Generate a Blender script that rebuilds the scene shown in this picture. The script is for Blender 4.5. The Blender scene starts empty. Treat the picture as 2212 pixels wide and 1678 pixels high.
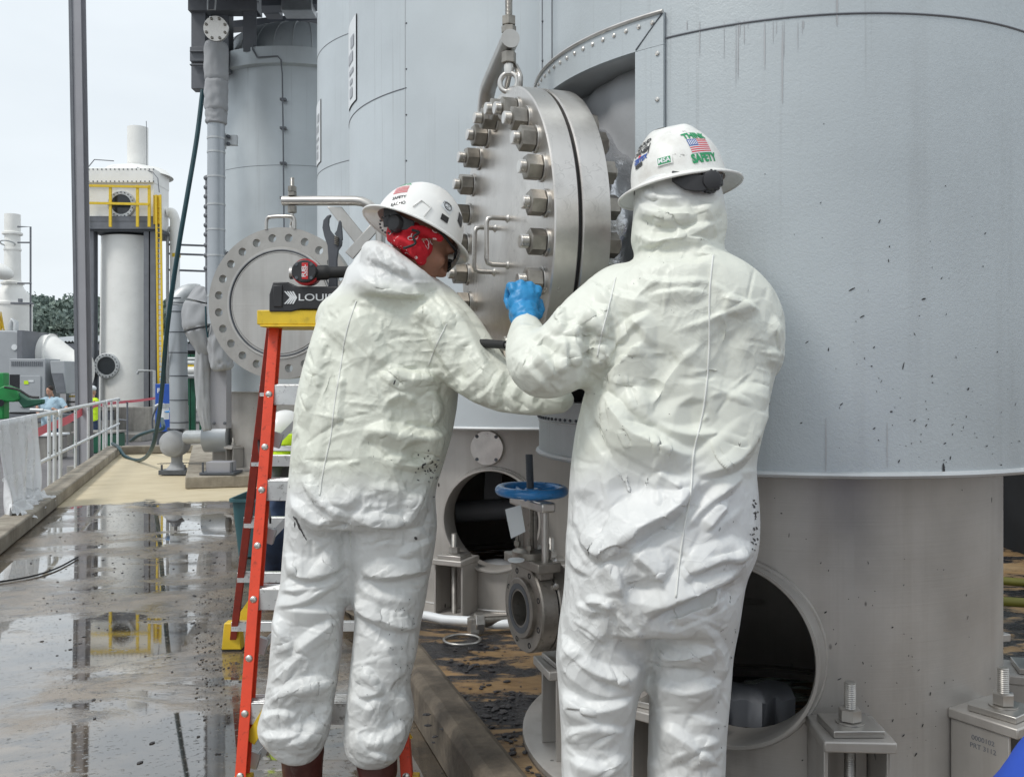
import bpy, bmesh, math, random
import numpy as np
from mathutils import Vector, Matrix, Euler, noise
random.seed(7); rng = np.random.default_rng(7)
R = math.radians; PI = math.pi; TAU = 2*PI
S = bpy.context.scene; COL = S.collection

# ---------------------------------------------------------------- camera, sky, sun, exposure
F = 2000.0; CX = 1106.0; HY = 820.0; EYE = 1.25      # reference frame 2212 x 1678
cam = bpy.data.cameras.new('camera'); camo = bpy.data.objects.new('camera', cam); COL.objects.link(camo)
camo.location = (0, 0, EYE); camo.rotation_euler = (R(90), 0, 0)
cam.lens = 36*F/2212; cam.sensor_width = 36; cam.shift_y = -(839-HY)/2212
cam.clip_start = .05; cam.clip_end = 3000
S.camera = camo
w = bpy.data.worlds.new('World'); S.world = w; w.use_nodes = True
nt = w.node_tree; nt.nodes.clear()
sky = nt.nodes.new('ShaderNodeTexSky'); sky.sky_type = 'NISHITA'; sky.sun_disc = False
sky.sun_elevation = R(58); sky.sun_rotation = R(215); sky.air_density = 1.3; sky.dust_density = 4; sky.ozone_density = 2
tc = nt.nodes.new('ShaderNodeTexCoord'); mp = nt.nodes.new('ShaderNodeMapping'); mp.inputs['Scale'].default_value = (1, 1, 3)
nz = nt.nodes.new('ShaderNodeTexNoise'); nz.inputs['Scale'].default_value = 2.2; nz.inputs['Detail'].default_value = 5
cr = nt.nodes.new('ShaderNodeValToRGB'); cr.color_ramp.elements[0].position = .25; cr.color_ramp.elements[0].color = (.78, .78, .78, 1)
cr.color_ramp.elements[1].position = .7; cr.color_ramp.elements[1].color = (.97, .97, .97, 1)
mx = nt.nodes.new('ShaderNodeMix'); mx.data_type = 'RGBA'; mx.inputs['B'].default_value = (10.8, 11.6, 12.2, 1)   # even cloud deck
bg = nt.nodes.new('ShaderNodeBackground'); bg.inputs['Strength'].default_value = .088
wo = nt.nodes.new('ShaderNodeOutputWorld')
L = nt.links.new
L(tc.outputs['Generated'], mp.inputs['Vector']); L(mp.outputs[0], nz.inputs['Vector']); L(nz.outputs['Fac'], cr.inputs['Fac'])
L(cr.outputs['Color'], mx.inputs['Factor']); L(sky.outputs[0], mx.inputs['A']); L(mx.outputs['Result'], bg.inputs['Color']); L(bg.outputs[0], wo.inputs['Surface'])
sl = bpy.data.lights.new('sun', 'SUN'); so = bpy.data.objects.new('sun', sl); COL.objects.link(so)
sl.energy = 1.8; sl.angle = R(12); sl.color = (1, .97, .92)
so.rotation_euler = (R(36), 0, R(-55))
S.view_settings.view_transform = 'Standard'; S.view_settings.look = 'None'; S.view_settings.exposure = 0.0; S.view_settings.gamma = 1

# ---------------------------------------------------------------- helpers
def W(px, py, d): return Vector(((px-CX)/F*d, d, EYE-(py-HY)/F*d))
def G(px, py, z=0.0):
    d = F*(EYE-z)/(py-HY); return W(px, py, d)
UD = Vector((-.3117, .9502, 0)); VD = Vector((.9502, .3117, 0))
UP = Vector((0, 0, 1))
def UV(u, v, z=0.0): return UD*u + VD*v + Vector((0, 0, z))

class MB:
    def __init__(s): s.v = []; s.f = []
    def add(s, vs, fs):
        o = len(s.v); s.v += [Vector(a) for a in vs]; s.f += [[i+o for i in f] for f in fs]; return s
    def box(s, c, size, rot=None):
        c = Vector(c); h = [x/2 for x in size]; vs = []
        for x in (-1, 1):
            for y in (-1, 1):
                for z in (-1, 1):
                    p = Vector((x*h[0], y*h[1], z*h[2])); vs.append(c+(rot@p if rot else p))
        return s.add(vs, [[0,1,3,2],[4,6,7,5],[0,4,5,1],[2,3,7,6],[0,2,6,4],[1,5,7,3]])
    def bar(s, p0, p1, wx, wy, up=(0,0,1)):                  # box section from p0 to p1
        p0 = Vector(p0); p1 = Vector(p1); d = (p1-p0); t = d.normalized()
        a = t.cross(Vector(up)); a = a.normalized() if a.length > 1e-4 else Vector((1,0,0)); b = a.cross(t).normalized()
        return s.box((p0+p1)/2, (wx, d.length, wy), Matrix((a, t, b)).transposed())
    def ring(s, pts_list, closed=True, cap0=True, cap1=True):
        n = len(pts_list[0]); o = len(s.v)
        for r in pts_list: s.v += [Vector(p) for p in r]
        for k in range(len(pts_list)-1):
            for i in range(n if closed else n-1):
                j = (i+1) % n
                s.f.append([o+k*n+i, o+k*n+j, o+(k+1)*n+j, o+(k+1)*n+i])
        if cap0: s.f.append([o+i for i in range(n)][::-1])
        if cap1: s.f.append([o+(len(pts_list)-1)*n+i for i in range(n)])
        return s
    def cyl(s, p0, p1, r0, r1=None, n=24, cap=True, phase=0):
        r1 = r0 if r1 is None else r1
        return s.lathe(p0, p1, [(0, r0), (1, r1)], n, cap, cap, phase, rel=True)
    def lathe(s, p0, p1, prof, n=32, cap0=True, cap1=True, phase=0, rel=False, a0=0, a1=TAU):
        p0 = Vector(p0); p1 = Vector(p1); t = (p1-p0); ln = t.length; t.normalize()
        a = t.orthogonal().normalized()
        if abs(t.z) > .99: a = Vector((1, 0, 0))
        b = t.cross(a)
        full = abs(a1-a0-TAU) < 1e-6; m = n if full else n+1; rings = []
        for h, r in prof:
            c = p0+t*(h*ln if rel else h)
            rings.append([c+(a*math.cos(a0+(a1-a0)*i/n+phase)+b*math.sin(a0+(a1-a0)*i/n+phase))*max(r, 1e-5) for i in range(m)])
        return s.ring(rings, full, cap0 and full, cap1 and full)
    def tube(s, pts, r, n=10, cap=True, closed=False):
        pts = [Vector(p) for p in pts]; N = len(pts); rings = []; a = None
        rr = r if isinstance(r, (list, tuple)) else [r]*N
        for i in range(N):
            if closed: t = pts[(i+1) % N]-pts[i-1]
            else: t = pts[min(i+1, N-1)]-pts[max(i-1, 0)]
            t.normalize()
            if a is None: a = t.orthogonal().normalized()
            a = (a-t*a.dot(t)).normalized(); b = t.cross(a)
            rings.append([pts[i]+(a*math.cos(TAU*k/n)+b*math.sin(TAU*k/n))*rr[i] for k in range(n)])
        if closed:
            o = len(s.v)
            for q in rings: s.v += q
            # match seam rotation
            best = min(range(n), key=lambda k: (rings[0][k]-rings[-1][0]).length)
            for k in range(N):
                for i in range(n):
                    j = (i+1) % n; k2 = (k+1) % N; sh = best if k2 == 0 else 0
                    s.f.append([o+k*n+i, o+k*n+j, o+k2*n+(j+sh) % n, o+k2*n+(i+sh) % n])
            return s
        return s.ring(rings, True, cap, cap)
    def torus(s, c, ax, Rm, r, n=40, m=12):
        c = Vector(c); ax = Vector(ax).normalized(); a = ax.orthogonal().normalized(); b = ax.cross(a)
        return s.tube([c+(a*math.cos(TAU*i/n)+b*math.sin(TAU*i/n))*Rm for i in range(n)], r, m, closed=True)
    def ell(s, c, rad, rot=None, n=20, m=12):
        c = Vector(c); rings = []
        for k in range(m+1):
            ph = PI*k/m; q = []
            for i in range(n):
                p = Vector((max(math.sin(ph), 1e-3)*math.cos(TAU*i/n)*rad[0], max(math.sin(ph), 1e-3)*math.sin(TAU*i/n)*rad[1], -math.cos(ph)*rad[2]))
                q.append(c+(rot@p if rot else p))
            rings.append(q)
        return s.ring(rings, True, True, True)
    def prism(s, poly, ext):                                 # poly: 3-D points, ext: vector
        n = len(poly); e = Vector(ext); vs = [Vector(p) for p in poly]+[Vector(p)+e for p in poly]
        return s.add(vs, [list(range(n))[::-1], [i+n for i in range(n)]]+[[i, (i+1) % n, (i+1) % n+n, i+n] for i in range(n)])
    def nut(s, p, ax, af, h, phase=0):
        p = Vector(p); ax = Vector(ax).normalized(); r = af/math.sqrt(3); c = r*.12
        return s.lathe(p, p+ax, [(0, r*.9), (c*.6, r), (h-c*.7, r), (h, r*.86)], 6, phase=phase)
    def stud(s, p0, p1, r, pitch=.003, n=14):                # threaded rod
        p0 = Vector(p0); p1 = Vector(p1); ln = (p1-p0).length; k = max(2, int(ln/pitch)); pr = [(0, r*.86)]
        for i in range(k): pr += [((i+.25)*ln/k, r*.88), ((i+.6)*ln/k, r)]
        pr += [(ln-.001, r*.9), (ln, r*.8)]
        return s.lathe(p0, p1, pr, n)

OFF = {}
def many(name, mbs, mat, parent, **kw):
    return [obj(name, q, mat, parent, **kw) for q in mbs]
def setp(o, label=None, cat=None, group=None, kind=None, category=None):
    cat = cat or category
    if label: o['label'] = label
    if cat: o['category'] = cat
    if group: o['group'] = group
    if kind: o['kind'] = kind
    return o
def mesh_from(name, mb, off=Vector((0,0,0)), smooth=35):
    me = bpy.data.meshes.new(name)
    me.from_pydata([tuple(v-off) for v in mb.v], [], mb.f); me.validate()
    bm = bmesh.new(); bm.from_mesh(me); bmesh.ops.recalc_face_normals(bm, faces=bm.faces); bm.to_mesh(me); bm.free()
    if smooth:
        me.shade_smooth()
        if smooth < 180: me.set_sharp_from_angle(angle=R(smooth))
    return me
def obj(name, mb, m, parent=None, smooth=35, bevel=0, **kw):
    off = OFF.get(parent.name, Vector((0,0,0))) if parent else kw.pop('loc', Vector((0,0,0)))
    me = mb if isinstance(mb, bpy.types.Mesh) else mesh_from(name, mb, off, smooth)
    if isinstance(mb, bpy.types.Mesh) and off.length > 0: me.transform(Matrix.Translation(-off))
    o = bpy.data.objects.new(name, me); COL.objects.link(o)
    if parent: o.parent = parent
    else: o.location = off
    OFF[o.name] = off
    if m: me.materials.clear(); me.materials.append(m)
    if bevel:
        b = o.modifiers.new('bevel', 'BEVEL'); b.width = bevel; b.segments = 2; b.limit_method = 'ANGLE'; b.angle_limit = R(50)
        b.harden_normals = False
    if kw: setp(o, **kw)
    return o
def thing(name, loc, label, cat, group=None, rz=0):
    o = bpy.data.objects.new(name, None); COL.objects.link(o); o.location = loc; o.empty_display_size = .1
    o.rotation_euler.z = rz
    OFF[o.name] = Vector(loc) if rz == 0 else Vector((0, 0, 0))
    return setp(o, label, cat, group)
def copy_tree(o, parent=None):
    c = o.copy(); COL.objects.link(c); c.parent = parent; OFF[c.name] = OFF.get(o.name, Vector((0,0,0)))
    for ch in list(o.children): copy_tree(ch, c)
    return c
def spl(pts, n=8):                                            # Catmull-Rom through points
    P = [Vector(p) for p in pts]; P = [P[0]*2-P[1]]+P+[P[-1]*2-P[-2]]; out = []
    for i in range(1, len(P)-2):
        for k in range(n):
            t = k/n; a, b, c, d = P[i-1:i+3]
            out.append(.5*((2*b)+(c-a)*t+(2*a-5*b+4*c-d)*t*t+(3*b-a-3*c+d)*t*t*t))
    out.append(P[-2]); return out

# ---------------------------------------------------------------- materials
class NG:
    def __init__(s, name):
        s.m = bpy.data.materials.new(name); s.m.use_nodes = True; s.t = s.m.node_tree
        s.b = s.t.nodes['Principled BSDF']; s.tc = s.t.nodes.new('ShaderNodeTexCoord')
    def n(s, ty, **kw):
        x = s.t.nodes.new(ty)
        for k, v in kw.items():
            if k in x.inputs: s.put(x.inputs[k], v)
            else: setattr(x, k, v)
        return x
    def put(s, sock, v):
        if isinstance(v, bpy.types.NodeSocket): s.t.links.new(v, sock)
        else: sock.default_value = v
    def coord(s, scale=(1,1,1), rot=(0,0,0), kind='Object'):
        m = s.n('ShaderNodeMapping'); s.put(m.inputs['Vector'], s.tc.outputs[kind]); m.inputs['Scale'].default_value = scale
        m.inputs['Rotation'].default_value = rot; return m.outputs[0]
    def noise(s, sc, det=4, ro=.55, vec=None, dist=0):
        x = s.n('ShaderNodeTexNoise'); x.inputs['Scale'].default_value = sc; x.inputs['Detail'].default_value = det
        x.inputs['Roughness'].default_value = ro; x.inputs['Distortion'].default_value = dist
        s.put(x.inputs['Vector'], vec if vec is not None else s.tc.outputs['Object']); return x.outputs['Fac']
    def vor(s, sc, vec=None, feat='F1', out='Distance', rand=1):
        x = s.n('ShaderNodeTexVoronoi'); x.feature = feat; x.inputs['Scale'].default_value = sc; x.inputs['Randomness'].default_value = rand
        s.put(x.inputs['Vector'], vec if vec is not None else s.tc.outputs['Object']); return x.outputs[out]
    def ramp(s, v, stops, interp='LINEAR'):
        x = s.n('ShaderNodeValToRGB'); s.put(x.inputs['Fac'], v); cr = x.color_ramp; cr.interpolation = interp
        while len(cr.elements) < len(stops): cr.elements.new(.5)
        for e, (p, c) in zip(cr.elements, stops):
            e.position = p; e.color = (c, c, c, 1) if isinstance(c, (int, float)) else tuple(c)+(1,)
        return x.outputs['Color']
    def mix(s, f, a, b, mode='MIX'):
        x = s.n('ShaderNodeMix'); x.data_type = 'RGBA'; x.blend_type = mode
        for i, v in ((0, f), (6, a), (7, b)):
            if isinstance(v, tuple) and len(v) == 3: v = v+(1,)
            s.put(x.inputs[i], v)
        return x.outputs[2]
    def math(s, op, a, b=0.0, c=None, clamp=False):
        x = s.n('ShaderNodeMath'); x.operation = op; x.use_clamp = clamp; s.put(x.inputs[0], a); s.put(x.inputs[1], b)
        if c is not None: s.put(x.inputs[2], c)
        return x.outputs[0]
    def bump(s, h, strength=.3, dist=.01, prev=None):
        x = s.n('ShaderNodeBump'); s.put(x.inputs['Height'], h); x.inputs['Strength'].default_value = strength; x.inputs['Distance'].default_value = dist
        if prev is not None: s.put(x.inputs['Normal'], prev)
        return x.outputs[0]
    def set(s, **kw):
        nm = dict(col='Base Color', met='Metallic', ro='Roughness', nrm='Normal', coat='Coat Weight', coatr='Coat Roughness', sheen='Sheen Weight', alpha='Alpha', sss='Subsurface Weight', spec='Specular IOR Level', tr='Transmission Weight')
        for k, v in kw.items():
            if isinstance(v, tuple) and len(v) == 3: v = v+(1,)
            s.put(s.b.inputs[nm[k]], v)
        return s.m

def m_plain(name, col, ro=.5, met=0, var=.15, sc=8, bump=.0, dirt=0, dirtc=(.05,.04,.03), coat=0):
    g = NG(name); n = g.noise(sc, 5)
    d = tuple(c*(1-var) for c in col); l = tuple(min(1, c*(1+var)) for c in col)
    c = g.mix(g.ramp(n, [(.3, 0), (.7, 1)]), d, l)
    if dirt:
        v = g.noise(sc*3.1, 8, .7); c = g.mix(g.math('MULTIPLY', g.ramp(v, [(.56, 0), (.66, 1)]), dirt), c, dirtc)
    g.set(col=c, ro=g.ramp(n, [(0, max(0, ro-.1)), (1, min(1, ro+.12))]), met=met, coat=coat)
    if bump: g.set(nrm=g.bump(g.noise(sc*12, 4), bump, .002))
    return g.m

def m_jacket(name, col=(.42,.46,.50), stucco=1.0):            # stucco-embossed aluminium cladding
    g = NG(name); st = g.coord((9, 9, .35))
    big = g.noise(1.6, 4); streak = g.noise(1, 6, .65, st)
    c = g.mix(g.ramp(big, [(.35, 0), (.65, 1)]), tuple(x*.93 for x in col), tuple(x*1.06 for x in col))
    c = g.mix(g.math('MULTIPLY', g.ramp(streak, [(.58, 0), (.72, 1)]), .12), c, (.2,.19,.18))
    dr = g.math('MULTIPLY', g.ramp(g.noise(1, 5, .7, g.coord((26, 26, .28))), [(.60, 0), (.68, 1)]), g.ramp(g.noise(1.1, 3), [(.45, 0), (.6, .32)]))
    c = g.mix(dr, c, (.16,.155,.15))
    em = g.noise(210, 3, .6); em2 = g.noise(95, 2)
    h = g.math('ADD', em, g.math('MULTIPLY', em2, .8))
    n1 = g.bump(h, .25*stucco, .0022)
    n2 = g.bump(g.noise(2.2, 2), .25, .02, n1)
    return g.set(col=c, met=.35, ro=g.ramp(em2, [(.3, .42), (.7, .55)]), nrm=n2)
def m_steel(name, col=(.38,.365,.345), met=.85, ro=.36, streak=(14,14,.5), stain=.35, stainc=(.23,.19,.155), brush=(2,2,160), spots=0.0):
    g = NG(name)
    b = g.noise(1, 3, .6, g.coord(brush)); s = g.noise(1, 7, .65, g.coord(streak)); k = g.noise(3.1, 6, .6)
    c = g.mix(g.ramp(k, [(.3, 0), (.7, 1)]), tuple(x*.84 for x in col), tuple(x*1.12 for x in col))
    c = g.mix(g.math('MULTIPLY', g.ramp(s, [(.5, 0), (.72, 1)]), stain), c, stainc)
    if brush[0] > 10:
        sc_ = g.ramp(g.math('ABSOLUTE', g.math('SUBTRACT', g.noise(16, 2, .5, None, 1.4), .5)), [(0, 1), (.012, 0)]); c = g.mix(g.math('MULTIPLY', sc_, g.ramp(g.noise(3, 4), [(.46, 0), (.58, .28)])), c, (.16,.15,.14))
        c = g.mix(g.math('MULTIPLY', g.ramp(g.noise(7, 7, .7), [(.5, 0), (.72, 1)]), .35), c, (.28,.26,.235))
    if spots:
        wv = g.n('ShaderNodeMix'); wv.data_type = 'VECTOR'
        v = g.vor(15, g.coord((1, 1, .55), (0, .5, 0))); v2 = g.noise(5, 3)
        sp = g.math('MULTIPLY', g.ramp(v, [(.07, 1), (.10, 0)]), g.ramp(v2, [(.5, 0), (.58, spots)]))
        c = g.mix(sp, c, (.03,.027,.025))
    return g.set(col=c, met=met, ro=g.math('ADD', g.math('MULTIPLY', b, .16), g.math('ADD', g.math('MULTIPLY', k, .22), ro-.17)), nrm=g.bump(g.math('ADD', b, g.math('MULTIPLY', k, 2)), .12, .003))
# ---------------------------------------------------------------- shared materials
M = {}
M['jacketA'] = m_jacket('stucco_cladding', (.465,.505,.525))
M['jacketB'] = m_jacket('smooth_cladding', (.545,.59,.615), .35)
M['skirt'] = m_steel('stained_stainless', (.47,.45,.425), .5, .42, spots=1.0, stain=.25)
M['steel'] = m_steel('stainless', (.50,.485,.46), .85, .33, stain=.25)
M['brushed'] = m_steel('brushed_stainless', (.62,.595,.565), .9, .30, streak=(5,5,.8), stain=.22, stainc=(.32,.29,.26), brush=(60,60,1.2))
M['nut'] = m_plain('nut_steel', (.29,.27,.24), .38, .85, .3, 25, .1)
M['bright'] = m_plain('bright_steel', (.62,.60,.57), .3, .9, .12, 20, .05)
M['valve'] = m_plain('worn_valve_steel', (.27,.25,.225), .42, .7, .25, 14, .1, .4)
M['dullsteel'] = m_steel('dull_stainless', (.43,.415,.39), .8, .38, streak=(5,5,.8), stain=.3, brush=(60,60,1.2))
M['studsteel'] = m_plain('stud_steel', (.40,.385,.36), .38, .8, .2, 25)
M['galv'] = m_plain('galvanised', (.52,.54,.55), .48, .5, .1, 10)
M['alu'] = m_plain('ladder_aluminium', (.72,.73,.73), .35, .75, .1, 15, .05, .6)
M['pipeclad'] = m_plain('pipe_cladding', (.42,.45,.48), .42, .4, .06, 4)
M['blanket'] = m_plain('insulation_blanket', (.36,.37,.385), .75, 0, .1, 6, .3)
M['greysteel'] = m_plain('painted_grey_steel', (.155,.165,.185), .5, 0, .12, 5, .05)
M['columngrey'] = m_plain('column_grey', (.34,.34,.365), .5, 0, .06, 3)
M['darksteel'] = m_plain('dark_steel', (.09,.10,.115), .5, 0, .2, 6)
M['white'] = m_plain('white_frp', (.83,.83,.80), .45, 0, .05, 2, 0, .12, (.5,.48,.42))
M['offwhite'] = m_plain('machine_grey', (.36,.38,.40), .5, 0, .06, 3)
M['yellow'] = m_plain('safety_yellow', (.75,.52,.03), .45, 0, .1, 8, 0, .25)
M['black'] = m_plain('black_plastic', (.025,.025,.028), .45, 0, .3, 20, .1)
M['rubber'] = m_plain('black_rubber', (.015,.015,.016), .6, 0, .2, 20)
M['blue'] = m_plain('blue_enamel', (.03,.22,.55), .28, 0, .18, 20, .05, .35, (.03,.05,.08), coat=.4)
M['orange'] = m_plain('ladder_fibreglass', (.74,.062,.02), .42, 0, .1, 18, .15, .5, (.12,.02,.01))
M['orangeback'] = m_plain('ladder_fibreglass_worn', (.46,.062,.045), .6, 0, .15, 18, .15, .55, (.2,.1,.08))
M['hose'] = m_plain('dark_teal_hose', (.015,.06,.075), .4, 0, .2, 6)
M['green'] = m_plain('green_paint', (.01,.22,.05), .4, 0, .2, 3)
M['darkgreen'] = m_plain('dark_green_paint', (.01,.09,.05), .5, 0, .2, 3)
M['red'] = m_plain('red_plastic', (.55,.02,.025), .4, 0, .15, 20)
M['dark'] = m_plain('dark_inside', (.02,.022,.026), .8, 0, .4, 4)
M['ink'] = m_plain('dark_ink', (.03,.03,.032), .6, 0, .1, 9)
M['greyprint'] = m_plain('grey_print', (.38,.40,.43), .6, 0, .1, 9)
M['label'] = m_plain('label_white', (.74,.77,.79), .4, 0, .03, 9)
M['hivis'] = m_plain('hivis_yellow', (.60,.86,.02), .7, 0, .1, 9)
M['glass'] = m_plain('dark_glass', (.03,.035,.04), .08, 0, .3, 2)

def m_concrete(name, col, dark, sc=3.0, wet=0):
    g = NG(name); a = g.noise(sc, 9, .65); b = g.noise(sc*7, 6, .7); s = g.noise(1, 7, .6, g.coord((6, 6, .8)))
    c = g.mix(g.ramp(a, [(.35, 0), (.68, 1)]), dark, col); c = g.mix(g.ramp(b, [(.3, .4), (.6, 0)]), c, dark)
    c = g.mix(g.math('MULTIPLY', g.ramp(s, [(.5, 0), (.65, 1)]), .4), c, tuple(x*.5 for x in dark))
    return g.set(col=c, ro=.85 if not wet else .35, nrm=g.bump(b, .5, .006))
M['kerb'] = m_concrete('kerb_concrete', (.42,.38,.31), (.22,.19,.15))
M['kerbdirty'] = m_concrete('stained_concrete', (.26,.215,.16), (.09,.075,.06), 6)
M['apron'] = m_concrete('yard_concrete', (.20,.19,.19), (.12,.115,.12), .35)
M['plinth'] = m_concrete('plinth_concrete', (.36,.35,.32), (.2,.19,.18), 1)

def m_walkway():                                              # coated deck: dry and pale beyond, wet and mucky in front
    g = NG('coated_deck')
    uv = g.coord((1, 1, 1), (0, 0, R(-18.16)))                # axes along / across the deck
    sx = g.n('ShaderNodeSeparateXYZ'); g.put(sx.inputs[0], uv)
    st = g.n('ShaderNodeMapping'); g.put(st.inputs['Vector'], uv); st.inputs['Scale'].default_value = (1.0, 1.6, 1); st = st.outputs[0]
    n1 = g.noise(1.05, 8, .62, st, .6); n2 = g.noise(6, 8, .68, st, .3); n3 = g.noise(40, 6, .7, st); big = g.noise(.65, 3, .5, uv)
    edge = g.math('ADD', sx.outputs['Y'], g.math('MULTIPLY', g.math('SUBTRACT', n1, .5), 2.0))
    edge = g.math('ADD', edge, g.math('MULTIPLY', g.math('SUBTRACT', n2, .5), .35))
    wet = g.ramp(g.math('DIVIDE', edge, 20), [(.495, 1), (.505, 0)])       # 1 = wet (u < ~10)
    dry = g.mix(g.ramp(g.noise(2, 6, .6, st), [(.3, 0), (.75, 1)]), (.54,.46,.31), (.66,.58,.42))
    film = g.mix(g.ramp(n1, [(.36, 0), (.62, 1)]), (.038,.031,.024), (.215,.165,.112))
    film = g.mix(g.ramp(n2, [(.48, 0), (.64, .85)]), film, (.035,.03,.027))
    grit = g.math('MULTIPLY', g.ramp(n3, [(.60, 0), (.66, 1)]), g.ramp(n2, [(.4, 0), (.6, 1)]))
    spec = g.vor(26, st); sp = g.math('MULTIPLY', g.ramp(spec, [(.16, 1), (.22, 0)]), g.ramp(g.noise(3.1, 3, .5, uv), [(.5, 0), (.56, 1)]))
    grit = g.math('MAXIMUM', grit, sp)
    film = g.mix(grit, film, (.018,.017,.016))
    col = g.mix(wet, dry, film)
    pud = g.ramp(g.math('ADD', g.math('MULTIPLY', n1, .6), g.math('MULTIPLY', big, .45)), [(.515, 1), (.585, 0)])   # standing water
    ro_w = g.mix(pud, (.20,.20,.20), (.01,.01,.01)); ro_w = g.math('ADD', ro_w, g.math('MULTIPLY', grit, .3))
    ro = g.mix(wet, (.75,.75,.75), ro_w)
    hh = g.math('MULTIPLY', g.math('ADD', n3, g.math('MULTIPLY', n2, .6)), g.math('SUBTRACT', 1.0, g.math('MULTIPLY', pud, .985)))
    nr = g.bump(g.math('ADD', hh, g.math('MULTIPLY', grit, .5)), .22, .006)
    g.b.inputs['Coat IOR'].default_value = 1.6; g.put(g.b.inputs['Coat Roughness'], ro_w); g.put(g.b.inputs['Coat Normal'], nr); g.put(g.b.inputs['Coat Weight'], g.math('MULTIPLY', wet, g.math('ADD', .35, g.math('MULTIPLY', pud, .65))))
    return g.set(col=col, ro=ro, nrm=nr, spec=g.mix(wet, (.3,.3,.3), (.78,.78,.78)))
M['deck'] = m_walkway()
def m_pad():                                                  # rust-brown pad with black sludge
    g = NG('sludge_pad'); st = g.coord((1, 2.4, 1))
    n1 = g.noise(1.9, 8, .62, st, .5); n2 = g.noise(9, 8, .7, st); n3 = g.noise(45, 5, .7, st)
    c = g.mix(g.ramp(n2, [(.3, 0), (.7, 1)]), (.17,.095,.038), (.42,.27,.13))
    c = g.mix(g.ramp(g.noise(1.1, 5, .5), [(.55, 0), (.7, .7)]), c, (.55,.42,.26))
    bl = g.ramp(g.math('ADD', n1, g.math('MULTIPLY', g.math('SUBTRACT', n2, .5), .3)), [(.47, 1), (.53, 0)])
    c = g.mix(bl, c, g.mix(g.ramp(n3, [(.45, 0), (.7, 1)]), (.012,.012,.014), (.07,.068,.075)))
    h = g.math('ADD', g.math('MULTIPLY', bl, n2), g.math('MULTIPLY', n3, .3))
    return g.set(col=c, ro=g.mix(g.math('MULTIPLY', bl, g.ramp(n2, [(.45, 1), (.55, 0)])), (.42,.42,.42), (.06,.06,.06)), nrm=g.bump(h, .7, .012), spec=.6)
M['pad'] = m_pad()

# ---------------------------------------------------------------- the ground
def slab(u0, u1, v0, v1, z0, z1): 
    P = [UV(u0, v0, z1), UV(u1, v0, z1), UV(u1, v1, z1), UV(u0, v1, z1)]
    return MB().prism(P, (0, 0, z0-z1))
g = MB(); g.add([(-900,-300,-.63), (900,-300,-.63), (900,1500,-.63), (-900,1500,-.63)], [[0,1,2,3]])
obj('ground', g, M['apron'], kind='structure')
obj('walkway', slab(-5, 17.2, -1.75, 6.0, -.62, 0.0), M['deck'], kind='structure')
k = slab(-5, 17.0, -1.62, -1.40, .004, .13); obj('kerb', k, M['kerb'], bevel=.015, kind='structure')
obj('kerb', slab(16.75, 17.0, -1.398, .2, .004, .13), M['kerb'], bevel=.015, kind='structure')
obj('tank_pad', slab(-5, 8.6, .84, 6.0, .004, .125), M['pad'], kind='structure')
# chipped kerb of the tank pad: a subdivided bar with a worn edge
def rough_kerb(u0, u1, v0, v1, z1, n=150):
    mb = MB(); rings = []
    for i in range(n+1):
        u = u0+(u1-u0)*i/n
        a = noise.noise(Vector((u*3, 0, 0)))*.006+max(0, noise.noise(Vector((u*9, 5, 0)))-.2)*.05; b = noise.noise(Vector((u*14, 2, 0)))*.004
        rings.append([UV(u, v0, .004), UV(u, v0+b, z1-.03-a*.6), UV(u, v0+.012+a, z1-.008-a*.4), UV(u, v0+.03+a, z1), UV(u, v1-.02, z1+b), UV(u, v1, z1-.012), UV(u, v1, .004)])
    return mb.ring(rings, False)
obj('kerb', rough_kerb(-1, 8.6, .715, .838, .165), M['kerbdirty'], kind='structure', smooth=18)
obj('concrete_pad', slab(11.2, 16.5, -.25, 6, .004, .14), M['kerb'], bevel=.012, kind='structure')
# wooded ridge behind the yard
def leafmat(name, a, b):
    g = NG(name); n = g.noise(.25, 5); c = g.mix(g.ramp(n, [(.35, 0), (.65, 1)]), a, b); return g.set(col=c, ro=.8)
M['leaf'] = leafmat('hazed_foliage', (.15,.20,.185), (.22,.275,.23))  # distance haze painted into the leaf colours, paler and bluer
def crown(mb, c, rad, n, size, rg):
    for _ in range(n):
        d = rg.normal(size=3); d /= np.linalg.norm(d); rr = rad*(.55+.5*rg.random())*(1+.25*noise.noise(Vector(d*2.3)+Vector(c)))
        p = Vector(c)+Vector((d[0]*rr, d[1]*rr*.9, abs(d[2])*rr*.8 if d[2] > -.3 else d[2]*rr*.5)); s = size*(.5+rg.random())
        q = Euler((rg.random()*6, rg.random()*6, rg.random()*6)).to_matrix()
        mb.add([p+q@Vector(x)*s for x in ((-1,-.6,0), (1,-.6,.15), (.8,.7,-.1), (-.7,.8,.1))], [[0,1,2,3]])
ridge = MB(); rg = np.random.default_rng(3)
for i in range(150):
    px = -60+i*7.6 if i < 75 else -60+(i-75)*7.6; back = i >= 75; d = 175 if not back else 200
    y = 712+rg.random()*30-(28 if back else 0)+14*math.sin(px*.06)
    c = W(px, y, d+rg.random()*10); crown(ridge, c, 5.0, 760, .36, rg)
o = obj('wooded_ridge', ridge, M['leaf'], smooth=0, kind='stuff', label='dark green wooded hillside behind the yard')
hill = MB(); pts = []
for i in range(40):
    X = -190+i*8; pts.append(Vector((X, 172+4*math.sin(i), -.7)))
hill.ring([[p, p+Vector((0, 14, 7.5+1.2*math.sin(i*1.3)))] for i, p in enumerate(pts)], False, False, False)
hill.ring([[p+Vector((0, 14, 7.5+1.2*math.sin(i*1.3))), p+Vector((0, 60, 9))] for i, p in enumerate(pts)], False, False, False)
obj('hill', hill, M['leaf'], kind='structure')

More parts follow.
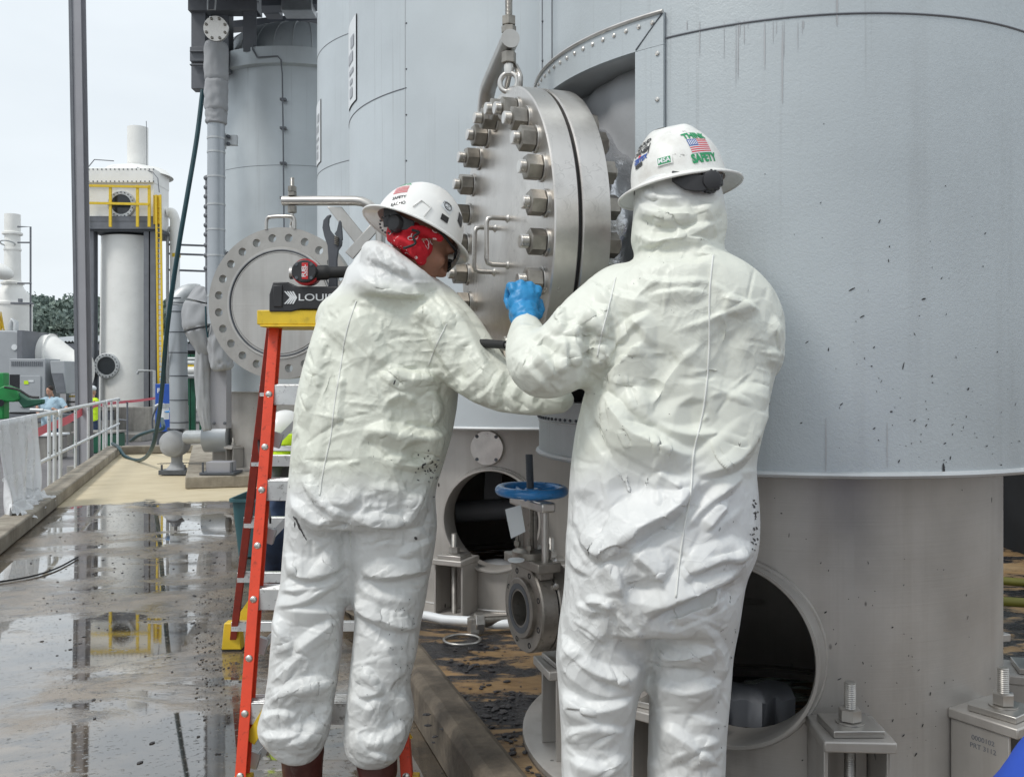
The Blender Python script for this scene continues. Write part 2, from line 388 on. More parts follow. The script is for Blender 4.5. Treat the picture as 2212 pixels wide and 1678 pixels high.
# ---------------------------------------------------------------- vessels
def arc(C, Rr, z, a0, a1, n): return [Vector((C[0]+Rr*math.cos(a0+(a1-a0)*i/n), C[1]+Rr*math.sin(a0+(a1-a0)*i/n), z)) for i in range(n+1)]
def wall(C, Rr, z0, z1, holes=(), rect=None, n=160):
    """cylinder wall; holes: (angle, z, r) round openings; rect: (a0, a1, za, zb) rectangular opening"""
    mb = MB(); P = lambda a, z: Vector((C[0]+Rr*math.cos(a), C[1]+Rr*math.sin(a), z)); used = []
    zs = [(z0, z1)]
    segs = []
    if holes:
        for (ah, zh, rh) in holes:
            s = rh*1.35/Rr; za, zb = zh-rh*1.35, zh+rh*1.35; K = 64; inn = []; out = []
            for i in range(K):
                t = TAU*i/K-PI; cx, cz = math.cos(t), math.sin(t); m = max(abs(cx), abs(cz))
                inn.append(P(ah+cx*rh/Rr, zh+cz*rh)); out.append(P(ah+cx/m*s, zh+cz/m*rh*1.35))
            mid = [P(0, 0)]*K
            mid = [P(ah+math.cos(TAU*i/K-PI)*rh*1.15/Rr, zh+math.sin(TAU*i/K-PI)*rh*1.15) for i in range(K)]
            mb.ring([inn, mid, out], True, False, False)
            # corners of the square
            used.append((ah-s, ah+s, za, zb))
            for (sa, sz) in ((1,1), (-1,1), (-1,-1), (1,-1)): pass
    if rect: used.append(rect)
    def strip(a0, a1, za, zb):
        if zb-za < 1e-5 or a1-a0 < 1e-6: return
        m = max(1, int(math.ceil((a1-a0)/TAU*n))); mb.ring([arc(C, Rr, za, a0, a1, m), arc(C, Rr, zb, a0, a1, m)], False, False, False)
    if not used: strip(-PI, PI, z0, z1)
    else:
        used.sort(); base = used[0][0]; cur = base
        for (a0, a1, za, zb) in used:
            strip(cur, a0, z0, z1); strip(a0, a1, z0, za); strip(a0, a1, zb, z1); cur = a1
        strip(cur, base+TAU, z0, z1)
    return mb
def ring_bead(C, Rr, z, r, a0=-PI, a1=PI, n=160): 
    return MB().tube(arc(C, Rr, z, a0, a1, n), r, 8)

def make_chair_proto(base):                                   # anchor chair, local frame: x outward, origin at the skirt foot
    t = thing('anchor_chair', base, 'anchor chair', 'bracket')
    OFF[t.name] = Vector((0,0,0))
    for s in (-1, 1): obj('side_plate', MB().box((.075, s*.072, .1175), (.15, .010, .235)), M['skirt'], t, bevel=.002)
    obj('back_plate', MB().box((.007, 0, .1175), (.012, .13, .235)), M['skirt'], t, bevel=.002)
    obj('top_plate', MB().box((.085, 0, .249), (.18, .166, .026)), M['skirt'], t, bevel=.004)
    obj('washer_plate', MB().box((.092, 0, .271), (.12, .12, .016), Matrix.Rotation(R(4), 3, 'Z')), M['steel'], t, bevel=.002)
    b = MB(); b.lathe((.092, 0, .2795), (.092, 0, 1.2795), [(0, .034), (.003, .034)], 24); b.nut((.092, 0, .283), (0,0,1), .046, .030)
    o = obj('nut', b, M['steel'], t)
    obj('anchor_stud', MB().stud((.092, 0, .0), (.092, 0, .375), .0142, .0050, 16), M['studsteel'], t)
    return t
CHAIR = [None]
def chair(C, rad, ang, z, label, group, par):
    if CHAIR[0] is None: t = make_chair_proto((0,0,0)); CHAIR[0] = t
    else: t = copy_tree(CHAIR[0])
    t.location = (C[0]+rad*math.cos(ang), C[1]+rad*math.sin(ang), z); t.rotation_euler = (0, 0, ang)
    if 'category' in t: del t['category']
    if 'label' in t: del t['label']
    t.parent = par; t.location = Vector(t.location)-OFF[par.name]
    return t

def vessel(C, Rj, Rs, zt, zj, label, holes, seams, rivets, chairs, zb=.13, jm='jacketB', rect=None, dome=False, nrot=0):
    t = thing('insulated_vessel', (C[0], C[1], zb), label, 'tank', 'insulated vessels in a row')
    j = obj('jacket', wall(C, Rj, zj, zt, rect=rect, n=220), M[jm], t)
    obj('drip_edge', ring_bead(C, Rj+.002, zj, .0085), M['galv'], t)
    obj('soffit', MB().ring([arc(C, Rj-.001, zj+.006, -PI, PI, 120), arc(C, Rs+.001, zj+.006, -PI, PI, 120)], False, False, False), M['galv'], t)
    sk = obj('skirt', wall(C, Rs, zb+.02, zj+.5, holes, n=220), M['skirt'], t)
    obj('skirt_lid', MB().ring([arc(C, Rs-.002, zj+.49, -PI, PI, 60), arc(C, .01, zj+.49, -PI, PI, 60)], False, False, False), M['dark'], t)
    m = MB(); m.ring([arc(C, Rs-.05, zb+.001, 0, TAU, 120), arc(C, Rs-.05, zb+.022, 0, TAU, 120), arc(C, Rs+.19, zb+.022, 0, TAU, 120), arc(C, Rs+.2, zb+.016, 0, TAU, 120), arc(C, Rs+.2, zb+.001, 0, TAU, 120)], False, False, False)
    obj('base_ring', m, M['skirt'], t)
    obj('grout', MB().ring([arc(C, Rs+.199, zb-.001, 0, TAU, 120), arc(C, Rs+.235, zb-.06, 0, TAU, 120)], False, False, False), M['kerbdirty'], t)
    obj('weld_bead', MB().tube([p+Vector((0,0,0)) for p in arc(C, Rs+.002, zb+.026, 0, TAU, 200)], .006, 6), M['bright'], t)
    if seams:
        m = MB()
        for (z, a0, a1) in seams: m.tube(arc(C, Rj+.0005, z, a0, a1, 120), .0028, 5)
        obj('lap_seam', m, M['greysteel'], t)
    if rivets:
        m = MB(); q = []
        for (a, z0, z1, st) in rivets:
            z = z0
            while z < z1:
                p = Vector((C[0]+Rj*math.cos(a), C[1]+Rj*math.sin(a), z)); q.append(MB().ell(p, (.0045, .0045, .0045), n=8, m=6)); z += st
            p0 = Vector((C[0]+(Rj+.0004)*math.cos(a-.008), C[1]+(Rj+.0004)*math.sin(a-.008), 0))
            m.tube([p0+Vector((0, 0, z0)), p0+Vector((0, 0, z1))], .0022, 5)
        obj('vertical_seam', m, M['galv'], t); many('rivet', q, M['darksteel'], t)
    for (ah, zh, rh) in holes:
        n = Vector((math.cos(ah), math.sin(ah), 0)); c = Vector((C[0], C[1], zh))+n*Rs
        m = MB(); m.lathe(c-n*.10, c+n*.9, [(0, rh-.006), (.125, rh-.006), (.132, rh-.002), (.132, rh+.006), (.10, rh+.008), (0, rh+.008)], 72, False, False)
        obj('manway_sleeve', m, M['skirt'], t, smooth=50)
        pts = []
        for i in range(97):
            a = TAU*i/96; aa = ah+math.cos(a)*(rh+.011)/Rs; pts.append(Vector((C[0]+(Rs+.004)*math.cos(aa), C[1]+(Rs+.004)*math.sin(aa), zh+math.sin(a)*(rh+.011))))
        obj('manway_weld', MB().tube(pts, [.007+.002*noise.noise(Vector((i*.9, 0, 0))) for i in range(97)], 6), M['skirt'], t)
    for a in chairs: chair(C, Rs, a, zb+.022, None, None, t)
    return t

CA = (.853, 2.928); RJ, RS = .767, .619
def hitA(px, Rr, C=CA):                                       # angle on the cylinder seen at column px
    k = (px-CX)/F; a = k*k+1; b = -2*(k*C[0]+C[1]); c = C[0]**2+C[1]**2-Rr*Rr
    Y = (-b-math.sqrt(max(0, b*b-4*a*c)))/(2*a); return math.atan2(Y-C[1], k*Y-C[0]), Y
aR, dR = hitA(1378, RJ)
zin = EYE+(HY-115)/F*dR; ztop = zin+.082
NX = Vector((-.95, -.312, 0)).normalized(); aN = math.atan2(NX.y, NX.x)
aL = aR-2*abs((aR-aN+PI) % TAU-PI) if False else aN-(aR-aN) if aR > aN else aN-(TAU-(aN-aR))
aL2, aR2 = min(aL, aR), max(aL, aR)
if aL2 < -PI: pass
ah, dh = hitA(1568, RS)
CHA = [R(-93.5+36*k) for k in range(10)]
recess = (aL2, aR2, .82, zin)
ZS = 1.185
recess = (aL2, aR2, ZS, zin)
VA = vessel(CA, RJ, RS, 4.2, 1.026, 'large stucco-clad grey tank on a bare steel skirt, nearest, filling the right side', [(ah, .552, .234)],
    [(2.105, aR2-.0+.055, aR2+3.6)], [], CHA, jm='jacketA', rect=recess)
# vertical cladding seams above the opening
m = MB(); q = []
for px in (1172, 1193):
    a, _ = hitA(px, RJ)
    m.tube([Vector((CA[0]+(RJ+.001)*math.cos(a), CA[1]+(RJ+.001)*math.sin(a), z)) for z in (ztop, 4.2)], .0018, 5)
    z = ztop+.05
    while z < 3.2 and px == 1172:
        q.append(MB().ell((CA[0]+(RJ+.001)*math.cos(a+.01), CA[1]+(RJ+.001)*math.sin(a+.01), z), (.004,)*3, n=8, m=6)); z += .12
a, _ = hitA(1437, RJ); m.tube([Vector((CA[0]+(RJ+.001)*math.cos(a), CA[1]+(RJ+.001)*math.sin(a), z)) for z in (ZS, ztop)], .002, 5)
obj('vertical_seam', m, M['greysteel'], VA); many('rivet', q, M['darksteel'], VA)
# frame round the nozzle opening (band follows the cladding)
fw = .082; fa = fw/RJ
def cladP(a, z, e=0.0): return Vector((CA[0]+(RJ+e)*math.cos(a), CA[1]+(RJ+e)*math.sin(a), z))
def band(a0, a1, z0f, z1f, e=.012, n=48):
    rings = []
    for i in range(n+1):
        a = a0+(a1-a0)*i/n; z0 = z0f; z1 = z1f
        rings.append([cladP(a, z0, -.005), cladP(a, z0, e), cladP(a, z1, e), cladP(a, z1, -.005)])
    return MB().ring(rings)
obj('opening_trim', band(aL2-fa, aR2+fa, zin, ztop), M['jacketA'], VA)
obj('opening_trim', band(aR2, aR2+fa, ZS, zin-.001, n=8), M['jacketA'], VA)
obj('opening_trim', band(aL2-fa, aL2, ZS, zin-.001, n=8), M['jacketA'], VA)
m = MB(); m.tube([cladP(aL2-fa+(aR2-aL2+2*fa)*i/60, ztop, .014) for i in range(61)], .005, 8); obj('trim_bead', m, M['bright'], VA)
m = MB()
m.tube([cladP(aR2+.003, zin+.003, .0135), cladP(aR2+fa-.003, ztop-.004, .0135)], .0016, 5)
obj('mitre_joint', m, M['darksteel'], VA)
m = []
for i in range(22):
    a = aL2-fa+.06+(aR2-aL2+2*fa-.1)*i/21; m.append(MB().lathe(cladP(a, ztop-.022, .012), cladP(a, ztop-.022, .02), [(0, .0058), (.003, .0056), (.005, .003)], 10))
for i in range(9): 
    z = zin-.02-i*.115; p = cladP(aR2+fa*.8, z, .012); m.append(MB().lathe(p, cladP(aR2+fa*.8, z, .02), [(0, .0058), (.003, .0056), (.005, .003)], 10))
many('trim_screw', m, M['bright'], VA)
# reveals of the opening and the blanket inside
rings = [[cladP(aL2+(aR2-aL2)*i/48, zin+.001, 0), cladP(aL2+(aR2-aL2)*i/48, zin+.001, -.13)] for i in range(49)]
m = MB().ring(rings, False, False, False)
m.ring([[cladP(aR2, ZS, 0), cladP(aR2, ZS, -.13)], [cladP(aR2, zin, 0), cladP(aR2, zin, -.13)]], False, False, False)
m.ring([[cladP(aL2, ZS, 0), cladP(aL2, ZS, -.13)], [cladP(aL2, zin, 0), cladP(aL2, zin, -.13)]], False, False, False)
rings = [[cladP(aL2+(aR2-aL2)*i/48, ZS, 0), cladP(aL2+(aR2-aL2)*i/48, ZS, -.13)] for i in range(49)]; m.ring(rings, False, False, False)
obj('opening_reveal', m, M['galv'], VA)
rings = []
for i in range(90):
    a = aL2-.02+(aR2-aL2+.04)*i/89; q = []
    for k in range(70):
        z = ZS-.03+(zin-ZS+.04)*k/69
        e = -.06+.022*noise.noise(Vector((a*3.2, z*2.2, 1)))+.014*noise.noise(Vector((a*7+z*3, z*3, 4)))-.03*max(0, (z-zin+.07)/.07)**2-.05*max(0, (a-aR2+.06)/.06)**2*(1 if aR2 > 0 or True else 0)
        q.append(cladP(a, z, e))
    rings.append(q)
obj('insulation_pad', MB().ring(rings, False, False, False), M['blanket'], VA)

C2 = (.185, 5.30); C3 = (-.58, 8.10); C4 = (-2.77, 12.3)
def hz(px, py, Rr, C): a, d = hitA(px, Rr, C); return a, EYE+(HY-py)/F*d
a878, _ = hitA(878, 1.10, C2)
h2a, h2d = hitA(1064, .95, C2)
V2 = vessel(C2, 1.10, .95, 5.2, 1.026, 'blue-grey clad tank with a round hole in its skirt, between the two workers', [(h2a, EYE-(1123-HY)/F*h2d, .238)],
    [(hz(878, 190, 1.1, C2)[1], -PI, a878)], [(a878, 1.2, 5.1, .22)], [R(-116+25.7*k) for k in range(14)])
V3 = vessel(C3, 1.10, .95, 6.4, 1.05, 'pale clad tank showing as a narrow upright band behind the nearer tanks', [], [(hz(740, 78, 1.1, C3)[1], -PI, 0), (hz(740, 350, 1.1, C3)[1], -PI, 0)], [], [])
V4 = vessel(C4, 1.18, 1.0, hz(655, 106, 1.18, C4)[1], hz(600, 846, 1.18, C4)[1], 'clad tank with a domed top under grey steelwork, farthest of the row', [], [(hz(655, 358, 1.18, C4)[1], -PI, PI)], [], [R(-128+30*k) for k in range(12)], zb=.14)
# dome of the far tank
zt4 = hz(655, 106, 1.18, C4)[1]; zb4 = hz(655, 142, 1.18, C4)[1]
prof = [(0, 1.12)]+[(.62*math.sin(R(a)), .12+1.0*math.cos(R(a))) for a in range(8, 90, 8)]
obj('dome', MB().lathe((C4[0], C4[1], zt4), (C4[0], C4[1], zt4+1), prof, 96, False, True), M['jacketB'], V4)
m = MB()
for k in range(30):
    a = TAU*k/30; m.tube([Vector((C4[0]+(r+.002)*math.cos(a), C4[1]+(r+.002)*math.sin(a), zt4+h)) for h, r in prof[:9]], .006, 5)
obj('dome_seam', m, M['galv'], V4)
m = MB().ring([arc(C4, 1.182, zt4+.01, -PI, PI, 100), arc(C4, 1.26, zt4, -PI, PI, 100), arc(C4, 1.26, zb4, -PI, PI, 100), arc(C4, 1.182, zb4-.01, -PI, PI, 100)], False, False, False)
obj('collar_band', m, M['jacketB'], V4)
m = MB(); pts = [hz(p[0], p[1], 1.27, C4)+p for p in ((545, 95), (546, 108), (556, 125), (565, 124), (600, 122), (607, 130), (610, 160), (612, 300), (614, 520), (615, 640))]
m.tube([Vector((C4[0]+1.275*math.cos(a), C4[1]+1.275*math.sin(a), z)) for (a, z, _, _) in pts], .009, 6)
for y in (214, 276, 352, 427, 503): 
    a, z = hz(611, y, 1.27, C4); m.box((C4[0]+1.24*math.cos(a), C4[1]+1.24*math.sin(a), z), (.07, .07, .025))
obj('conduit', m, M['greysteel'], V4)
# label plates on the two middle tanks
def cyl_plate(C, Rr, px0, px1, y0, y1, name, par, mat, e=.003):
    a0 = hitA(px0, Rr, C)[0]; a1 = hitA(px1, Rr, C)[0]; dm = hitA((px0+px1)/2, Rr, C)[1]
    z1 = EYE+(HY-y0)/F*dm; z0 = EYE+(HY-y1)/F*dm
    return obj(name, MB().ring([arc(C, Rr+e, z0, a0, a1, 8), arc(C, Rr+e, z1, a0, a1, 8)], False, False, False), mat, par), a0, a1, z0, z1
for (C, V, x0, x1, y0, y1) in ((C2, V2, 755.2, 771, 42, 225), (C3, V3, 683.3, 693.5, 222, 355)):
    _, a0, a1, z0, z1 = cyl_plate(C, 1.10, x0-.15, x1+.6, y0-1, y1+1, 'label_border', V, M['ink'], .003)
    _, a0, a1, z0, z1 = cyl_plate(C, 1.10, x0, x1, y0+.6, y1-.6, 'label_plate', V, M['label'], .006)
    m = MB()
    for (f0, f1, g0, g1) in ((.3,.62,.08,.2), (.3,.62,.24,.3), (.2,.7,.36,.42), (.25,.8,.5,.62), (.15,.5,.66,.8)):
        aa = a0+(a1-a0)*(1-f1); ab = a0+(a1-a0)*(1-f0)
        m.ring([arc(C, 1.109, z0+(z1-z0)*g0, aa, ab, 3), arc(C, 1.109, z0+(z1-z0)*g1, aa, ab, 3)], False, False, False)
    obj('label_print', m, M['greyprint'], V)
# round cover plate on the middle tank's skirt
a, d = hitA(1054, .95, C2); n = Vector((math.cos(a), math.sin(a), 0)); c = Vector((C2[0], C2[1], EYE-(967-HY)/F*d))+n*.95
t = thing('cover_plate', c, 'round steel cover plate with four bolt holes on the skirt above the hole', 'cover plate')
obj('disc', MB().lathe(c-n*.01, c+n, [(0, .082), (.028, .082), (.03, .080)], 48), M['bright'], t)
tg = Vector((-n.y, n.x, 0)); m = []
for s in (-1, 1):
    for z in (-1, 1): m.append(MB().lathe(c+n*.018+tg*s*.048+Vector((0,0,z*.054)), c+n*1+tg*s*.048+Vector((0,0,z*.054)), [(0, .0085), (.004, .0085), (.004, .005)], 12))
many('screw', m, M['darksteel'], t)

def flecks(C, Rr, pts, mat, name, par):
    m = MB()
    for (px, py, l, w_, an) in pts:
        a, d = hitA(px, Rr, C); z = EYE+(HY-py)/F*d; s = d/F; q = []
        for k in range(10):
            t = TAU*k/10; rr_ = 1+.3*noise.noise(Vector((px+k, py, t))); u, v = l*math.cos(t)*rr_*s, w_*math.sin(t)*rr_*s; x, y = u*math.cos(an)-v*math.sin(an), u*math.sin(an)+v*math.cos(an)
            q.append(Vector((C[0]+(Rr+.0012)*math.cos(a+x/Rr), C[1]+(Rr+.0012)*math.sin(a+x/Rr), z+y)))
        m.add(q, [list(range(10))])
    o = obj(name, m, mat, par, smooth=180); o['kind'] = 'stuff'; return o
rg = np.random.default_rng(31); P_ = [(1840, 625, 8, 1.6, .5), (1862, 684, 6, 1.4, .5), (1995, 646, 5, 2, .3), (1951, 790, 9, 1.2, 1.35), (2208-170, 1014, 3, 14, .1), (2013, 812, 3, 1.5, 1), (2091, 840, 4, 2, .9), (2154, 760, 2.5, 1.5, .6), (1925, 889, 3, 2, .1), (1888, 925, 4, 1.2, .6), (1975, 908, 4, 1.4, .8)]
for i in range(110):
    x = 2020+rg.normal()*130; y = 900+rg.normal()*100
    if i % 4 == 0: x, y = 1650+rg.random()*540, 200+rg.random()*800
    if 1600 < x < 2205 and y < 1012: P_.append((x, y, .8+rg.random()**3*4, .6+rg.random()*.9, .9+rg.normal()*.5))
flecks(CA, RJ, P_, M['ink'], 'sludge_flecks', VA)
P_ = []
for i in range(100):
    x = 1830+rg.normal()*130; y = 1500+rg.normal()*110
    if i % 3 == 0: x, y = 1660+rg.random()*480, 1050+rg.random()*600
    if 1650 < x < 2150 and (x-1568)**2+(y-1395)**2 > 205**2: P_.append((x, y, .8+rg.random()**3*4.5, .6+rg.random()*1.1, 1.1+rg.normal()*.4))
flecks(CA, RS, P_, M['ink'], 'sludge_flecks', VA)
P_ = [(1640+rg.normal()*75, 45+l_*.45, l_*.5, .5+rg.random()**2*1.1, 1.57) for l_ in (20+rg.random(15)**2*150)]; P_ += [(1784, 960, 60, 1.6, 1.57), (1916, 960, 50, 1.3, 1.57), (1690, 140, 90, 1.6, 1.57), (1808, 20, 40, 2, 1.57)]
M['streak'] = m_plain('dried_streak', (.41,.42,.435), .6, 0, .1, 9)
flecks(CA, RJ, P_, M['streak'], 'drip_streaks', VA)
# stamped number on the nearest chair's cheek

# odds and ends seen inside the two skirt openings
q = W(1628, 1522, 2.62); rings = []
for i in range(13):
    a = q+Vector((-.10+.017*i, .02*math.sin(i*.8), 0)); rings.append([a+Vector((0, -.05+.012*math.sin(i*1.7), -.045)), a+Vector((0, -.055+.012*math.sin(i*1.7), .03+.006*math.sin(i*2.3))), a+Vector((0, .0, .05)), a+Vector((0, .06, .045)), a+Vector((0, .06, -.045))])
obj('cloth_bag', MB().ring(rings), M['greysteel'], smooth=60, loc=q*1.0, label='grey pleated cloth bag lying inside the big round opening', category='bag')
t = thing('inner_pipe', W(1060, 1100, 4.9), 'grey pipe with a flat hanger inside the middle tank\'s round opening', 'pipe')
obj('pipe', MB().cyl(W(985, 1105, 4.85), W(1180, 1095, 4.85), .055, n=20), M['greysteel'], t); obj('hanger', MB().bar(W(1063, 1085, 4.86), W(1068, 990, 4.9), .09, .01, (0, 1, 0)), M['greysteel'], t)
q = W(1075, 1222, 4.62); obj('cloth_bag', MB().ell(q, (.10, .07, .035), None, 20, 10), M['blanket'], smooth=180, loc=q*1.0, label='small grey cloth heap at the lip of the middle tank\'s round opening', category='bag')

m = MB().tube([cladP(aL2-fa-.3+(aR2-aL2+.5)*i/80, 1.125, .001) for i in range(81)], .003, 6); obj('lap_seam', m, M['galv'], VA)
many('rivet', [MB().ell(cladP(aL2-fa+(aR2-aL2)*i/24, 1.135, .002), (.0045,)*3, n=8, m=6) for i in range(25)], M['darksteel'], VA)
# ---------------------------------------------------------------- bolted manway: nozzle flange, blind cover, studs
ax = NX.copy(); TT = .93; fc = Vector((CA[0], CA[1], 0))+ax*TT; fc.z = 1.638    # centre of the cover's outer face
side = Vector((0,0,1)).cross(ax).normalized(); UP = Vector((0,0,1))
def FP(r, a, h=0.0): return fc+ax*h+(side*math.cos(a)+UP*math.sin(a))*r
FR = .430; BR = .368; TB = .064; TG = .0095; TF = .076
t = thing('blind_flange', fc, 'thick round steel cover bolted over the big tank\'s opening, two handles on its face', 'flange')
obj('disc', MB().lathe(fc, fc-ax, [(-.001, .02), (0, FR-.004), (.003, FR), (TB-.003, FR), (TB, FR-.004)], 128), M['brushed'], t, smooth=25)
for (px, y0, y1, pin) in ((1033, 490, 583, 0), (1062, 470, 573, 0)):
    # plane hit on the face for the feet of each handle
    def face(px, py, h=0.0):
        dr = Vector(((px-CX)/F, 1, -(py-HY)/F)); o = Vector((0,0,EYE)); k = (fc+ax*h-o).dot(ax)/dr.dot(ax); return o+dr*k
    a = face(px+37 if px < 1050 else px+35, y0+3 if px < 1050 else y0+2); b = face(px+35, y1+5 if px < 1050 else y1)
    H = .062; c = .016
    pts = [a, a+ax*(H-c), a+ax*(H-.004)-UP*.004, a+ax*H-UP*c, b+ax*H+UP*c, b+ax*(H-.004)+UP*.004, b+ax*(H-c), b]
    m = MB().tube(pts, .0068, 12); 
    for p in (a, b): m.lathe(p, p+ax, [(0, .014), (.004, .010), (.008, .0072)], 14)
    obj('handle', m, M['nut' if False else 'steel'], t, smooth=60)
lug0 = FP(FR-.004, R(90)+.12, -TB/2); lug1 = FP(FR-.004, R(90)-.16, -TB/2)
m = MB().tube(spl([lug0, lug0+UP*.04, (lug0+lug1)/2+UP*.085, lug1+UP*.04, lug1], 8), .0085, 10); obj('lifting_bail', m, M['steel'], t, smooth=60)
nst = 24
for i in range(nst):
    a = TAU*(i+.5)/nst; ph = random.random()*6
    p = FP(BR, a); L0 = .062+random.random()*.007
    s = MB().stud(p+ax*L0, p-ax*(TB+TG+TF+.05), .0175, .0036, 16); so_ = obj('stud', s, M['bright'], t)
    m = MB(); m.lathe(p, p+ax, [(0, .0355), (.005, .0355), (.006, .0345)], 28); obj('washer', m, M['steel'], so_)
    m = MB().nut(p+ax*.006, ax, .057, .040, ph); m.lathe(p+ax*.0065, p+ax*1, [(0, 0.0265), (.0015, 0.0265)], 24); obj('nut', m, M['nut'], so_)
    p2 = p-ax*(TB+TG+TF); m = MB().nut(p2, -ax, .057, .042, ph*2); obj('nut', m, M['nut'], so_)
obj('gasket', MB().lathe(fc-ax*(TB+.0005), fc-ax*10, [(0, FR-.012), (TG-.001, FR-.012)], 96), M['rubber'], t)
n0 = fc-ax*(TB+TG)
t = thing('nozzle_flange', n0, 'welded steel flange behind the bolted cover, on the big tank\'s nozzle', 'flange')
obj('ring', MB().lathe(n0, n0-ax, [(0, .25), (0.0, FR-.004), (.003, FR), (TF-.003, FR), (TF, FR-.005), (TF+.001, .25)], 128, False, False), M['brushed'], t, smooth=25)
rings = []                                                    # foil-wrapped neck running back into the opening
for i in range(30):
    h = TF+i/29*.28; q = []
    for k in range(120):
        a = TAU*k/120; rr = .335+.012*noise.noise(Vector((math.cos(a)*4, math.sin(a)*4, h*9)))+.009*noise.noise(Vector((math.cos(a)*11, math.sin(a)*11, h*30)))-(.05*(1-i/5)**2 if i < 5 else 0)
        q.append(n0-ax*h+(side*math.cos(a)+UP*math.sin(a))*rr)
    rings.append(q)
gq = NG('crinkled_foil'); v = gq.noise(9, 6, .7, None, 1.2); v2 = gq.noise(30, 3)
gq.set(col=(.62,.63,.65), met=.9, ro=.27, nrm=gq.bump(gq.math('ADD', v, gq.math('MULTIPLY', gq.ramp(v2, [(.3, 0), (.7, 1)]), .3)), .5, .012)); M['foil'] = gq.m
obj('foil_wrap', MB().ring(rings, True, False, False), M['foil'], t, smooth=80)
m = MB()
for a in (R(38), R(20), R(-8)): m.tube([n0-ax*(TF+.03+.2*j/8)+(side*math.cos(a+PI)+UP*math.sin(a))*(.345+.006*math.sin(j*2)) for j in range(9)], .008, 6)
# blanket of dark cloth below the nozzle
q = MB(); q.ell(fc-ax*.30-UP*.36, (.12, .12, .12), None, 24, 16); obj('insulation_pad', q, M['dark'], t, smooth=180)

def davit(cap, back, zb, rod_top, label, jib_lug, cross=False, mat='steel', r=.026):
    cap = Vector(cap); back = Vector(back); t = thing('davit_arm', Vector((back.x, back.y, zb)), label, 'davit')
    dr = (back-cap).normalized(); 
    pts = [cap, cap+(back-cap)*.5, back-dr*.12]+[back-dr*.12*math.cos(R(x))**1*1+dr*0 if False else back-dr*.12+dr*.12*math.sin(R(x))-UP*.12*(1-math.cos(R(x))) for x in range(15, 91, 15)]+[Vector((back.x, back.y, zb))]
    obj('arm', MB().tube(pts, r, 20), M[mat], t, smooth=50)
    e = cap+dr*.075 if jib_lug is None else cap+dr*jib_lug
    m = MB().stud(e+UP*(r+.001), Vector((e.x, e.y, rod_top)), .0105, .0038, 14); s = obj('threaded_rod', m, M['steel'], t)
    obj('nut', MB().nut(e+UP*(r-.001), UP, .036, .020), M['nut'], s); obj('nut', MB().nut(e+UP*(r+.0195), UP, .036, .026, .5), M['nut'], s); obj('nut', MB().nut(e-UP*(r+.034), UP, .036, .032, .2), M['nut'], s)
    return t, e
capd = 2.57
cap = W(1103, 83, capd); back = W(1046, 206, 3.09); back.z = cap.z
dv, e = davit(cap, back, 1.40, 3.3, 'steel swing arm rising behind the bolted cover and holding it by an eye bolt', .03)
m = MB(); z0 = e.z-.061; m.lathe((e.x, e.y, z0), (e.x, e.y, z0-1), [(0, .012), (.012, .014), (.03, .012)], 16)
m.torus((e.x, e.y, z0-.052), (.35, 1, 0), .026, .0075, 36, 12); obj('eye_bolt', m, M['bright'], dv, smooth=60)
m = MB().prism([back+Vector((.03,-.02,-.16)), back+Vector((.06,-.1,-.03)), back+Vector((.075,-.14,-.03)), back+Vector((.045,-.02,-.26))], (.01,.004,0)); obj('gusset', m, M['steel'], dv)
m = MB().bar((back.x, back.y, 1.44), (back.x+.3, back.y+.05, 1.44), .05, .06); obj('bracket', m, M['steel'], dv, bevel=.004)

# second cover: swung open, hanging from its own davit
D2 = 4.35; SC2 = D2/5.25; FR_ = FR; FR = FR*SC2
oc = W(606, 655, D2); on = Vector((-.13, -1, 0)).normalized(); osd = Vector((0,0,1)).cross(on).normalized()
t = thing('blind_flange', oc, 'round steel cover swung open with a ring of empty bolt holes, hanging behind the ladder', 'flange')
K = 24; m = MB(); hr = .0235*SC2; rb = .372*SC2; ri = .318*SC2
# front face annulus with real holes
def OP(r, a, h): return oc-on*h+(osd*math.cos(a)+UP*math.sin(a))*r
for h, flip in ((0, 0), (.062, 1)):
    for i in range(K):
        ac = TAU*(i+.5)/K; hw = PI/K; N = 16; inn = []; out = []
        for j in range(N):
            th = TAU*j/N; inn.append(OP(rb, ac, h)+(OP(1, ac, h)-OP(0, ac, h))*hr*math.cos(th)+(OP(1, ac+PI/2, h)-OP(0, ac, h))*hr*math.sin(th))
            cx, cy = math.cos(th), math.sin(th); mm = max(abs(cx), abs(cy)); cx /= mm; cy /= mm
            rr = rb+(cx*(FR-rb) if cx > 0 else cx*(rb-ri)); out.append(OP(rr, ac+cy*hw, h))
        m.ring([inn, out], True, False, False)
for i in range(K):
    ac = TAU*(i+.5)/K; f = []
    for h in (0, .062): f.append([OP(rb, ac, h)+(OP(1, ac, h)-OP(0, ac, h))*hr*math.cos(TAU*j/16)+(OP(1, ac+PI/2, h)-OP(0, ac, h))*hr*math.sin(TAU*j/16) for j in range(16)])
    m.ring(f, True, False, False)
m.lathe(oc, oc-on, [(0, FR), (.062, FR)], 96, False, False)
m.lathe(oc, oc-on, [(.0621, ri), (.0621, .01)], 64, False, False)
obj('ring', m, M['dullsteel'], t, smooth=30)
obj('raised_face', MB().lathe(oc, oc+on, [(-.002, ri+.001), (.006, ri-.002), (.006, .300*SC2), (.001, .296*SC2), (.001, .288*SC2), (.004, .284*SC2), (.004, .01)], 96, False, True), M['steel'], t, smooth=25)
m = MB().torus(oc+on*.0035, on, .300*SC2, .0045, 90, 6); obj('gasket_groove', m, M['darksteel'], t, smooth=60)
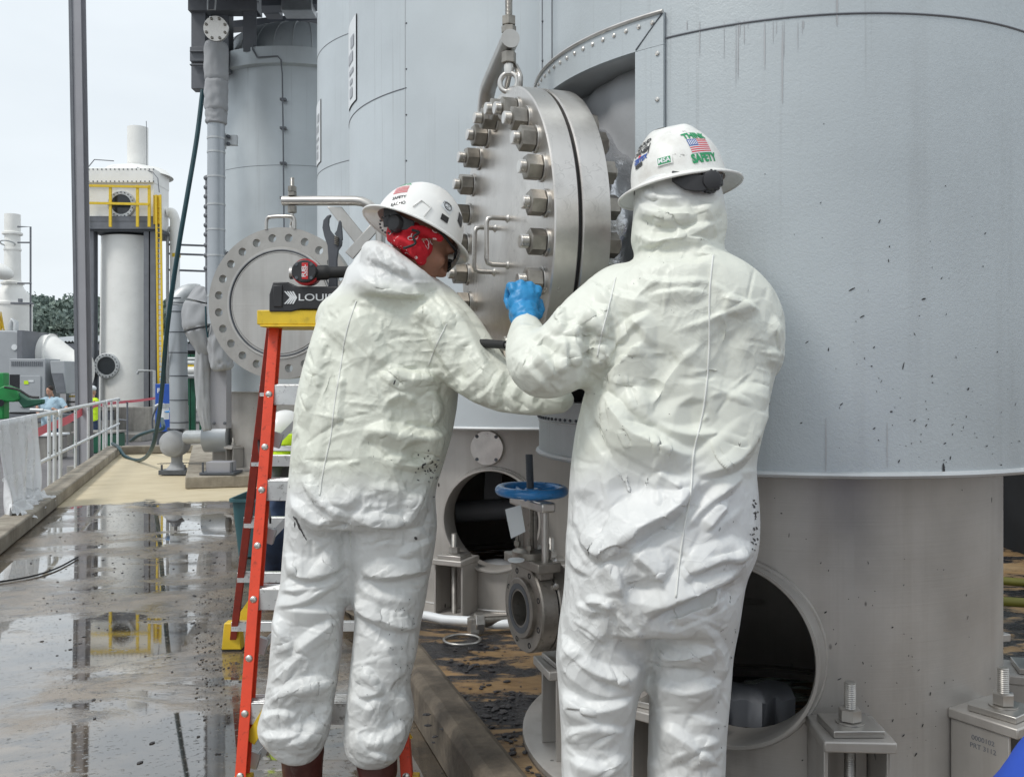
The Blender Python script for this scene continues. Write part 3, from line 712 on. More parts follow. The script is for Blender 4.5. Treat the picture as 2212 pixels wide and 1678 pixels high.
lz = oc+UP*FR; m = MB().tube(spl([lz+osd*.07-UP*.01, lz+osd*.066+UP*.04, lz+osd*.04+UP*.05, lz-osd*.04+UP*.05, lz-osd*.066+UP*.04, lz-osd*.07-UP*.01], 6), .0085, 10); obj('lifting_bail', m, M['steel'], t, smooth=60)
c2 = W(611, 434, D2+.02); b2 = W(822, 434, D2-.06)
dv2, e = davit(c2, b2, 1.3, W(628, 383, D2).z, 'steel swing arm with cross gusset plate holding the open cover by its bail', .047, r=.0225)
m = MB(); z0 = e.z-.061; m.lathe((e.x, e.y, z0), (e.x, e.y, z0-1), [(0, .01), (.02, .012), (.04, .009)], 14); m.torus((e.x, e.y, z0-.055), (1, .6, 0), .022, .0065, 30, 10); obj('eye_bolt', m, M['bright'], dv2, smooth=60)
# X shaped gusset
m = MB(); q = [(706, 447), (738, 447), (830, 560), (812, 585)]
m.prism([W(x, y, D2-.03) for x, y in q], (0, .012, 0)); q = [(745, 545), (822, 462), (838, 474), (762, 560)]
m.prism([W(x, y, D2-.032) for x, y in q], (0, .0115, 0)); obj('gusset', m, M['steel'], dv2, bevel=.003)
for x, y, dx in ((718, 600, 10), ): pass

# ---------------------------------------------------------------- knife gate valve
vd = 2.72; vc = W(1130, 1312, vd); va = Vector((-.91, -.42, 0)).normalized(); vs = UP.cross(va).normalized()
t = thing('gate_valve', vc-UP*.15, 'blue-handwheel gate valve with open round bore between the workers', 'valve')
def VP(h, s=0, z=0): return vc+va*h+vs*s+UP*z
m = MB().lathe(vc, vc+va, [(-.05, .13), (-.005, .13), (0, .127), (0, .088), (.012, .088), (.014, .085), (.014, .062)], 64, False, False); m.lathe(vc, vc+va, [(-.05, .13), (-.05, .05), (.013, .05), (.013, .062)], 64, False, False)
obj('body_ring', m, M['valve'], t, smooth=30)
m = MB().lathe(vc, vc+va, [(.0135, .072), (.0148, .072), (.0148, .056), (-.045, .0555)], 64, False, False); obj('seat_ring', m, M['darksteel'], t, smooth=30)
m = []
for k in range(8):
    a = TAU*(k+.5)/8; p = vc+(vs*math.cos(a)+UP*math.sin(a))*.109; m.append(MB().lathe(p-va*.01, p+va, [(.0, .0085), (.0112, .0085), (.0112, .006), (.004, .005)], 12))
many('bolt_hole', m, M['dark'], t)
obj('back_ring', MB().lathe(vc, vc-va, [(.056, .05), (.056, .128), (.060, .131), (.105, .131), (.110, .126), (.14, .10), (.3, .098)], 64, False, False), M['valve'], t, smooth=30)
obj('gasket', MB().lathe(vc, vc-va, [(.0505, .124), (.0555, .124)], 48), M['rubber'], t)
hb = (EYE-(1205-HY)/F*vd)-vc.z
rot = Matrix((va, vs, UP)).transposed()
m = MB().box(VP(-.028, 0, .115+(hb-.115)/2-.01), (.044, .20, hb-.10), rot); m.box(VP(-.028, 0, hb-.012), (.075, .235, .028), rot)
obj('bonnet', m, M['valve'], t, bevel=.004)
yk = EYE-(1088-HY)/F*vd-vc.z
for s in (-1, 1):
    p = VP(-.028, s*.088, hb); obj('yoke_column', MB().cyl(p, p+UP*(yk-hb), .0105, n=16), M['bright'], t)
m = MB().box(VP(-.028, 0, yk), (.045, .225, .028), rot); obj('yoke_bridge', m, M['bright'], t, bevel=.006)
m = MB().box(VP(-.028, 0, hb+.05), (.012, .055, .22), rot); m.box(VP(-.015, 0, hb+.06), (.012, .05, .2), rot); obj('gate_blade', m, M['valve'], t, bevel=.002)
m = MB().lathe(VP(-.028, 0, hb), VP(-.028, 0, hb+1), [(0, .058), (.02, .058), (.022, .05), (.03, .04)], 32)
for s in (-1, 1):
    for q in (-1, 1): m.nut(VP(-.028+q*.028, s*.04, hb+.03), UP, .017, .014); m.cyl(VP(-.028+q*.028, s*.04, hb+.02), VP(-.028+q*.028, s*.04, hb+.062), .005, n=10)
obj('gland', m, M['nut'], t)
hwz = EYE-(1060-HY)/F*vd-vc.z; hw = VP(-.028, 0, hwz); HRr = .098
m = MB().torus(hw, (.02, -.02, 1), HRr-.004, .0145, 64, 16)
for k in range(4):
    a = TAU*k/4+.5; p = hw+Vector((math.cos(a), math.sin(a), 0))*HRr; c = hw-UP*.006+Vector((math.cos(a+.35), math.sin(a+.35), 0))*HRr*.5
    m.tube(spl([hw-UP*.012, c, p], 6), .0085, 10)
m.lathe(hw-UP*.03, hw+UP, [(0, .024), (.025, .026), (.036, .02)], 24); obj('handwheel', m, M['blue'], t, smooth=60)
obj('threaded_stem', MB().stud(hw-UP*.1, W(1143, 982, vd)+Vector((0, .017, 0)), .0115, .0042, 16), M['darksteel'], t)
m = MB().prism([W(1091, 1100, vd-.02), W(1125, 1090, vd-.02), W(1135, 1148, vd-.03), W(1104, 1163, vd-.03)], (0, .0012, 0)); obj('tag', m, M['label'], t)
p = W(1115, 1210, vd-.07); obj('nameplate', MB().lathe(p, p+Vector((0,-.1,1)), [(0, .024), (.002, .024)], 24), M['label'], t)
for s in (-1, 1):
    for z in (.08, .15): m = MB().nut(VP(-.05, s*.1, z), vs*s, .017, .014); obj('nut', m, M['bright'], t)
# pipe from the valve back to the big tank
pv = vc-va*.3; t = thing('drain_pipe', pv, 'short steel pipe leading from the gate valve to the big tank', 'pipe')
obj('pipe', MB().tube(spl([vc-va*.285, vc-va*.36, vc-va*.40+UP*.0+Vector((.1,.05,0)), Vector((CA[0]-.5, CA[1]+.2, vc.z))], 6), .075, 24), M['steel'], t, smooth=60)

# pipework on the pad: white pvc hose hugging the base ring, loose ring, open nipple
pts = [Vector((C2[0]+1.22*math.cos(R(a)), C2[1]+1.22*math.sin(R(a)), .17+.004*math.sin(a))) for a in range(-150, -70, 4)]
o = obj('hose', MB().tube(pts, .021, 12), M['label'], smooth=60, label='white plastic hose lying around the foot of the middle tank', category='hose', loc=pts[8]*1.0)
m = MB().torus(G(998, 1381, .135), (0,0,1), .078, .0065, 60, 8); obj('steel_ring', m, M['steel'], smooth=60, loc=G(998,1381,.135), label='loose steel ring lying on the sludgy pad', category='ring')
p = G(1036, 1367, .13); t = thing('pipe_stub', p, 'short steel pipe with hex nut poking out beside the white hose', 'pipe')
obj('pipe', MB().cyl(p+Vector((0,.0,.05)), p+Vector((.26,.06,.05)), .022, n=20), M['nut'], t); obj('nut', MB().nut(p+Vector((-.02,-.005,.05)), (1,.2,0), .075, .04, .3).nut(p+Vector((-.02,0,.0)), (0,0,1), .06, .07), M['bright'], t)
# lumps of sludge
m = MB(); rg = np.random.default_rng(5)
for i in range(230):
    cx, cy = [(1000, 1560), (1080, 1530), (1120, 1600), (1010, 1420), (1180, 1660), (1060, 1500)][i % 6]
    q = G(cx+rg.normal()*38, cy+rg.normal()*22, .128); s = .003+.009*rg.random()**3
    mm = Euler((rg.random()*3, rg.random()*3, rg.random()*3)).to_matrix(); m.ell(q, (s*1.8, s*1.2, s*.45), Matrix.Rotation(rg.random()*3, 3, 'Z'), 7, 5)
g = NG('wet_sludge'); n_ = g.noise(60, 6, .7); g.set(col=g.mix(n_, (.015,.014,.016), (.09,.085,.09)), ro=.3, nrm=g.bump(n_, .9, .01)); M['sludge'] = g.m
obj('sludge', m, M['sludge'], smooth=0, kind='stuff', label='lumps of wet black sludge on the brown pad')
m = MB()
for i in range(900):
    px = 60+rg.random()*480; py = 1105+abs(rg.normal())*130+(rg.random() < .25)*rg.random()*300
    if py > 1670: continue
    q = G(px, py, .002); s = .0014+.006*rg.random()**6; m.ell(q, (s*1.8, s*1.1, s*.4), Matrix.Rotation(rg.random()*3, 3, 'Z'), 6, 4)
for i in range(500):
    px = 420+rg.random()*110; py = 1400+rg.normal()*90; q = G(px, py, .002); s = .0014+.004*rg.random()**3; m.ell(q, (s*1.5, s, s*.5), Matrix.Rotation(rg.random()*3, 3, 'Z'), 6, 4)
obj('grit', m, M['sludge'], smooth=0, kind='stuff', label='black grit scattered over the wet deck')
pts = [G(x, y, .01) for x, y in ((-40, 1262), (60, 1246), (120, 1228), (168, 1203))]; obj('cable', MB().tube(spl(pts, 6), .006, 8), M['rubber'], smooth=60, loc=pts[1]*1.0, label='thin black cable lying across the wet deck', category='cable')

# ---------------------------------------------------------------- stepladder
t = thing('stepladder', G(700, 1700)*1, 'orange fibreglass stepladder with a yellow top, in front of the open cover', 'ladder')
FLt = W(583, 680, 3.02); FLb = Vector((-.800, 2.64, .0)); FRt = Vector((-.44, 3.02, FLt.z)); FRb = Vector((-.277, 2.64, 0))
RLt = W(577, 700, 3.10); RLb = W(495, 1385, 4.28); RLb.z = .03; RLt.z = FLt.z-.02; RRt = Vector((-.50, 3.12, RLt.z)); RRb = Vector((-.52, 4.28, .03))
def channel(p0, p1, wid, dep, inward, name, mat):             # C-section rail, web outward
    t0 = (p1-p0).normalized(); inw = Vector((inward, 0, 0)); fw_ = t0.cross(inw).normalized()
    if fw_.y > 0: fw_ = -fw_
    th = .004; prof = [(0, 0), (wid, 0), (wid, th), (th, th), (th, dep-th), (wid, dep-th), (wid, dep), (0, dep)]
    m = MB().ring([[p+inw*a-fw_*b for a, b in prof] for p in (p0, p1)]); return obj(name, m, mat, t, bevel=.0015)
fr1 = channel(FLb, FLt, .032, .045, 1, 'front_rail', M['orange']); fr2 = channel(FRb, FRt, .032, .045, -1, 'front_rail', M['orange'])
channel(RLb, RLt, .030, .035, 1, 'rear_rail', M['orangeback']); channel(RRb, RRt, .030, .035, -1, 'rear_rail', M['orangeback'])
def lerp(a, b, k): return a+(b-a)*k
for i, yy in enumerate((835, 1045, 1275, 1530)):
    zk = (1.228, .932, .612, .297)[i]; k = (FLt.z-zk)/FLt.z; a = lerp(FLt, FLb, k); b = lerp(FRt, FRb, k); mid = (a+b)/2+Vector((0, .04, 0)); wx = (b-a).length-.012
    m = MB().box(mid+Vector((0, -.036, -.028)), (wx, .004, .062)); m.box(mid+Vector((0, 0, .002)), (wx, .076, .004)); m.box(mid+Vector((0, .036, -.01)), (wx, .004, .03))
    for j in range(5): m.box(mid+Vector((0, -.03+j*.014, .0055)), (wx, .004, .003))
    obj('step', m, M['alu'], t, bevel=.001)
    p = a+Vector((.036, .03, -.175)); q = mid+Vector((-wx/2+.16, .02, -.035)); m = MB().bar(p, q, .006, .02); m.bar(p-Vector((.01, 0, .02)), p+Vector((.004, 0, .025)), .02, .03)
    obj('step_brace', m, M['galv'], t); m = MB(); p2 = b+Vector((-.036, .03, -.175)); q2 = mid+Vector((wx/2-.16, .02, -.035)); m.bar(p2, q2, .006, .02); obj('step_brace', m, M['galv'], t)
    for (rail, P0, P1, sx, pr) in ((fr1, FLt, FLb, 1, a), (fr2, FRt, FRb, -1, b)):
        for dz in (-.025, -.19):
            kk = (FLt.z-(zk+dz))/FLt.z; c = lerp(P0, P1, kk)+Vector((sx*.016, 0, 0)); m = MB().lathe(c+Vector((0, .001, 0)), c+Vector((0, -1, 0)), [(0, .0115), (.003, .0105), (.0055, .006)], 16); obj('rivet', m, M['bright'], rail, smooth=60)
for i in range(5):
    zk = FLt.z-.25-.27*i; k = (RLt.z-zk)/(RLt.z-.03); a = lerp(RLt, RLb, k); b = lerp(RRt, RRb, k); mid = (a+b)/2
    m = MB().box(mid, ((b-a).length, .004, .042)); m.box(mid+Vector((0, .014, .02)), ((b-a).length, .03, .004)); obj('rear_rung', m, M['alu'], t, bevel=.001)
for p, s in ((RLb, 1), (RRb, -1)):
    m = MB(); q = [p+Vector((-.018*s, -.02, .10)), p+Vector((.05*s, -.02, .10)), p+Vector((.062*s, -.02, -.022)), p+Vector((-.03*s, -.02, -.022))]; m.prism(q, (0, .06, 0)); obj('foot', m, M['yellow'], t, bevel=.004)
    m = MB().box(p+Vector((.016*s, .01, -.026)), (.086, .056, .008)); obj('foot_pad', m, M['rubber'], t)
    m = MB().bar(p+Vector((.04*s, 0, .09)), p+Vector((.165*s, -.02, .27)), .006, .045); obj('corner_brace', m, M['yellow'], t)
for p, s in ((FLb, 1), (FRb, -1)):
    m = MB().box(p+Vector((.018*s, .035, .05)), (.05, .09, .10)); obj('foot', m, M['yellow'], t, bevel=.004)
    m = MB().bar(p+Vector((.03*s, .08, .19)), p+Vector((.16*s, .05, .40)), .006, .035); obj('corner_brace', m, M['yellow'], t)
m = MB().bar(lerp(FLt, FLb, .45)+Vector((.03,.08,0)), lerp(RLt, RLb, .3)+Vector((.02,0,0)), .006, .02); obj('spreader', m, M['black'], t)
# top: yellow tray and black cap with lettering
cl = W(563, 700, 3.0).x; cz0 = W(0, 703, 3.0).z; cz1 = W(0, 672, 3.0).z
m = MB().box((cl+.21, 3.055, (cz0+cz1)/2), (.42, .20, cz1-cz0)); m.box((cl+.21, 3.055, cz0-.004), (.40, .21, .006)); obj('yellow_top', m, M['yellow'], t, bevel=.006)
kz0 = W(0, 674, 2.96).z; kz1 = W(0, 610, 2.96).z; kl = W(583, 0, 2.96).x; kw = .40
m = MB().prism([(kl, 2.95, kz0), (kl, 2.95, kz0+.055), (kl+.012, 2.95, kz1), (kl+.06, 2.95, kz1), (kl+.075, 2.95, kz1-.014), (kl+kw-.07, 2.95, kz1-.014), (kl+kw-.055, 2.95, kz1), (kl+kw-.01, 2.95, kz1), (kl+kw, 2.95, kz0+.055), (kl+kw, 2.95, kz0), (kl+kw-.07, 2.95, kz0), (kl+kw-.1, 2.95, kz0+.008), (kl+.1, 2.95, kz0+.008), (kl+.07, 2.95, kz0)], (0, .17, 0))
cap_ = obj('top_cap', m, M['black'], t, bevel=.004)
m = MB().box((kl+.028, 2.948, kz0+.05), (.03, .006, .07)); obj('cap_panel', m, M['black'], cap_, bevel=.004)
def text(s, size, mat, name, place, parent, ext=.0004, bold=0.0, shear=0, sx=1.0, align='CENTER', sp=1.0, res=6):
    cu = bpy.data.curves.new('text', 'FONT'); cu.body = s; cu.size = size; cu.align_x = align; cu.align_y = 'CENTER'; cu.offset = bold; cu.shear = shear; cu.extrude = ext; cu.resolution_u = res; cu.space_character = sp
    to = bpy.data.objects.new('text', cu); COL.objects.link(to); dg = bpy.context.evaluated_depsgraph_get(); dg.update()
    me = bpy.data.meshes.new_from_object(to.evaluated_get(dg)); bpy.data.objects.remove(to); bpy.data.curves.remove(cu)
    bm = bmesh.new(); bm.from_mesh(me)
    for _ in range(2):
        lg = [ed for ed in bm.edges if ed.calc_length() > size*.25]
        if lg: bmesh.ops.subdivide_edges(bm, edges=lg, cuts=1); 
    bmesh.ops.triangulate(bm, faces=bm.faces); bm.to_mesh(me); bm.free()
    for v in me.vertices: v.co = place(v.co.x*sx, v.co.y, v.co.z)
    me.materials.clear(); me.materials.append(mat); me.name = name
    off = OFF.get(parent.name, Vector((0,0,0))); me.transform(Matrix.Translation(-off))
    o = bpy.data.objects.new(name, me); COL.objects.link(o); o.parent = parent; OFF[o.name] = off; return o
M['silver'] = m_plain('silver_print', (.72,.74,.76), .4, 0, .03, 9)
lz = kz0+.045
text('LOUISVILLE', .031, M['silver'], 'lettering', lambda x, y, z: Vector((kl+.092+x, 2.9485-z, lz+y)), cap_, bold=.0002, align='LEFT', sx=1.35)
m = MB()
for i in range(4):
    o_ = i*.0085; x = kl+.048+o_; m.prism([(x, 2.9482, lz+.020), (x+.005, 2.9482, lz+.020), (x+.024-o_*.3, 2.9482, lz), (x+.005, 2.9482, lz-.020), (x, 2.9482, lz-.020), (x+.018-o_*.3, 2.9482, lz)], (0, .001, 0))
obj('chevron_logo', m, M['silver'], cap_)
for j_, (s_, dz_) in enumerate((('0000102', .205), ('PRT 3112', .185))):
    a_ = CHA[1]; ox = Vector((math.cos(a_), math.sin(a_), 0)); tx = Vector((-math.sin(a_), math.cos(a_), 0)); o0_ = Vector((CA[0], CA[1], .152))+ox*(RS+.085)-tx*.0776
    text(s_, .017, M['greysteel'], 'stamped_number', (lambda dz_: lambda x, y, z: o0_+ox*x+UP*(dz_+y)-tx*z)(dz_), VA, bold=.0000)
# tools on top of the ladder
c = W(657, 586, 2.93); t = thing('impact_wrench', c, 'red and black cordless impact wrench lying on the ladder\'s black cap', 'power tool')
fwd = Vector((0, -1, 0)); m = MB(); m.lathe(c+Vector((0, .10, 0)), c, [(0, .030), (.02, .040), (.07, .043), (.085, .042)], 28); obj('motor_housing', m, M['red'], t, smooth=40)
m = MB(); poly = [c+Vector((.040*math.cos(a)*1.0, -.0, .036*math.sin(a))) for a in [TAU*i/20 for i in range(20)]]; m.prism([p+Vector((0, .014, 0)) for p in poly], (0, -.02, 0)); ec = obj('end_cap', m, M['black'], t, bevel=.004)
m = MB().box(c+Vector((.004, -.0065, 0)), (.020, .003, .052)); lb = obj('red_label', m, M['red'], t, bevel=.001)
text('FUEL', .017, M['label'], 'lettering', lambda x, y, z: c+Vector((.001-y, -.0085-z, x)), t, bold=.0004, sx=1.05)
text('BRUSHLESS', .0062, M['label'], 'lettering', lambda x, y, z: c+Vector((.0105-y, -.0085-z, x)), t, sx=1.0, bold=.0001)
for a in (45, 135, 225, 315):
    p = c+Vector((.033*math.cos(R(a)), -.005, .030*math.sin(R(a)))); obj('screw', MB().lathe(p, p+fwd, [(0, .0055), (.003, .005), (.003, .003)], 12), M['darksteel'], t)
m = MB().tube(spl([c+Vector((.03, .03, -.002)), c+Vector((.075, .03, .0)), c+Vector((.13, .035, .002)), c+Vector((.19, .04, .006))], 6), [.024]*6+[.0185]*6+[.018]*6+[.022], 16); obj('grip', m, M['rubber'], t, smooth=60)
m = MB().box(c+Vector((.205, .045, .005)), (.05, .075, .07)); obj('battery', m, M['black'], t, bevel=.006)
m = MB().cyl(c+Vector((0, .10, 0)), c+Vector((0, .16, 0)), .016, n=20); obj('anvil', m, M['bright'], t)
m = MB().lathe(c+Vector((-.046, .05, 0)), c+Vector((-.2, .05, 0)), [(0, .02), (.01, .02), (.012, .015)], 16); obj('cap_ring', m, M['bright'], t)
# adjustable wrench standing upright
t = thing('adjustable_wrench', W(720, 640, 3.05), 'dark adjustable wrench standing upright on top of the ladder', 'wrench')
P = lambda L_: [W(x, y, 3.05) for x, y in L_]
m = MB().prism(P([(710, 660), (709, 560), (707, 530), (700, 510), (696, 492), (698, 476), (706, 466), (714, 463), (715, 466), (711, 472), (710, 485), (713, 497), (720, 506), (730, 514), (739, 520), (738, 530), (731, 540), (728, 560), (729, 660)]), (0, .014, 0)); obj('body', m, M['darksteel'], t, bevel=.003)
m = MB().prism(P([(722, 505), (727, 498), (731, 480), (734, 475), (737, 480), (739, 500), (740, 518), (736, 521)]), (0, .013, 0)); obj('jaw', m, M['darksteel'], t, bevel=.002)
c = W(727, 520, 3.045); m = MB()
for k in range(5): m.torus(c+Vector((0, 0, -.012+k*.006)), (0.5,0,1), .007, .002, 14, 6)
obj('worm_screw', m, M['nut'], t)
# ---------------------------------------------------------------- railing along the deck edge
rv = -1.69
def pxd(px): return rv/(VD.x*(px-CX)/F+VD.y)
def RU(px, z): d = pxd(px); return Vector(((px-CX)/F*d, d, z))
FR = FR_
RT = .875; RM = .375
def railing(px_list, p0, p1, label):
    t = thing('guard_rail', RU(p0, 0), label, 'railing', 'white pipe railings at the deck edge'); 
    a, b = RU(p0, RT), RU(p1, RT); u = (b-a).normalized()
    obj('top_rail', MB().tube([a-UP*.06+u*.0, a-UP*.02+u*.01, a+u*.04, b-u*.04, b-UP*.02-u*.01, b-UP*.06], .024, 12), M['rail'], t, smooth=60)
    a2, b2 = RU(p0, RM), RU(p1, RM); obj('mid_rail', MB().tube([a2, b2], .021, 12), M['rail'], t, smooth=60)
    for i, px in enumerate(px_list):
        q = RU(px, -.35); e = RU(px, RT-.02); obj('post', MB().cyl(q, e, .021 if i in (0, len(px_list)-1) else .019, n=12), M['rail'], t, smooth=60)
        for z in (RT-.07, RM+.06): obj('rivet', MB().ell(RU(px, z)+Vector((.006, -.02, 0)), (.006,)*3, n=8, m=6), M['darksteel'], t)
M['rail'] = m_plain('rail_paint', (.66,.68,.68), .4, .2, .06, 8)
railing([54, 106, 118], 10, 122, 'white pipe railing section with clear plastic sheet draped over it')
railing([130.5, 163, 190.5, 214.5, 224], 127, 227, 'white pipe railing section crossing in front of the grey steel column')
railing([229.5, 240.5, 254], 228.5, 257, 'white pipe railing section farthest along the deck')
# plastic sheet over the nearest railing
g = NG('clear_poly_sheet'); n = g.noise(4, 5); g.set(col=(.85,.86,.87), ro=g.ramp(n, [(.3, .2), (.7, .4)]), tr=.12, alpha=.93, nrm=g.bump(g.noise(5, 6, .65, None, .8), .6, .03)); M['poly'] = g.m
rings = []
a = RU(-20, RT); b = RU(71, RT); NN = 90
for i in range(NN+1):
    k = i/NN; p = lerp(a, b, k); q = []; ln = 46
    for j in range(ln+1):
        s = j/ln*1.25; gth = 1-.42*(s/1.25)**1.5*max(0, (k-.25))           # gathers towards the left as it falls
        pp = lerp(a, b, k*gth); w_ = .02+.07*s
        fold = math.sin(k*34+1.1*math.sin(s*3))*.55+math.sin(k*61+s*2)*.3+noise.noise(Vector((k*9, s*2.2, 0)))*.9
        out = .035+w_*fold*.8+.07*s
        z = RT+.028-s*.93 if s > .03 else RT+.028
        if s > .90: z = .05+.10*abs(noise.noise(Vector((k*8, s*9, 2))))+max(0, .13-(s-.9)*.3); out += (s-.9)*.35
        q.append(Vector((pp.x, pp.y, 0))+VD*(out if s > .02 else 0)+Vector((0, 0, z)))
    q = [Vector((p.x, p.y, 0))-VD*.06+Vector((0,0,RT-.25)), Vector((p.x, p.y, 0))-VD*.035+Vector((0,0,RT-.02))]+q
    rings.append(q)
o = obj('plastic_sheet', MB().ring(rings, False, False, False), M['poly'], smooth=180, loc=a*1.0, label='crumpled clear plastic sheet draped over the near railing down to the deck', category='plastic sheet')
# red barrier tapes
M['tape'] = m_plain('red_tape', (.62,.10,.13), .5, 0, .1, 10)
def tape(pts, wd, label):
    q = [Vector(p) for p in pts]; rings = [[p+UP*wd/2, p-UP*wd/2+Vector((0, .004, 0)), p-UP*wd/2+Vector((0,.01,0)), p+UP*wd/2+Vector((0,.006,0))] for p in spl(q, 6)]
    return obj('barrier_tape', MB().ring(rings), M['tape'], loc=q[0]*1.0, label=label, category='tape', group='red barrier tapes')
tape([W(60, 946, 12), W(100, 925, 13), W(150, 905, 14), W(205, 872, 16)], .12, 'wide red barrier tape slanting behind the white railing')
tape([W(205, 876, 17), W(248, 870, 20), W(300, 865, 22), W(335, 860, 24)], .06, 'thin red barrier tape running to the blue box')

# ---------------------------------------------------------------- pole, pipes and supports by the far tank
t = thing('steel_column', W(181, 1010, 15.0), 'tall grey steel column standing behind the railing, cut off by the top edge', 'column')
p0 = W(185, 1010, 15.0); p0.z = -.63; p1 = W(166, -60, 15.0); m = MB()
m.bar(p0+Vector((0, -.09, 0)), p1+Vector((0, -.09, 0)), .196, .014, (0, 1, 0)); m.bar(p0+Vector((0, .09, 0)), p1+Vector((0, .09, 0)), .196, .014, (0, 1, 0)); m.bar(p0, p1, .012, .166, (0,1,0))
obj('flanges', m, M['columngrey'], t, bevel=.003); m = MB().bar(p0+Vector((-.065, -.107, 0)), p1+Vector((-.065, -.107, 0)), .05, .02, (0,1,0)); obj('edge_strip', m, M['greysteel'], t)
obj('footing', MB().box((p0.x, p0.y, -.38), (.42, .42, .5)), M['plinth'], t, bevel=.01)
t = thing('stand_pipe', W(467, 700, 10.6), 'clad upright pipe with strapped bands and padded joints beside the domed tank', 'pipe')
pd = 10.6; pc = lambda y: W(467, y, pd)
obj('pipe', MB().cyl(pc(700), pc(228), .098, n=28), M['pipeclad'], t)
for y in (300, 330, 383, 443, 497, 553, 640): obj('band', MB().lathe(pc(y+2), pc(y-2), [(0, .0995), (0, .103), (1, .103), (1, .0995)], 28, rel=True), M['galv'], t)
def lumpy(path, r, amp, sc, seed, n=48, m_=40, pinch=True):
    P = spl(path, max(2, int(m_/(len(path)-1)))); rings = []; N = len(P)
    rs = r if isinstance(r, list) else None
    for i, p in enumerate(P):
        k = i/(N-1); tt = (P[min(i+1, N-1)]-P[max(i-1, 0)]).normalized(); a = tt.orthogonal().normalized() if abs(tt.z) < .98 else Vector((1,0,0)); a = (a-tt*a.dot(tt)).normalized(); b = tt.cross(a)
        rr = r if rs is None else np.interp(k*(len(rs)-1), range(len(rs)), rs)
        e = 1 if not pinch else min(1, (min(k, 1-k)/.12+.001))**.35
        q = []
        for j in range(n):
            an = TAU*j/n; d = a*math.cos(an)+b*math.sin(an)
            nn = noise.noise(Vector((d.x*sc+seed, d.y*sc+d.z*sc, k*sc*1.6))); n2 = noise.noise(Vector((an*5 if True else 0, seed, k*3)))*(1-e)*.8
            q.append(p+d*(rr*(.72+.28*e)+amp*nn+amp*n2))
        rings.append(q)
    return MB().ring(rings)
obj('padding', lumpy([pc(178), pc(140), pc(92)], .135, .012, 2.2, 3), M['blanket'], t, smooth=180)
obj('padding', lumpy([pc(243), pc(210), pc(172)], .132, .014, 2.5, 7), M['blanket'], t, smooth=180)
obj('padding', lumpy([pc(270), pc(255), pc(236)], .120, .01, 2.5, 9), M['blanket'], t, smooth=180)
obj('neck', MB().cyl(W(467, 62, pd+.1), W(467, 62, pd+.1)-UP*.2, .07, n=20), M['steel'], t)
c = W(466, 62, pd-.16); n = Vector((.05, -1, -.12)).normalized(); bf = obj('end_disc', MB().lathe(c-n*.05, c+n, [(0, .138), (.05, .138), (.053, .136)], 40), M['bright'], t)
sd = UP.cross(n).normalized(); u2 = n.cross(sd)
for k in range(8):
    a = TAU*(k+.5)/8; p = c+n*.002+(sd*math.cos(a)+u2*math.sin(a))*.112; obj('bolt', MB().nut(p, n, .028, .02), M['nut'], bf)
t2 = thing('thin_pipe', W(449, 600, 10.8), 'thin knuckled pipe rising just left of the clad stand pipe', 'pipe')
m = MB().cyl(W(449, 640, 10.8), W(449, 383, 10.8), .03, n=14); obj('pipe', m, M['greysteel'], t2)
for y in (385, 405, 425, 447, 466, 487, 507, 530, 552, 580): obj('coupling', MB().ell(W(448, y, 10.8), (.045, .045, .035), n=14, m=8), M['greysteel'], t2, smooth=180)
for y in (300, 552): 
    m = MB().box(W(497, y+4, 10.7), (.17, .05, .12)); m.box(W(484, y+4, 10.65), (.03, .09, .18)); q = obj('pipe_clamp', m, M['galv'], t, bevel=.005)
    for dy in (-8, 8): obj('bolt', MB().nut(W(494, y+4+dy, 10.66), (0, -1, 0), .04, .03), M['darksteel'], q)
# steelwork over the far tank
t = thing('pipe_rack', W(440, 100, 10.9), 'dark grey steel beams above the domed tank in the top left', 'steelwork')
def ib(a, b, wd, dp, name='beam', mat='greysteel'): return obj(name, MB().bar(a, b, wd, dp), M[mat], t, bevel=.004)
dk = 11.2
ib(W(433, -60, dk), W(433, 196, dk), .17, .16, 'hanger'); ib(W(413, 120, dk-.1), W(482, 120, dk-.1), .1, .17); ib(W(411, 112, dk-.16), W(482, 112, dk-.16), .05, .015); ib(W(411, 141, dk-.16), W(482, 141, dk-.16), .05, .015)
ib(W(412, 8, dk-.05), W(560, 8, dk-.05), .2, .24); ib(W(480, 20, dk+.1), W(480, 160, dk+.1), .22, .2, 'hanger')
for x in (540,): 
    m = MB().box(W(x-9, 0, 11.3), (.012, .2, 1.3)); 
    m.bar(W(x, -40, 11.1), W(x, 112, 11.1), .16, .012, (0,1,0)); m.bar(W(x, -40, 11.3), W(x, 112, 11.3), .16, .012, (0,1,0)); m.bar(W(x, -40, 11.2), W(x, 112, 11.2), .012, .2, (0,1,0)); obj('post', m, M['greysteel'], t)
ib(W(400, -35, 11.5), W(700, -28, 13.0), .3, .26); ib(W(470, 12, 12.6), W(700, 4, 12.6), .25, .16); ib(W(490, 60, 13.2), W(700, 40, 13.2), .2, .1)
ib(W(560, 30, 12.2), W(520, -10, 11.0), .08, .1, 'brace'); ib(W(555, 2, 11.1), W(541, 34, 11.1), .03, .06, 'brace')
m = MB().box(W(590, 24, 12.9), (.22, .22, .16)); obj('junction_box', m, M['greysteel'], t, bevel=.01)
m = MB().box(W(646, 18, 12.6), (.42, .3, .18)); obj('equipment_box', m, M['galv'], t, bevel=.01)
m = MB(); q = [W(330, -70, 9.5), W(760, -62, 9.5), W(760, -62, 14.5), W(395, -66, 14.5)]; m.prism(q, (0, 0, .05)); obj('grating_deck', m, M['darksteel'], t)
m = MB().tube([W(449, -20, 10.9), W(449, 22, 10.9), W(464, 22, 10.9), W(468, -20, 10.9)], .012, 6); obj('conduit', m, M['galv'], t)
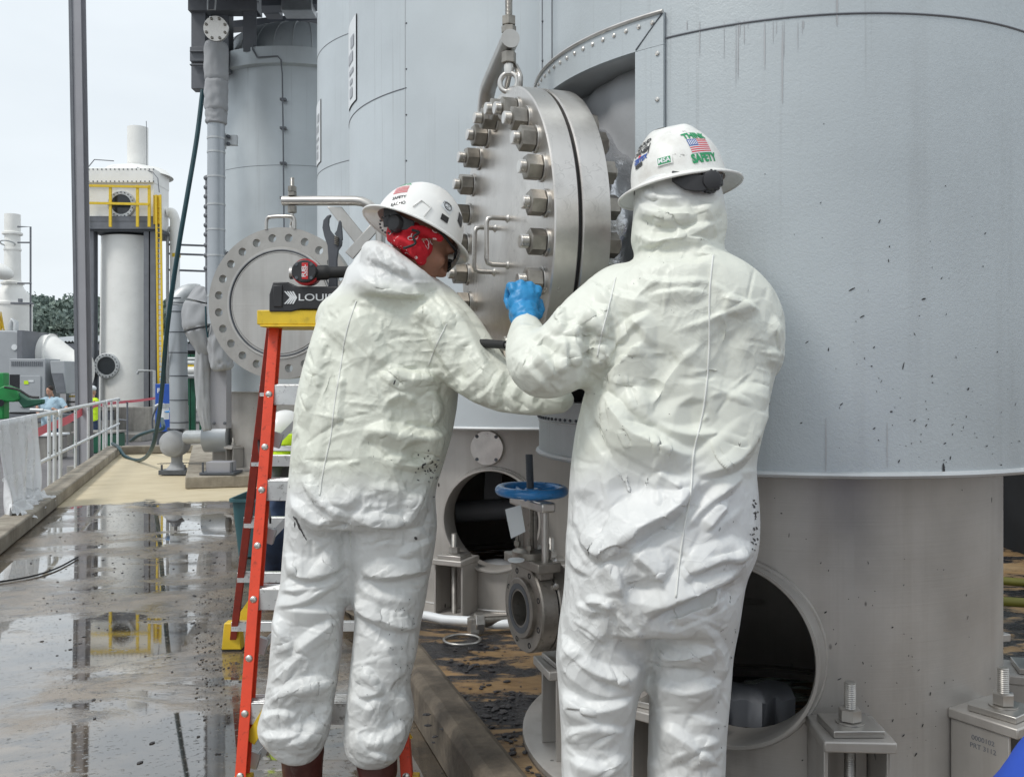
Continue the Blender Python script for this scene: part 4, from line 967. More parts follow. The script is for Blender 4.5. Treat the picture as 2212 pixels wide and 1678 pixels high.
# padded flange joints and column left of the open cover
pd = 10.9
t = thing('padded_joint', W(455, 700, pd), 'large quilted grey insulation cover laced round a pipe joint, left of the open round cover', 'insulation')
obj('jacket', lumpy([W(448, 622, pd), W(437, 660, pd), W(436, 700, pd), W(446, 742, pd), W(455, 765, pd)], [.12, .2, .22, .15, .1], .03, 2.6, 5), M['blanket'], t, smooth=180)
obj('jacket', lumpy([W(480, 690, pd-.1), W(476, 730, pd-.1), W(478, 775, pd-.1), W(482, 800, pd-.1)], [.12, .15, .13, .12], .03, 3.2, 15), M['blanket'], t, smooth=180)
obj('jacket', lumpy([W(440, 740, pd), W(438, 800, pd), W(441, 880, pd), W(448, 930, pd)], [.09, .09, .08, .06], .015, 2.6, 25), M['blanket'], t, smooth=180)
obj('strap', MB().tube([W(444, 662, pd-.24), W(445, 700, pd-.25), W(449, 729, pd-.22)], .010, 6), M['hose'], t); obj('strap', MB().tube([W(449, 729, pd-.22), W(454, 690, pd-.22)], .006, 6), M['hose'], t)
t = thing('steel_support', W(474, 1000, 10.9), 'short grey steel support column with bolted plates under the padded joint', 'column')
m = MB(); a, b = W(474, 925, 11.0), W(474, 640, 11.0); m.bar(a, b, .23, .2, (0,1,0)); obj('column', m, M['greysteel'] if False else M['columngrey'], t, bevel=.006)
for y in (778, 914):
    for x in (463, 486): obj('bolt', MB().nut(W(x, y, 10.88), (0,-1,0), .035, .02), M['darksteel'], t)
a = W(478, 1015, 10.9); a.z = .16; obj('base_plate', MB().box(a, (.4, .36, .03)), M['darksteel'], t, bevel=.004); obj('pedestal', MB().box(a+Vector((0, 0, .07)), (.28, .25, .12)), M['columngrey'], t, bevel=.004)
for x in (-.17, .17): obj('anchor_stud', MB().cyl(a+Vector((x, -.14, 0)), a+Vector((x, -.14, .13)), .012, n=10), M['darksteel'], t)
# clad bend pipe and ball-shaped padded valve on its pedestal
pd = 11.4
t = thing('clad_pipe', W(384, 920, pd), 'silver clad upright pipe with a rounded elbow at its top, left of the padded joint', 'pipe')
e = W(384, 660, pd); m = MB(); 
obj('pipe', MB().cyl(W(387, 925, pd), e, .108, n=30), M['pipeclad'], t)
el = [e+UP*0]+[e+Vector((.17*(1-math.cos(R(x))), .10*(1-math.cos(R(x))), .17*math.sin(R(x)))) for x in range(15, 106, 15)]
obj('elbow', MB().tube(el, .112, 26), M['galv'], t, smooth=25); obj('elbow_stub', MB().tube([el[-1], el[-1]+Vector((.25, .1, -.10))], .10, 20), M['blanket'], t)
for y in (674, 718, 762, 812, 864, 912, 655, 645): obj('band', MB().lathe(W(384.5+(y-660)*.012, y+1.2, pd), W(384.5+(y-660)*.012, y-1.2, pd), [(0, .109), (0, .112), (1, .112), (1, .109)], 30, rel=True), M['darksteel'], t)
pd = 12.2
vc2 = W(380, 957, pd); t = thing('padded_valve', W(382, 1015, pd), 'ball-shaped padded grey valve with small blue handwheel on a pedestal', 'valve')
obj('cover', lumpy([vc2-Vector((0,-.1,0)), vc2, vc2-Vector((0,.16,0))], .175, .008, 2, 2, pinch=True), M['blanket'], t, smooth=180)
obj('cover_face', MB().ell(vc2-Vector((0,.1,0)), (.172, .10, .172), n=28, m=16), M['blanket'], t, smooth=180)
b0 = W(382, 1015, pd); b0.z = .012; obj('pedestal', MB().lathe(b0+UP*.06, b0+UP*.35, [(0, .14), (.04, .10), (.1, .07), (.3, .08)], 24), M['blanket'], t); 
obj('base_plate', MB().box(b0+UP*.03, (.36, .34, .06)), M['darksteel'], t, bevel=.004)
for x in (-.15, .15): obj('anchor_stud', MB().cyl(b0+Vector((x, -.13, .05)), b0+Vector((x, -.13, .13)), .014, n=10), M['darksteel'], t)
obj('stem', MB().cyl(vc2+UP*.1, W(379, 890, pd), .022, n=12), M['darksteel'], t); m = MB().lathe(vc2+UP*.165, vc2+UP*1, [(0, .11), (.04, .11), (.05, .07), (.1, .05)], 20); obj('bonnet', m, M['darksteel'], t)
hw = W(378, 889, pd); m = MB().torus(hw, (0,0,1), .12, .013, 36, 8)
for k in range(4): m.tube([hw, hw+Vector((math.cos(k*PI/2+.4)*.12, math.sin(k*PI/2+.4)*.12, 0))], .009, 6)
obj('handwheel', m, M['blue'], t, smooth=60)
t = thing('insulated_pipe', W(440, 945, 11.9), 'short level pipe with a fat padded sleeve linking the ball valve to the far tank', 'pipe')
obj('pipe', MB().cyl(W(404, 944, 12.1), W(462, 943, 11.9), .088, n=24), M['galv'], t); obj('sleeve', MB().lathe(W(443, 963-18, 11.7), W(497, 963-19, 11.7), [(0, .05), (.0, .175), (.02, .185), (.98, .185), (1, .175)], 32, rel=True), M['pipeclad'], t, smooth=40)
# hose hanging from the steelwork
pts = [W(438, 195, 11.0), W(425, 300, 10.9), W(405, 420, 10.8), W(388, 520, 10.8), (W(370, 640, 10.9)), W(358, 740, 11.2), W(350, 840, 11.6), W(340, 920, 12.2), W(325, 975, 12.7), G(300, 994, .03), G(270, 985, .03), W(256, 966, 15.2), W(243, 958, 16.2)]
obj('hose', MB().tube(spl(pts, 8), .028, 10), M['hose'], smooth=60, loc=pts[6]*1.0, label='long dark teal hose hanging from the steelwork and looping over the deck', category='hose')
pts = [W(350, 905, 14.5), W(352, 925, 14.2), W(330, 930, 14.6), W(300, 940, 15.2), W(283, 952, 15.6)]; obj('hose', MB().tube(spl(pts, 6), .03, 8), M['hose'], smooth=60, loc=pts[0]*1.0, label='dark hose end lying behind the far kerb', category='hose')
m = MB()
for i in range(14): m.box(G(345+i*6, 1001-i*.15, .004), (.012, .10, .006), Matrix.Rotation(R(-18), 3, 'Z'))
obj('floor_drain', m, M['darksteel'], label='slotted drain strip in the pale deck near the ball valve', category='drain', loc=G(380, 1000, .004))

# ---------------------------------------------------------------- dark bin and the worker crouching behind the ladder
t = thing('bin', G(570, 1190), 'dark teal open-topped plastic bin behind the ladder', 'bin')
M['bin'] = m_plain('bin_plastic', (.035,.105,.12), .45, 0, .15, 8)
c = G(568, 1205); def_ = []
def rrect(cx, cy, hx, hy, r, z, n=6):
    q = []
    for (sx, sy, a0) in ((1,1,0), (-1,1,90), (-1,-1,180), (1,-1,270)):
        for k in range(n+1):
            a = R(a0+90*k/n); q.append(Vector((cx+sx*(hx-r)+r*math.cos(a), cy+sy*(hy-r)+r*math.sin(a), z)))
    return q
cx, cy = c.x+.02, c.y+.25; hz_ = .42
m = MB().ring([rrect(cx, cy, .20, .26, .05, .01), rrect(cx, cy, .235, .31, .06, hz_), rrect(cx, cy, .25, .325, .06, hz_), rrect(cx, cy, .25, .325, .06, hz_-.02), rrect(cx, cy, .238, .313, .06, hz_-.02)], True, True, False); m.ring([rrect(cx, cy, .23, .305, .06, hz_-.001), rrect(cx, cy, .195, .255, .05, .02)], True, False, True)
obj('tub', m, M['bin'], t, smooth=50)

# ---------------------------------------------------------------- plant beyond the deck (yard level -.63)
GZ = -.63
def at(px, d, z=GZ): return Vector(((px-CX)/F*d, d, z))
d0 = 30.0; s_ = d0/F
t = thing('scrubber_tower', at(272, d0), 'white plastic scrubber column in a grey steel frame with yellow railing', 'tower')
cx = at(272, d0).x
def ZZ(py, d=d0): return EYE-(py-HY)/F*d
obj('shell', MB().lathe((cx-.25, d0+1, GZ+1.0), (cx-.25, d0+1, 20), [(0, .98), (ZZ(505)-GZ-1.0, .92)], 48, True, True), M['white'], t)
bx = (at(195, d0).x+at(357, d0).x)/2-.15; bw = (at(338, d0).x-at(188, d0).x)
hd = MB().box((bx-.1, d0+.6, (ZZ(385)+ZZ(480))/2), (bw, 1.3, ZZ(385)-ZZ(480)+.3)); obj('head_box', hd, M['white'], t, bevel=.03)
m = MB().box((bx-.1, d0+.55, (ZZ(365)+ZZ(397))/2), (bw+.02, 1.4, ZZ(365)-ZZ(397))); ct = obj('cover_band', m, M['white'], t, bevel=.02)
for i in range(16):
    for y in (368, 394): obj('bolt', MB().ell((bx-bw/2+.08+(bw-.16)*i/15, d0-.15, ZZ(y)), (.025,)*3, n=6, m=4), M['darksteel'], ct)
m = MB().lathe((bx+.05, d0+1.0, ZZ(368)), (bx+.05, d0+1, 40), [(0, 1.15), (.22, .95), (.30, .42), (.36, .40)], 40, False, False); obj('roof_cone', m, M['white'], t, smooth=40)
obj('stack', MB().lathe((cx-.02, d0+1.0, ZZ(352)), (cx-.02, d0+1.0, 40), [(0, .37), (.05, .37), (.06, .33), (ZZ(258)-ZZ(352), .33), (ZZ(258)-ZZ(352), .30), (ZZ(258)-ZZ(352)-1, .30)], 36, True, False), M['white'], t)
m = MB().tube([(cx+.36, d0+.8, ZZ(355)), (cx+.36, d0+.8, ZZ(300)), (cx+.345, d0+.8, ZZ(247))], .012, 6); m.tube([at(190, d0, ZZ(362)), at(204, d0, ZZ(345)), at(246, d0, ZZ(348))], .018, 6); m.tube([at(296, d0, ZZ(362)), at(330, d0-.2, ZZ(375)), at(341, d0-.3, ZZ(390)), at(344, d0-.3, ZZ(420))], .015, 6); obj('conduit', m, M['greysteel'], t)
def porthole(px, py, r, d, par):
    c = Vector((at(px, d).x, d, ZZ(py, d))); n = Vector((0, -1, 0))
    o = obj('flange', MB().lathe(c-n*.3, c+n, [(.2, r), (.34, r), (.36, r-.02), (.36, r*.72), (.1, r*.7)], 48, False, False), M['galv'], par); obj('glass', MB().lathe(c, c+n, [(.0, r*.71), (.02, r*.71)], 40), M['glass'], o)
    for k in range(20):
        a = TAU*k/20; obj('bolt', MB().ell(c+n*.07+Vector((math.cos(a), 0, math.sin(a)))*r*.87, (.022,)*3, n=6, m=4), M['darksteel'], o)
porthole(263, 442, .445, d0-.1, t); porthole(231, 790, .41, d0+.0, t)
for px in (197, 316, 330): 
    a = at(px, d0-.05); h = ZZ(490)-GZ; m = MB().box((a.x, a.y, GZ+h/2), (.16, .02, h)); m.box((a.x, a.y+.3, GZ+h/2), (.16, .02, h)); m.box((a.x, a.y+.15, GZ+h/2), (.03, .28, h)); obj('frame_post', m, M['greysteel'], t)
m = MB().box((bx-.0, d0-.12, ZZ(488)), (bw+.25, .16, .26)); m.box((bx, d0-.05, ZZ(476)), (bw+.1, .3, .2)); obj('frame_beam', m, M['greysteel'], t); m = MB().box((bx, d0+1, ZZ(497)), (bw, 2.2, .1)); obj('frame_deck', m, M['darksteel'], t)
m = [];
for y in (406, 443): m.append(MB().bar((at(188, d0).x, d0-.35, ZZ(y)), (at(331, d0).x, d0-.35, ZZ(y+3)), .06, .075))
ob = many('yellow_rail', m, M['yellow'], t)
many('yellow_post', [MB().bar((at(x, d0).x, d0-.33, ZZ(494)), (at(x, d0).x, d0-.33, ZZ(405)), .085, .05, (0,1,0)) for x in (190, 248, 306, 331)], M['yellow'], t)
m = MB().bar(at(339, d0-.2, ZZ(487)), at(339, d0-.2, ZZ(425)), .2, .1, (0,1,0)); obj('gate', m, M['yellow'], t)
m = []
for s in (-.07, .07): m.append(MB().bar(at(348, d0-.3, ZZ(900))+Vector((s, 0, 0)), at(342, d0-.3, ZZ(425))+Vector((s, 0, 0)), .05, .06, (0,1,0)))
many('ladder_stile', m, M['yellow'], t)
many('ladder_rung', [MB().bar(at(347-i*.13, d0-.28, ZZ(880-i*11))-Vector((.07,0,0)), at(347-i*.13, d0-.28, ZZ(880-i*11))+Vector((.07,0,0)), .02, .03) for i in range(40)], M['yellow'], t)
obj('plinth', MB().box((cx-.1, d0+1, GZ+.5), (2.6, 2.8, 1.0)), M['plinth'], t, bevel=.02)
obj('kick_step', MB().box((cx+.2, d0-1.2, GZ+.12), (2.2, 1.5, .24)), M['plinth'], t, bevel=.02)
pts = [at(296, d0-.5, ZZ(808)), at(300, d0-.5, ZZ(801)), at(333, d0-.5, ZZ(801)), at(333, d0-.5, ZZ(905))]; obj('spout_pipe', MB().tube(pts, .05, 8), M['galv'], t)
# white riser pipes beside the tower
t = thing('riser_pipes', at(375, 31), 'pair of white riser pipes with rounded tops right of the scrubber column', 'pipe')
for px, y0, r, dx in ((362, 495, .05, 10), (378, 462, .16, -16)):
    a = at(px, 31, GZ); b = at(px, 31, ZZ(y0+12, 31)); c = b+Vector((dx/F*31*.4, 0, .22)); e = b+Vector((dx/F*31, 0, .2))
    obj('riser', MB().tube([a, b]+spl([b, c, e], 5)[1:], r, 14), M['white'] if r > .1 else M['galv'], t, smooth=60)
m = MB()
obj('yellow_band', MB().lathe(at(379, 31, ZZ(556, 31)), at(379, 31, ZZ(548, 31)), [(0, .165), (1, .165)], 18, rel=True), M['yellow'], t); m = MB().tube([at(385, 31, ZZ(525, 31)), at(424, 31, ZZ(525, 31))], .03, 6)
for y in (528, 548, 583, ): obj('cross_pipe', MB().tube([at(362, 31, ZZ(y, 31)), at(445, 31, ZZ(y+3, 31))], .035, 8), M['greysteel'], t)
# blue pump cabinet with P-
cab = at(357, 20); t = thing('blue_cabinet', cab, 'blue metal cabinet with white letter P beside the silver clad pipe', 'cabinet'); M['cabblue'] = m_plain('cabinet_blue', (.02,.09,.42), .4, 0, .08, 4)
z0, z1 = ZZ(932, 20), ZZ(829, 20); x0, x1 = at(335, 20).x, at(371, 20).x
obj('box', MB().box(((x0+x1)/2, 20.2, (z0+z1)/2), (x1-x0, .4, z1-z0)), M['cabblue'], t, bevel=.01); obj('legs', MB().box(((x0+x1)/2, 20.2, (GZ+z0)/2), (x1-x0-.05, .35, z0-GZ)), M['darksteel'], t)
text('P-', .14, M['label'], 'lettering', lambda x, y, z: Vector((x0+.045+x, 19.99-z, z1-.15+y)), t, align='LEFT', bold=.004)
t = thing('filter_housing', at(352, 19.5), 'small clear filter bowl with pipe fittings in front of the blue cabinet', 'filter')
zc = ZZ(880, 19.5); obj('bowl', MB().cyl(at(356, 19.5, zc-.25), at(356, 19.5, zc), .085, n=18), M['label'], t); obj('head', MB().cyl(at(356, 19.5, zc), at(356, 19.5, zc+.08), .10, n=18), M['galv'], t); obj('fitting', MB().tube([at(336, 19.5, zc+.02), at(344, 19.5, zc+.06), at(356, 19.5, zc+.05)], .035, 10), M['galv'], t)
obj('feed_hose', MB().tube(spl([at(338, 19.4, zc), at(329, 19.4, zc-.25), at(332, 19.4, zc-.6)], 6), .02, 8), M['darksteel'], t)
# clutter and green pipework behind, seen in the gap beside the clad pipe
t = thing('pipe_manifold', at(415, 34), 'distant stack of white and yellow pipes on green posts, seen between grey pipes', 'pipework')
for i, (y, r, mt) in enumerate(((775, .06, 'galv'), (783, .07, 'label'), (791, .05, 'yellow'), (800, .14, 'white'), (812, .10, 'galv'))):
    obj('pipe', MB().cyl(at(395, 34, ZZ(y, 34)), at(450, 34, ZZ(y, 34)), r, n=12), M[mt], t)
for x in (408, 418, 436): obj('post', MB().box((at(x, 34.3).x, 34.3, (GZ+ZZ(765, 34))/2), (.14, .14, ZZ(765, 34)-GZ)), M['darkgreen'], t)
t = thing('pickup_truck', at(415, 40), 'white vehicle parked far behind the clad pipe, mostly hidden', 'truck')
obj('body', MB().box((at(415, 40).x, 40.5, .25), (4.6, 1.9, .75)), M['white'], t, bevel=.15); obj('cab', MB().box((at(412, 40).x, 40.5, .95), (2.0, 1.7, .75)), M['white'], t, bevel=.2); obj('window', MB().box((at(412, 40).x, 39.64, 1.0), (1.5, .04, .45)), M['glass'], t, bevel=.02)
many('wheel', [MB().cyl((at(415, 40).x+s*1.4, 39.5, GZ+.38), (at(415, 40).x+s*1.4, 39.75, GZ+.38), .38, n=24) for s in (-1, 1)], M['rubber'], t)
# long dark canopy at the back
t = thing('canopy_roof', at(300, 60), 'long low corrugated canopy roof at the back of the yard', 'canopy')
m = MB(); rings = []
for i in range(300):
    X = -31+i*.105; z = 3.6+(.09 if i % 2 else 0); rings.append([Vector((X, 58, z)), Vector((X, 66, z+.7))])
m.ring(rings, False, False, False); obj('roof', m, M['galv'], t); obj('fascia', MB().box((-15, 58.2, 3.3), (32, .2, .45)), M['greysteel'], t); obj('back_panel', MB().box((-15, 66, 1.4), (32, .3, 4)), M['darksteel'], t)
many('post', [MB().box((-30+i*4, 58.4, 1.3), (.25, .25, 4)) for i in range(8)], M['darksteel'], t)
# grey blower unit with white ducts
d1 = 27.0; Z1 = lambda y: ZZ(y, d1); t = thing('blower_unit', at(60, d1), 'grey blower housing with control cabinet and louvres behind the man in the blue shirt', 'machine')
fr = []
for i in range(21):
    a = R(180*i/20); fr.append(Vector((at(-20, d1).x+1.0*math.cos(a)*.98+.0, d1, Z1(790)+1.0*math.sin(a))))
fr = [Vector((at(-60, d1).x, d1, Z1(885))), Vector((at(42, d1).x, d1, Z1(885))), Vector((at(48, d1).x, d1, Z1(740))), Vector((at(44, d1).x, d1, Z1(722))), Vector((at(33, d1).x, d1, Z1(714))), Vector((at(-60, d1).x, d1, Z1(712)))]
obj('fan_housing', MB().prism(fr, (0, 1.8, 0)), M['offwhite'], t, bevel=.04); obj('backplate', MB().box((at(48, d1).x, d1+.9, (Z1(714)+Z1(800))/2), (.14, 2.1, Z1(714)-Z1(800))), M['greysteel'], t)
obj('inspection_disc', MB().cyl((at(32, d1).x, d1-.03, Z1(750)), (at(32, d1).x, d1+.02, Z1(750)), .085, n=20), M['label'], t)
obj('cabinet', MB().box(((at(30, d1).x+at(107, d1).x)/2, d1+.2, (Z1(775)+Z1(890))/2), (at(107, d1).x-at(30, d1).x, .9, Z1(775)-Z1(890))), M['offwhite'], t, bevel=.02)
for x in range(36, 104, 4): obj('louvre', MB().box((at(x, d1).x, d1-.26, Z1(786)), (.02, .02, .14)), M['greysteel'], t)
obj('black_panel', MB().box((at(42, d1).x, d1-.26, Z1(832)), (.28, .03, .62)), M['dark'], t); obj('door', MB().box((at(76, d1).x, d1-.27, Z1(845)), (.60, .03, .9)), M['offwhite'], t, bevel=.01)
obj('door_sticker', MB().box((at(68, d1).x, d1-.295, Z1(826)), (.13, .01, .10)), M['hivis'], t); obj('door_sticker', MB().box((at(78, d1).x, d1-.295, Z1(823)), (.16, .01, .05)), M['label'], t)
m = MB().prism([at(108, d1-.3, Z1(780)), at(138, d1-.3, Z1(780)), at(144, d1-.3, Z1(850)), at(122, d1-.3, Z1(850)), at(110, d1-.3, Z1(805))], (0, .8, 0)); obj('intake_hood', m, M['offwhite'], t, bevel=.02)
m = MB().prism([at(111, d1-.32, Z1(806)), at(135, d1-.32, Z1(806)), at(142, d1-.32, Z1(848)), at(123, d1-.32, Z1(848))], (0, .02, 0)); obj('hood_recess', m, M['greysteel'], t)
obj('skid', MB().box((at(60, d1).x, d1+.4, Z1(902)), (3.0, 1.6, .22)), M['greysteel'], t); obj('plinth', MB().box((at(80, d1).x, d1+.5, (GZ+Z1(912))/2), (3.4, 2, Z1(912)-GZ)), M['plinth'], t)
t = thing('white_duct', at(110, d1+1), 'fat white duct tapering to the right beside the grey blower', 'duct')
dd = d1+1.2; Zd = lambda y: ZZ(y, dd); pth = [(50, 765, 42), (75, 766, 43), (92, 766, 44), (115, 768, 43), (128, 775, 42), (150, 788, 38), (172, 800, 33), (186, 800, 30)]
m = MB(); rings = []
for (x, y, r) in pth:
    c = at(x, dd, Zd(y)); rr = r/F*dd; rings.append([c+Vector((0, math.cos(TAU*k/32)*rr, math.sin(TAU*k/32)*rr)) for k in range(32)])
obj('duct', m.ring(rings), M['white'], t, smooth=50)
for x, r in ((54, 44), (92, 46), (113, 46), (186, 39)): obj('joint_band', MB().lathe(at(x-1.5, dd, Zd(767 if x < 150 else 800)), at(x+1.5, dd, Zd(767 if x < 150 else 800)), [(0, r/F*dd), (1, r/F*dd)], 32, rel=True), M['white'], t)
d2 = 34.0; Z2 = lambda y: ZZ(y, d2); t = thing('exhaust_stack', at(24, d2), 'white vessel with a slim white stack on its shoulder at the left edge', 'tower')
ctr = at(27, d2+1); P = [(713, 40), (656, 40), (655, 42), (650, 42), (646, 38), (630, 34), (618, 24), (610, 20), (608, 24), (604, 24), (602, 17.5), (535, 16.5), (533, 18), (529, 18), (528, 16.3), (500, 16), (498, 21), (494, 21), (492, 16.5), (453, 16.5)]
m = MB().lathe((ctr.x, ctr.y, Z2(P[0][0])), (ctr.x, ctr.y, 90), [(Z2(y)-Z2(P[0][0]), r/F*d2) for y, r in P], 40); obj('shell', m, M['white'], t, smooth=30)
obj('vessel_body', MB().cyl((ctr.x, ctr.y, GZ), (ctr.x, ctr.y, Z2(712)), 40/F*d2, n=40), M['white'], t)
m = MB().ell(at(-4, d2, Z2(585)), (.55, .5, .3), Matrix.Rotation(R(20), 3, 'Y')); obj('side_duct', m, M['white'], t, smooth=180); m = MB().torus((ctr.x, ctr.y-.35, Z2(520)), (0,.3,1), .25, .03, 24, 6); obj('handwheel', m, M['galv'], t)
m = MB().tube([at(38, d2, Z2(490)), at(66, d2, Z2(490)), at(66, d2+.1, GZ)], .035, 8); m.tube([at(38, d2, Z2(524)), at(66, d2, Z2(524))], .03, 6); m.tube([at(38, d2, Z2(612)), at(68, d2, Z2(612))], .03, 6); obj('side_pipe', m, M['greysteel'], t)
m = MB().box(at(48, d2-.1, Z2(656)), (.7, .3, .06)); m.box(at(44, d2-.2, Z2(650)), (.12, .1, .12)); obj('bracket', m, M['greysteel'], t); m = MB().tube([at(2, d2-.2, Z2(715)), at(2, d2-.2, Z2(676)), at(9, d2-.2, Z2(715)), at(-6, d2-.2, Z2(676))], .05, 4); obj('yellow_gate', m, M['yellow'], t)
m = MB().tube([at(24, d2-.8, Z2(720)), at(24, d2-.8, Z2(705)), at(28, d2-.8, Z2(694)), at(34, d2-.8, Z2(700)), at(34, d2-.8, Z2(720))], .10, 10); obj('gooseneck', m, M['galv'], t, smooth=60)
# green lifting arm
d3 = 24.0; Z3 = lambda y: ZZ(y, d3); t = thing('green_loader_arm', at(5, d3), 'green hydraulic loader arm reaching in from the left edge', 'machine')
obj('mast', MB().box((at(-2, d3).x, d3+.1, (Z3(805)+Z3(905))/2), (.28, .3, Z3(805)-Z3(905))), M['green'], t, bevel=.03)
m = MB().prism([at(-8, d3-.1, Z3(840)), at(10, d3-.1, Z3(832)), at(35, d3-.1, Z3(842)), at(42, d3-.1, Z3(862)), at(28, d3-.1, Z3(868)), at(-8, d3-.1, Z3(868))], (0, .3, 0)); obj('boom', m, M['green'], t, bevel=.03)
m = MB().prism([at(36, d3-.05, Z3(846)), at(60, d3-.05, Z3(862)), at(90, d3-.05, Z3(862)), at(90, d3-.05, Z3(872)), at(66, d3-.05, Z3(878)), at(50, d3-.05, Z3(882)), at(38, d3-.05, Z3(866))], (0, .2, 0)); obj('second_boom', m, M['darkgreen'], t, bevel=.03)
m = MB().cyl(at(66, d3-.15, Z3(885)), at(94, d3-.15, Z3(886)), .05, n=14); m.cyl(at(94, d3-.15, Z3(886)), at(110, d3-.15, Z3(888)), .03, n=10); obj('ram', m, M['galv'], t)
obj('hoses', MB().tube(spl([at(10, d3-.2, Z3(836)), at(40, d3-.2, Z3(842)), at(64, d3-.2, Z3(856)), at(84, d3-.2, Z3(858))], 6), .03, 8), M['rubber'], t); obj('hub', MB().cyl(at(1, d3-.2, Z3(870)), at(1, d3+.3, Z3(870)), .09, n=20), M['dark'], t)
# clutter on the yard behind the railing
for (px, d, w_, h, mat, nm, lb, ct) in ((88, 22, .9, .55, 'plinth', 'concrete_block', 'pale concrete block standing in the yard behind the red tape', 'block'), (215, 24, 1.0, .5, 'darkgreen', 'green_crate', 'dark green crate in the yard right of the grey column', 'crate'), (160, 29, 2.2, .9, 'greysteel', 'pump_skid', 'low dark pump skid left of the grey column', 'skid')):
    t = thing(nm, at(px, d), lb, ct); a = at(px, d); obj('block', MB().box((a.x, a.y, GZ+h/2), (w_, .8, h)), M[mat], t, bevel=.03); obj('cap', MB().box((a.x, a.y, GZ+h+.03), (w_+.08, .86, .05)), M['plinth' if mat != 'plinth' else 'label'], t, bevel=.01)
t = thing('pipe_stack', at(165, 28), 'brown pipes and fittings on a low frame left of the grey column', 'pipework')
for i, (x0, x1, y, r, mt) in enumerate(((145, 200, 868, .03, 'nut'), (140, 200, 882, .08, 'nut'), (150, 196, 856, .025, 'yellow'), (150, 192, 845, .03, 'galv'))): obj('pipe', MB().cyl(at(x0, 28, ZZ(y, 28)), at(x1, 28, ZZ(y, 28)), r, n=12), M[mt], t)
for x in (148, 170, 192): obj('post', MB().box((at(x, 28.1).x, 28.1, (GZ+ZZ(830, 28))/2), (.10, .10, ZZ(830, 28)-GZ)), M['galv'], t)
# small yard railing at the tower foot
t = thing('guard_rail', at(265, 21), 'thin grey railing at the foot of the white column, beyond the deck', 'railing')
obj('rail', MB().tube([at(256, 21, ZZ(866, 21)), at(275, 21, ZZ(869, 21)), at(275, 21, ZZ(960, 21))], .02, 8), M['greysteel'], t); obj('rail', MB().tube([at(256, 21, ZZ(906, 21)), at(275, 21, ZZ(908, 21))], .018, 8), M['greysteel'], t)

# ---------------------------------------------------------------- right edge, behind the big tank
t = thing('teal_tank', Vector((4.1, 6.4, 0)), 'dark teal vessel half hidden behind the right edge of the big tank', 'tank')
M['teal'] = m_plain('dark_teal_paint', (.015,.07,.10), .5, 0, .3, 5)
obj('shell', MB().lathe((4.2, 6.6, .95), (4.2, 6.6, 4), [(0, .9), (.02, 1.0), (2.5, 1.0)], 48), M['teal'], t); obj('saddle', MB().box((4.2, 6.5, .5), (1.8, 1.2, .9)), M['dark'], t); 
obj('nozzle_ring', MB().torus((3.45, 5.72, .78), (0, 0, 1), .5, .03, 40, 8), M['bin'], t)
for i, (z, y) in enumerate(((.27, 5.0), (.30, 4.3), (.17, 3.9))):
    pts = [Vector((1.7, y+.3, z-.12)), Vector((2.3, y, z-.08)), Vector((2.9, y-.1, z-.10)), Vector((3.6, y+.2, z-.12))]
    obj('hose', MB().tube(spl(pts, 6), .022, 8), M['yhose'] if 'yhose' in M else M.setdefault('yhose', m_plain('yellow_hose', (.16,.15,.02), .5, 0, .1, 8)), smooth=60, loc=pts[1]*1.0, label='yellow hose lying on the pad behind the big tank, '+('farthest of three', 'middle of three', 'nearest of three')[i], category='hose', group='yellow hoses on the pad')
# ---------------------------------------------------------------- body and cloth tools
from mathutils.bvhtree import BVHTree
def voxel(mb, vs, sm=2, name='tmp', sf=.5):
    me = mesh_from(name, mb, smooth=0); o = bpy.data.objects.new(name, me); COL.objects.link(o)
    r = o.modifiers.new('r', 'REMESH'); r.mode = 'VOXEL'; r.voxel_size = vs
    if sm: s = o.modifiers.new('s', 'SMOOTH'); s.factor = sf; s.iterations = sm
    dg = bpy.context.evaluated_depsgraph_get(); dg.update(); out = bpy.data.meshes.new_from_object(o.evaluated_get(dg))
    bpy.data.objects.remove(o); bpy.data.meshes.remove(me); return out
def subdiv(me, lv=1):
    o = bpy.data.objects.new('tmp', me); COL.objects.link(o); s = o.modifiers.new('s', 'SUBSURF'); s.levels = lv; s.render_levels = lv
    dg = bpy.context.evaluated_depsgraph_get(); dg.update(); out = bpy.data.meshes.new_from_object(o.evaluated_get(dg)); bpy.data.objects.remove(o); out.shade_smooth(); return out
def getv(me): a = np.empty(len(me.vertices)*3, np.float64); me.vertices.foreach_get('co', a); return a.reshape(-1, 3)
def setv(me, V): me.vertices.foreach_set('co', V.astype(np.float32).ravel()); me.update()
def getn(me): a = np.empty(len(me.vertices)*3, np.float32); me.vertices.foreach_get('normal', a); return a.reshape(-1, 3).astype(np.float64)
def vnoise(V, sc, seed, oct=3):                              # smooth noise on many points
    out = np.empty(len(V)); s = Vector((seed*1.7, seed*.9, seed*2.3))
    for i, p in enumerate(V): out[i] = noise.fractal(Vector(p)*sc+s, 1.0, 2.0, oct)
    return out
def project(V): return np.stack([CX+V[:, 0]/V[:, 1]*F, HY+(EYE-V[:, 2])/V[:, 1]*F], 1)
def strokes(me, gain, ST=None):
    if ST is None: gain, ST = 1.0, gain
    return strokes_(me, [tuple(s[:2])+(s[2]*gain,)+tuple(s[3:]) for s in ST])
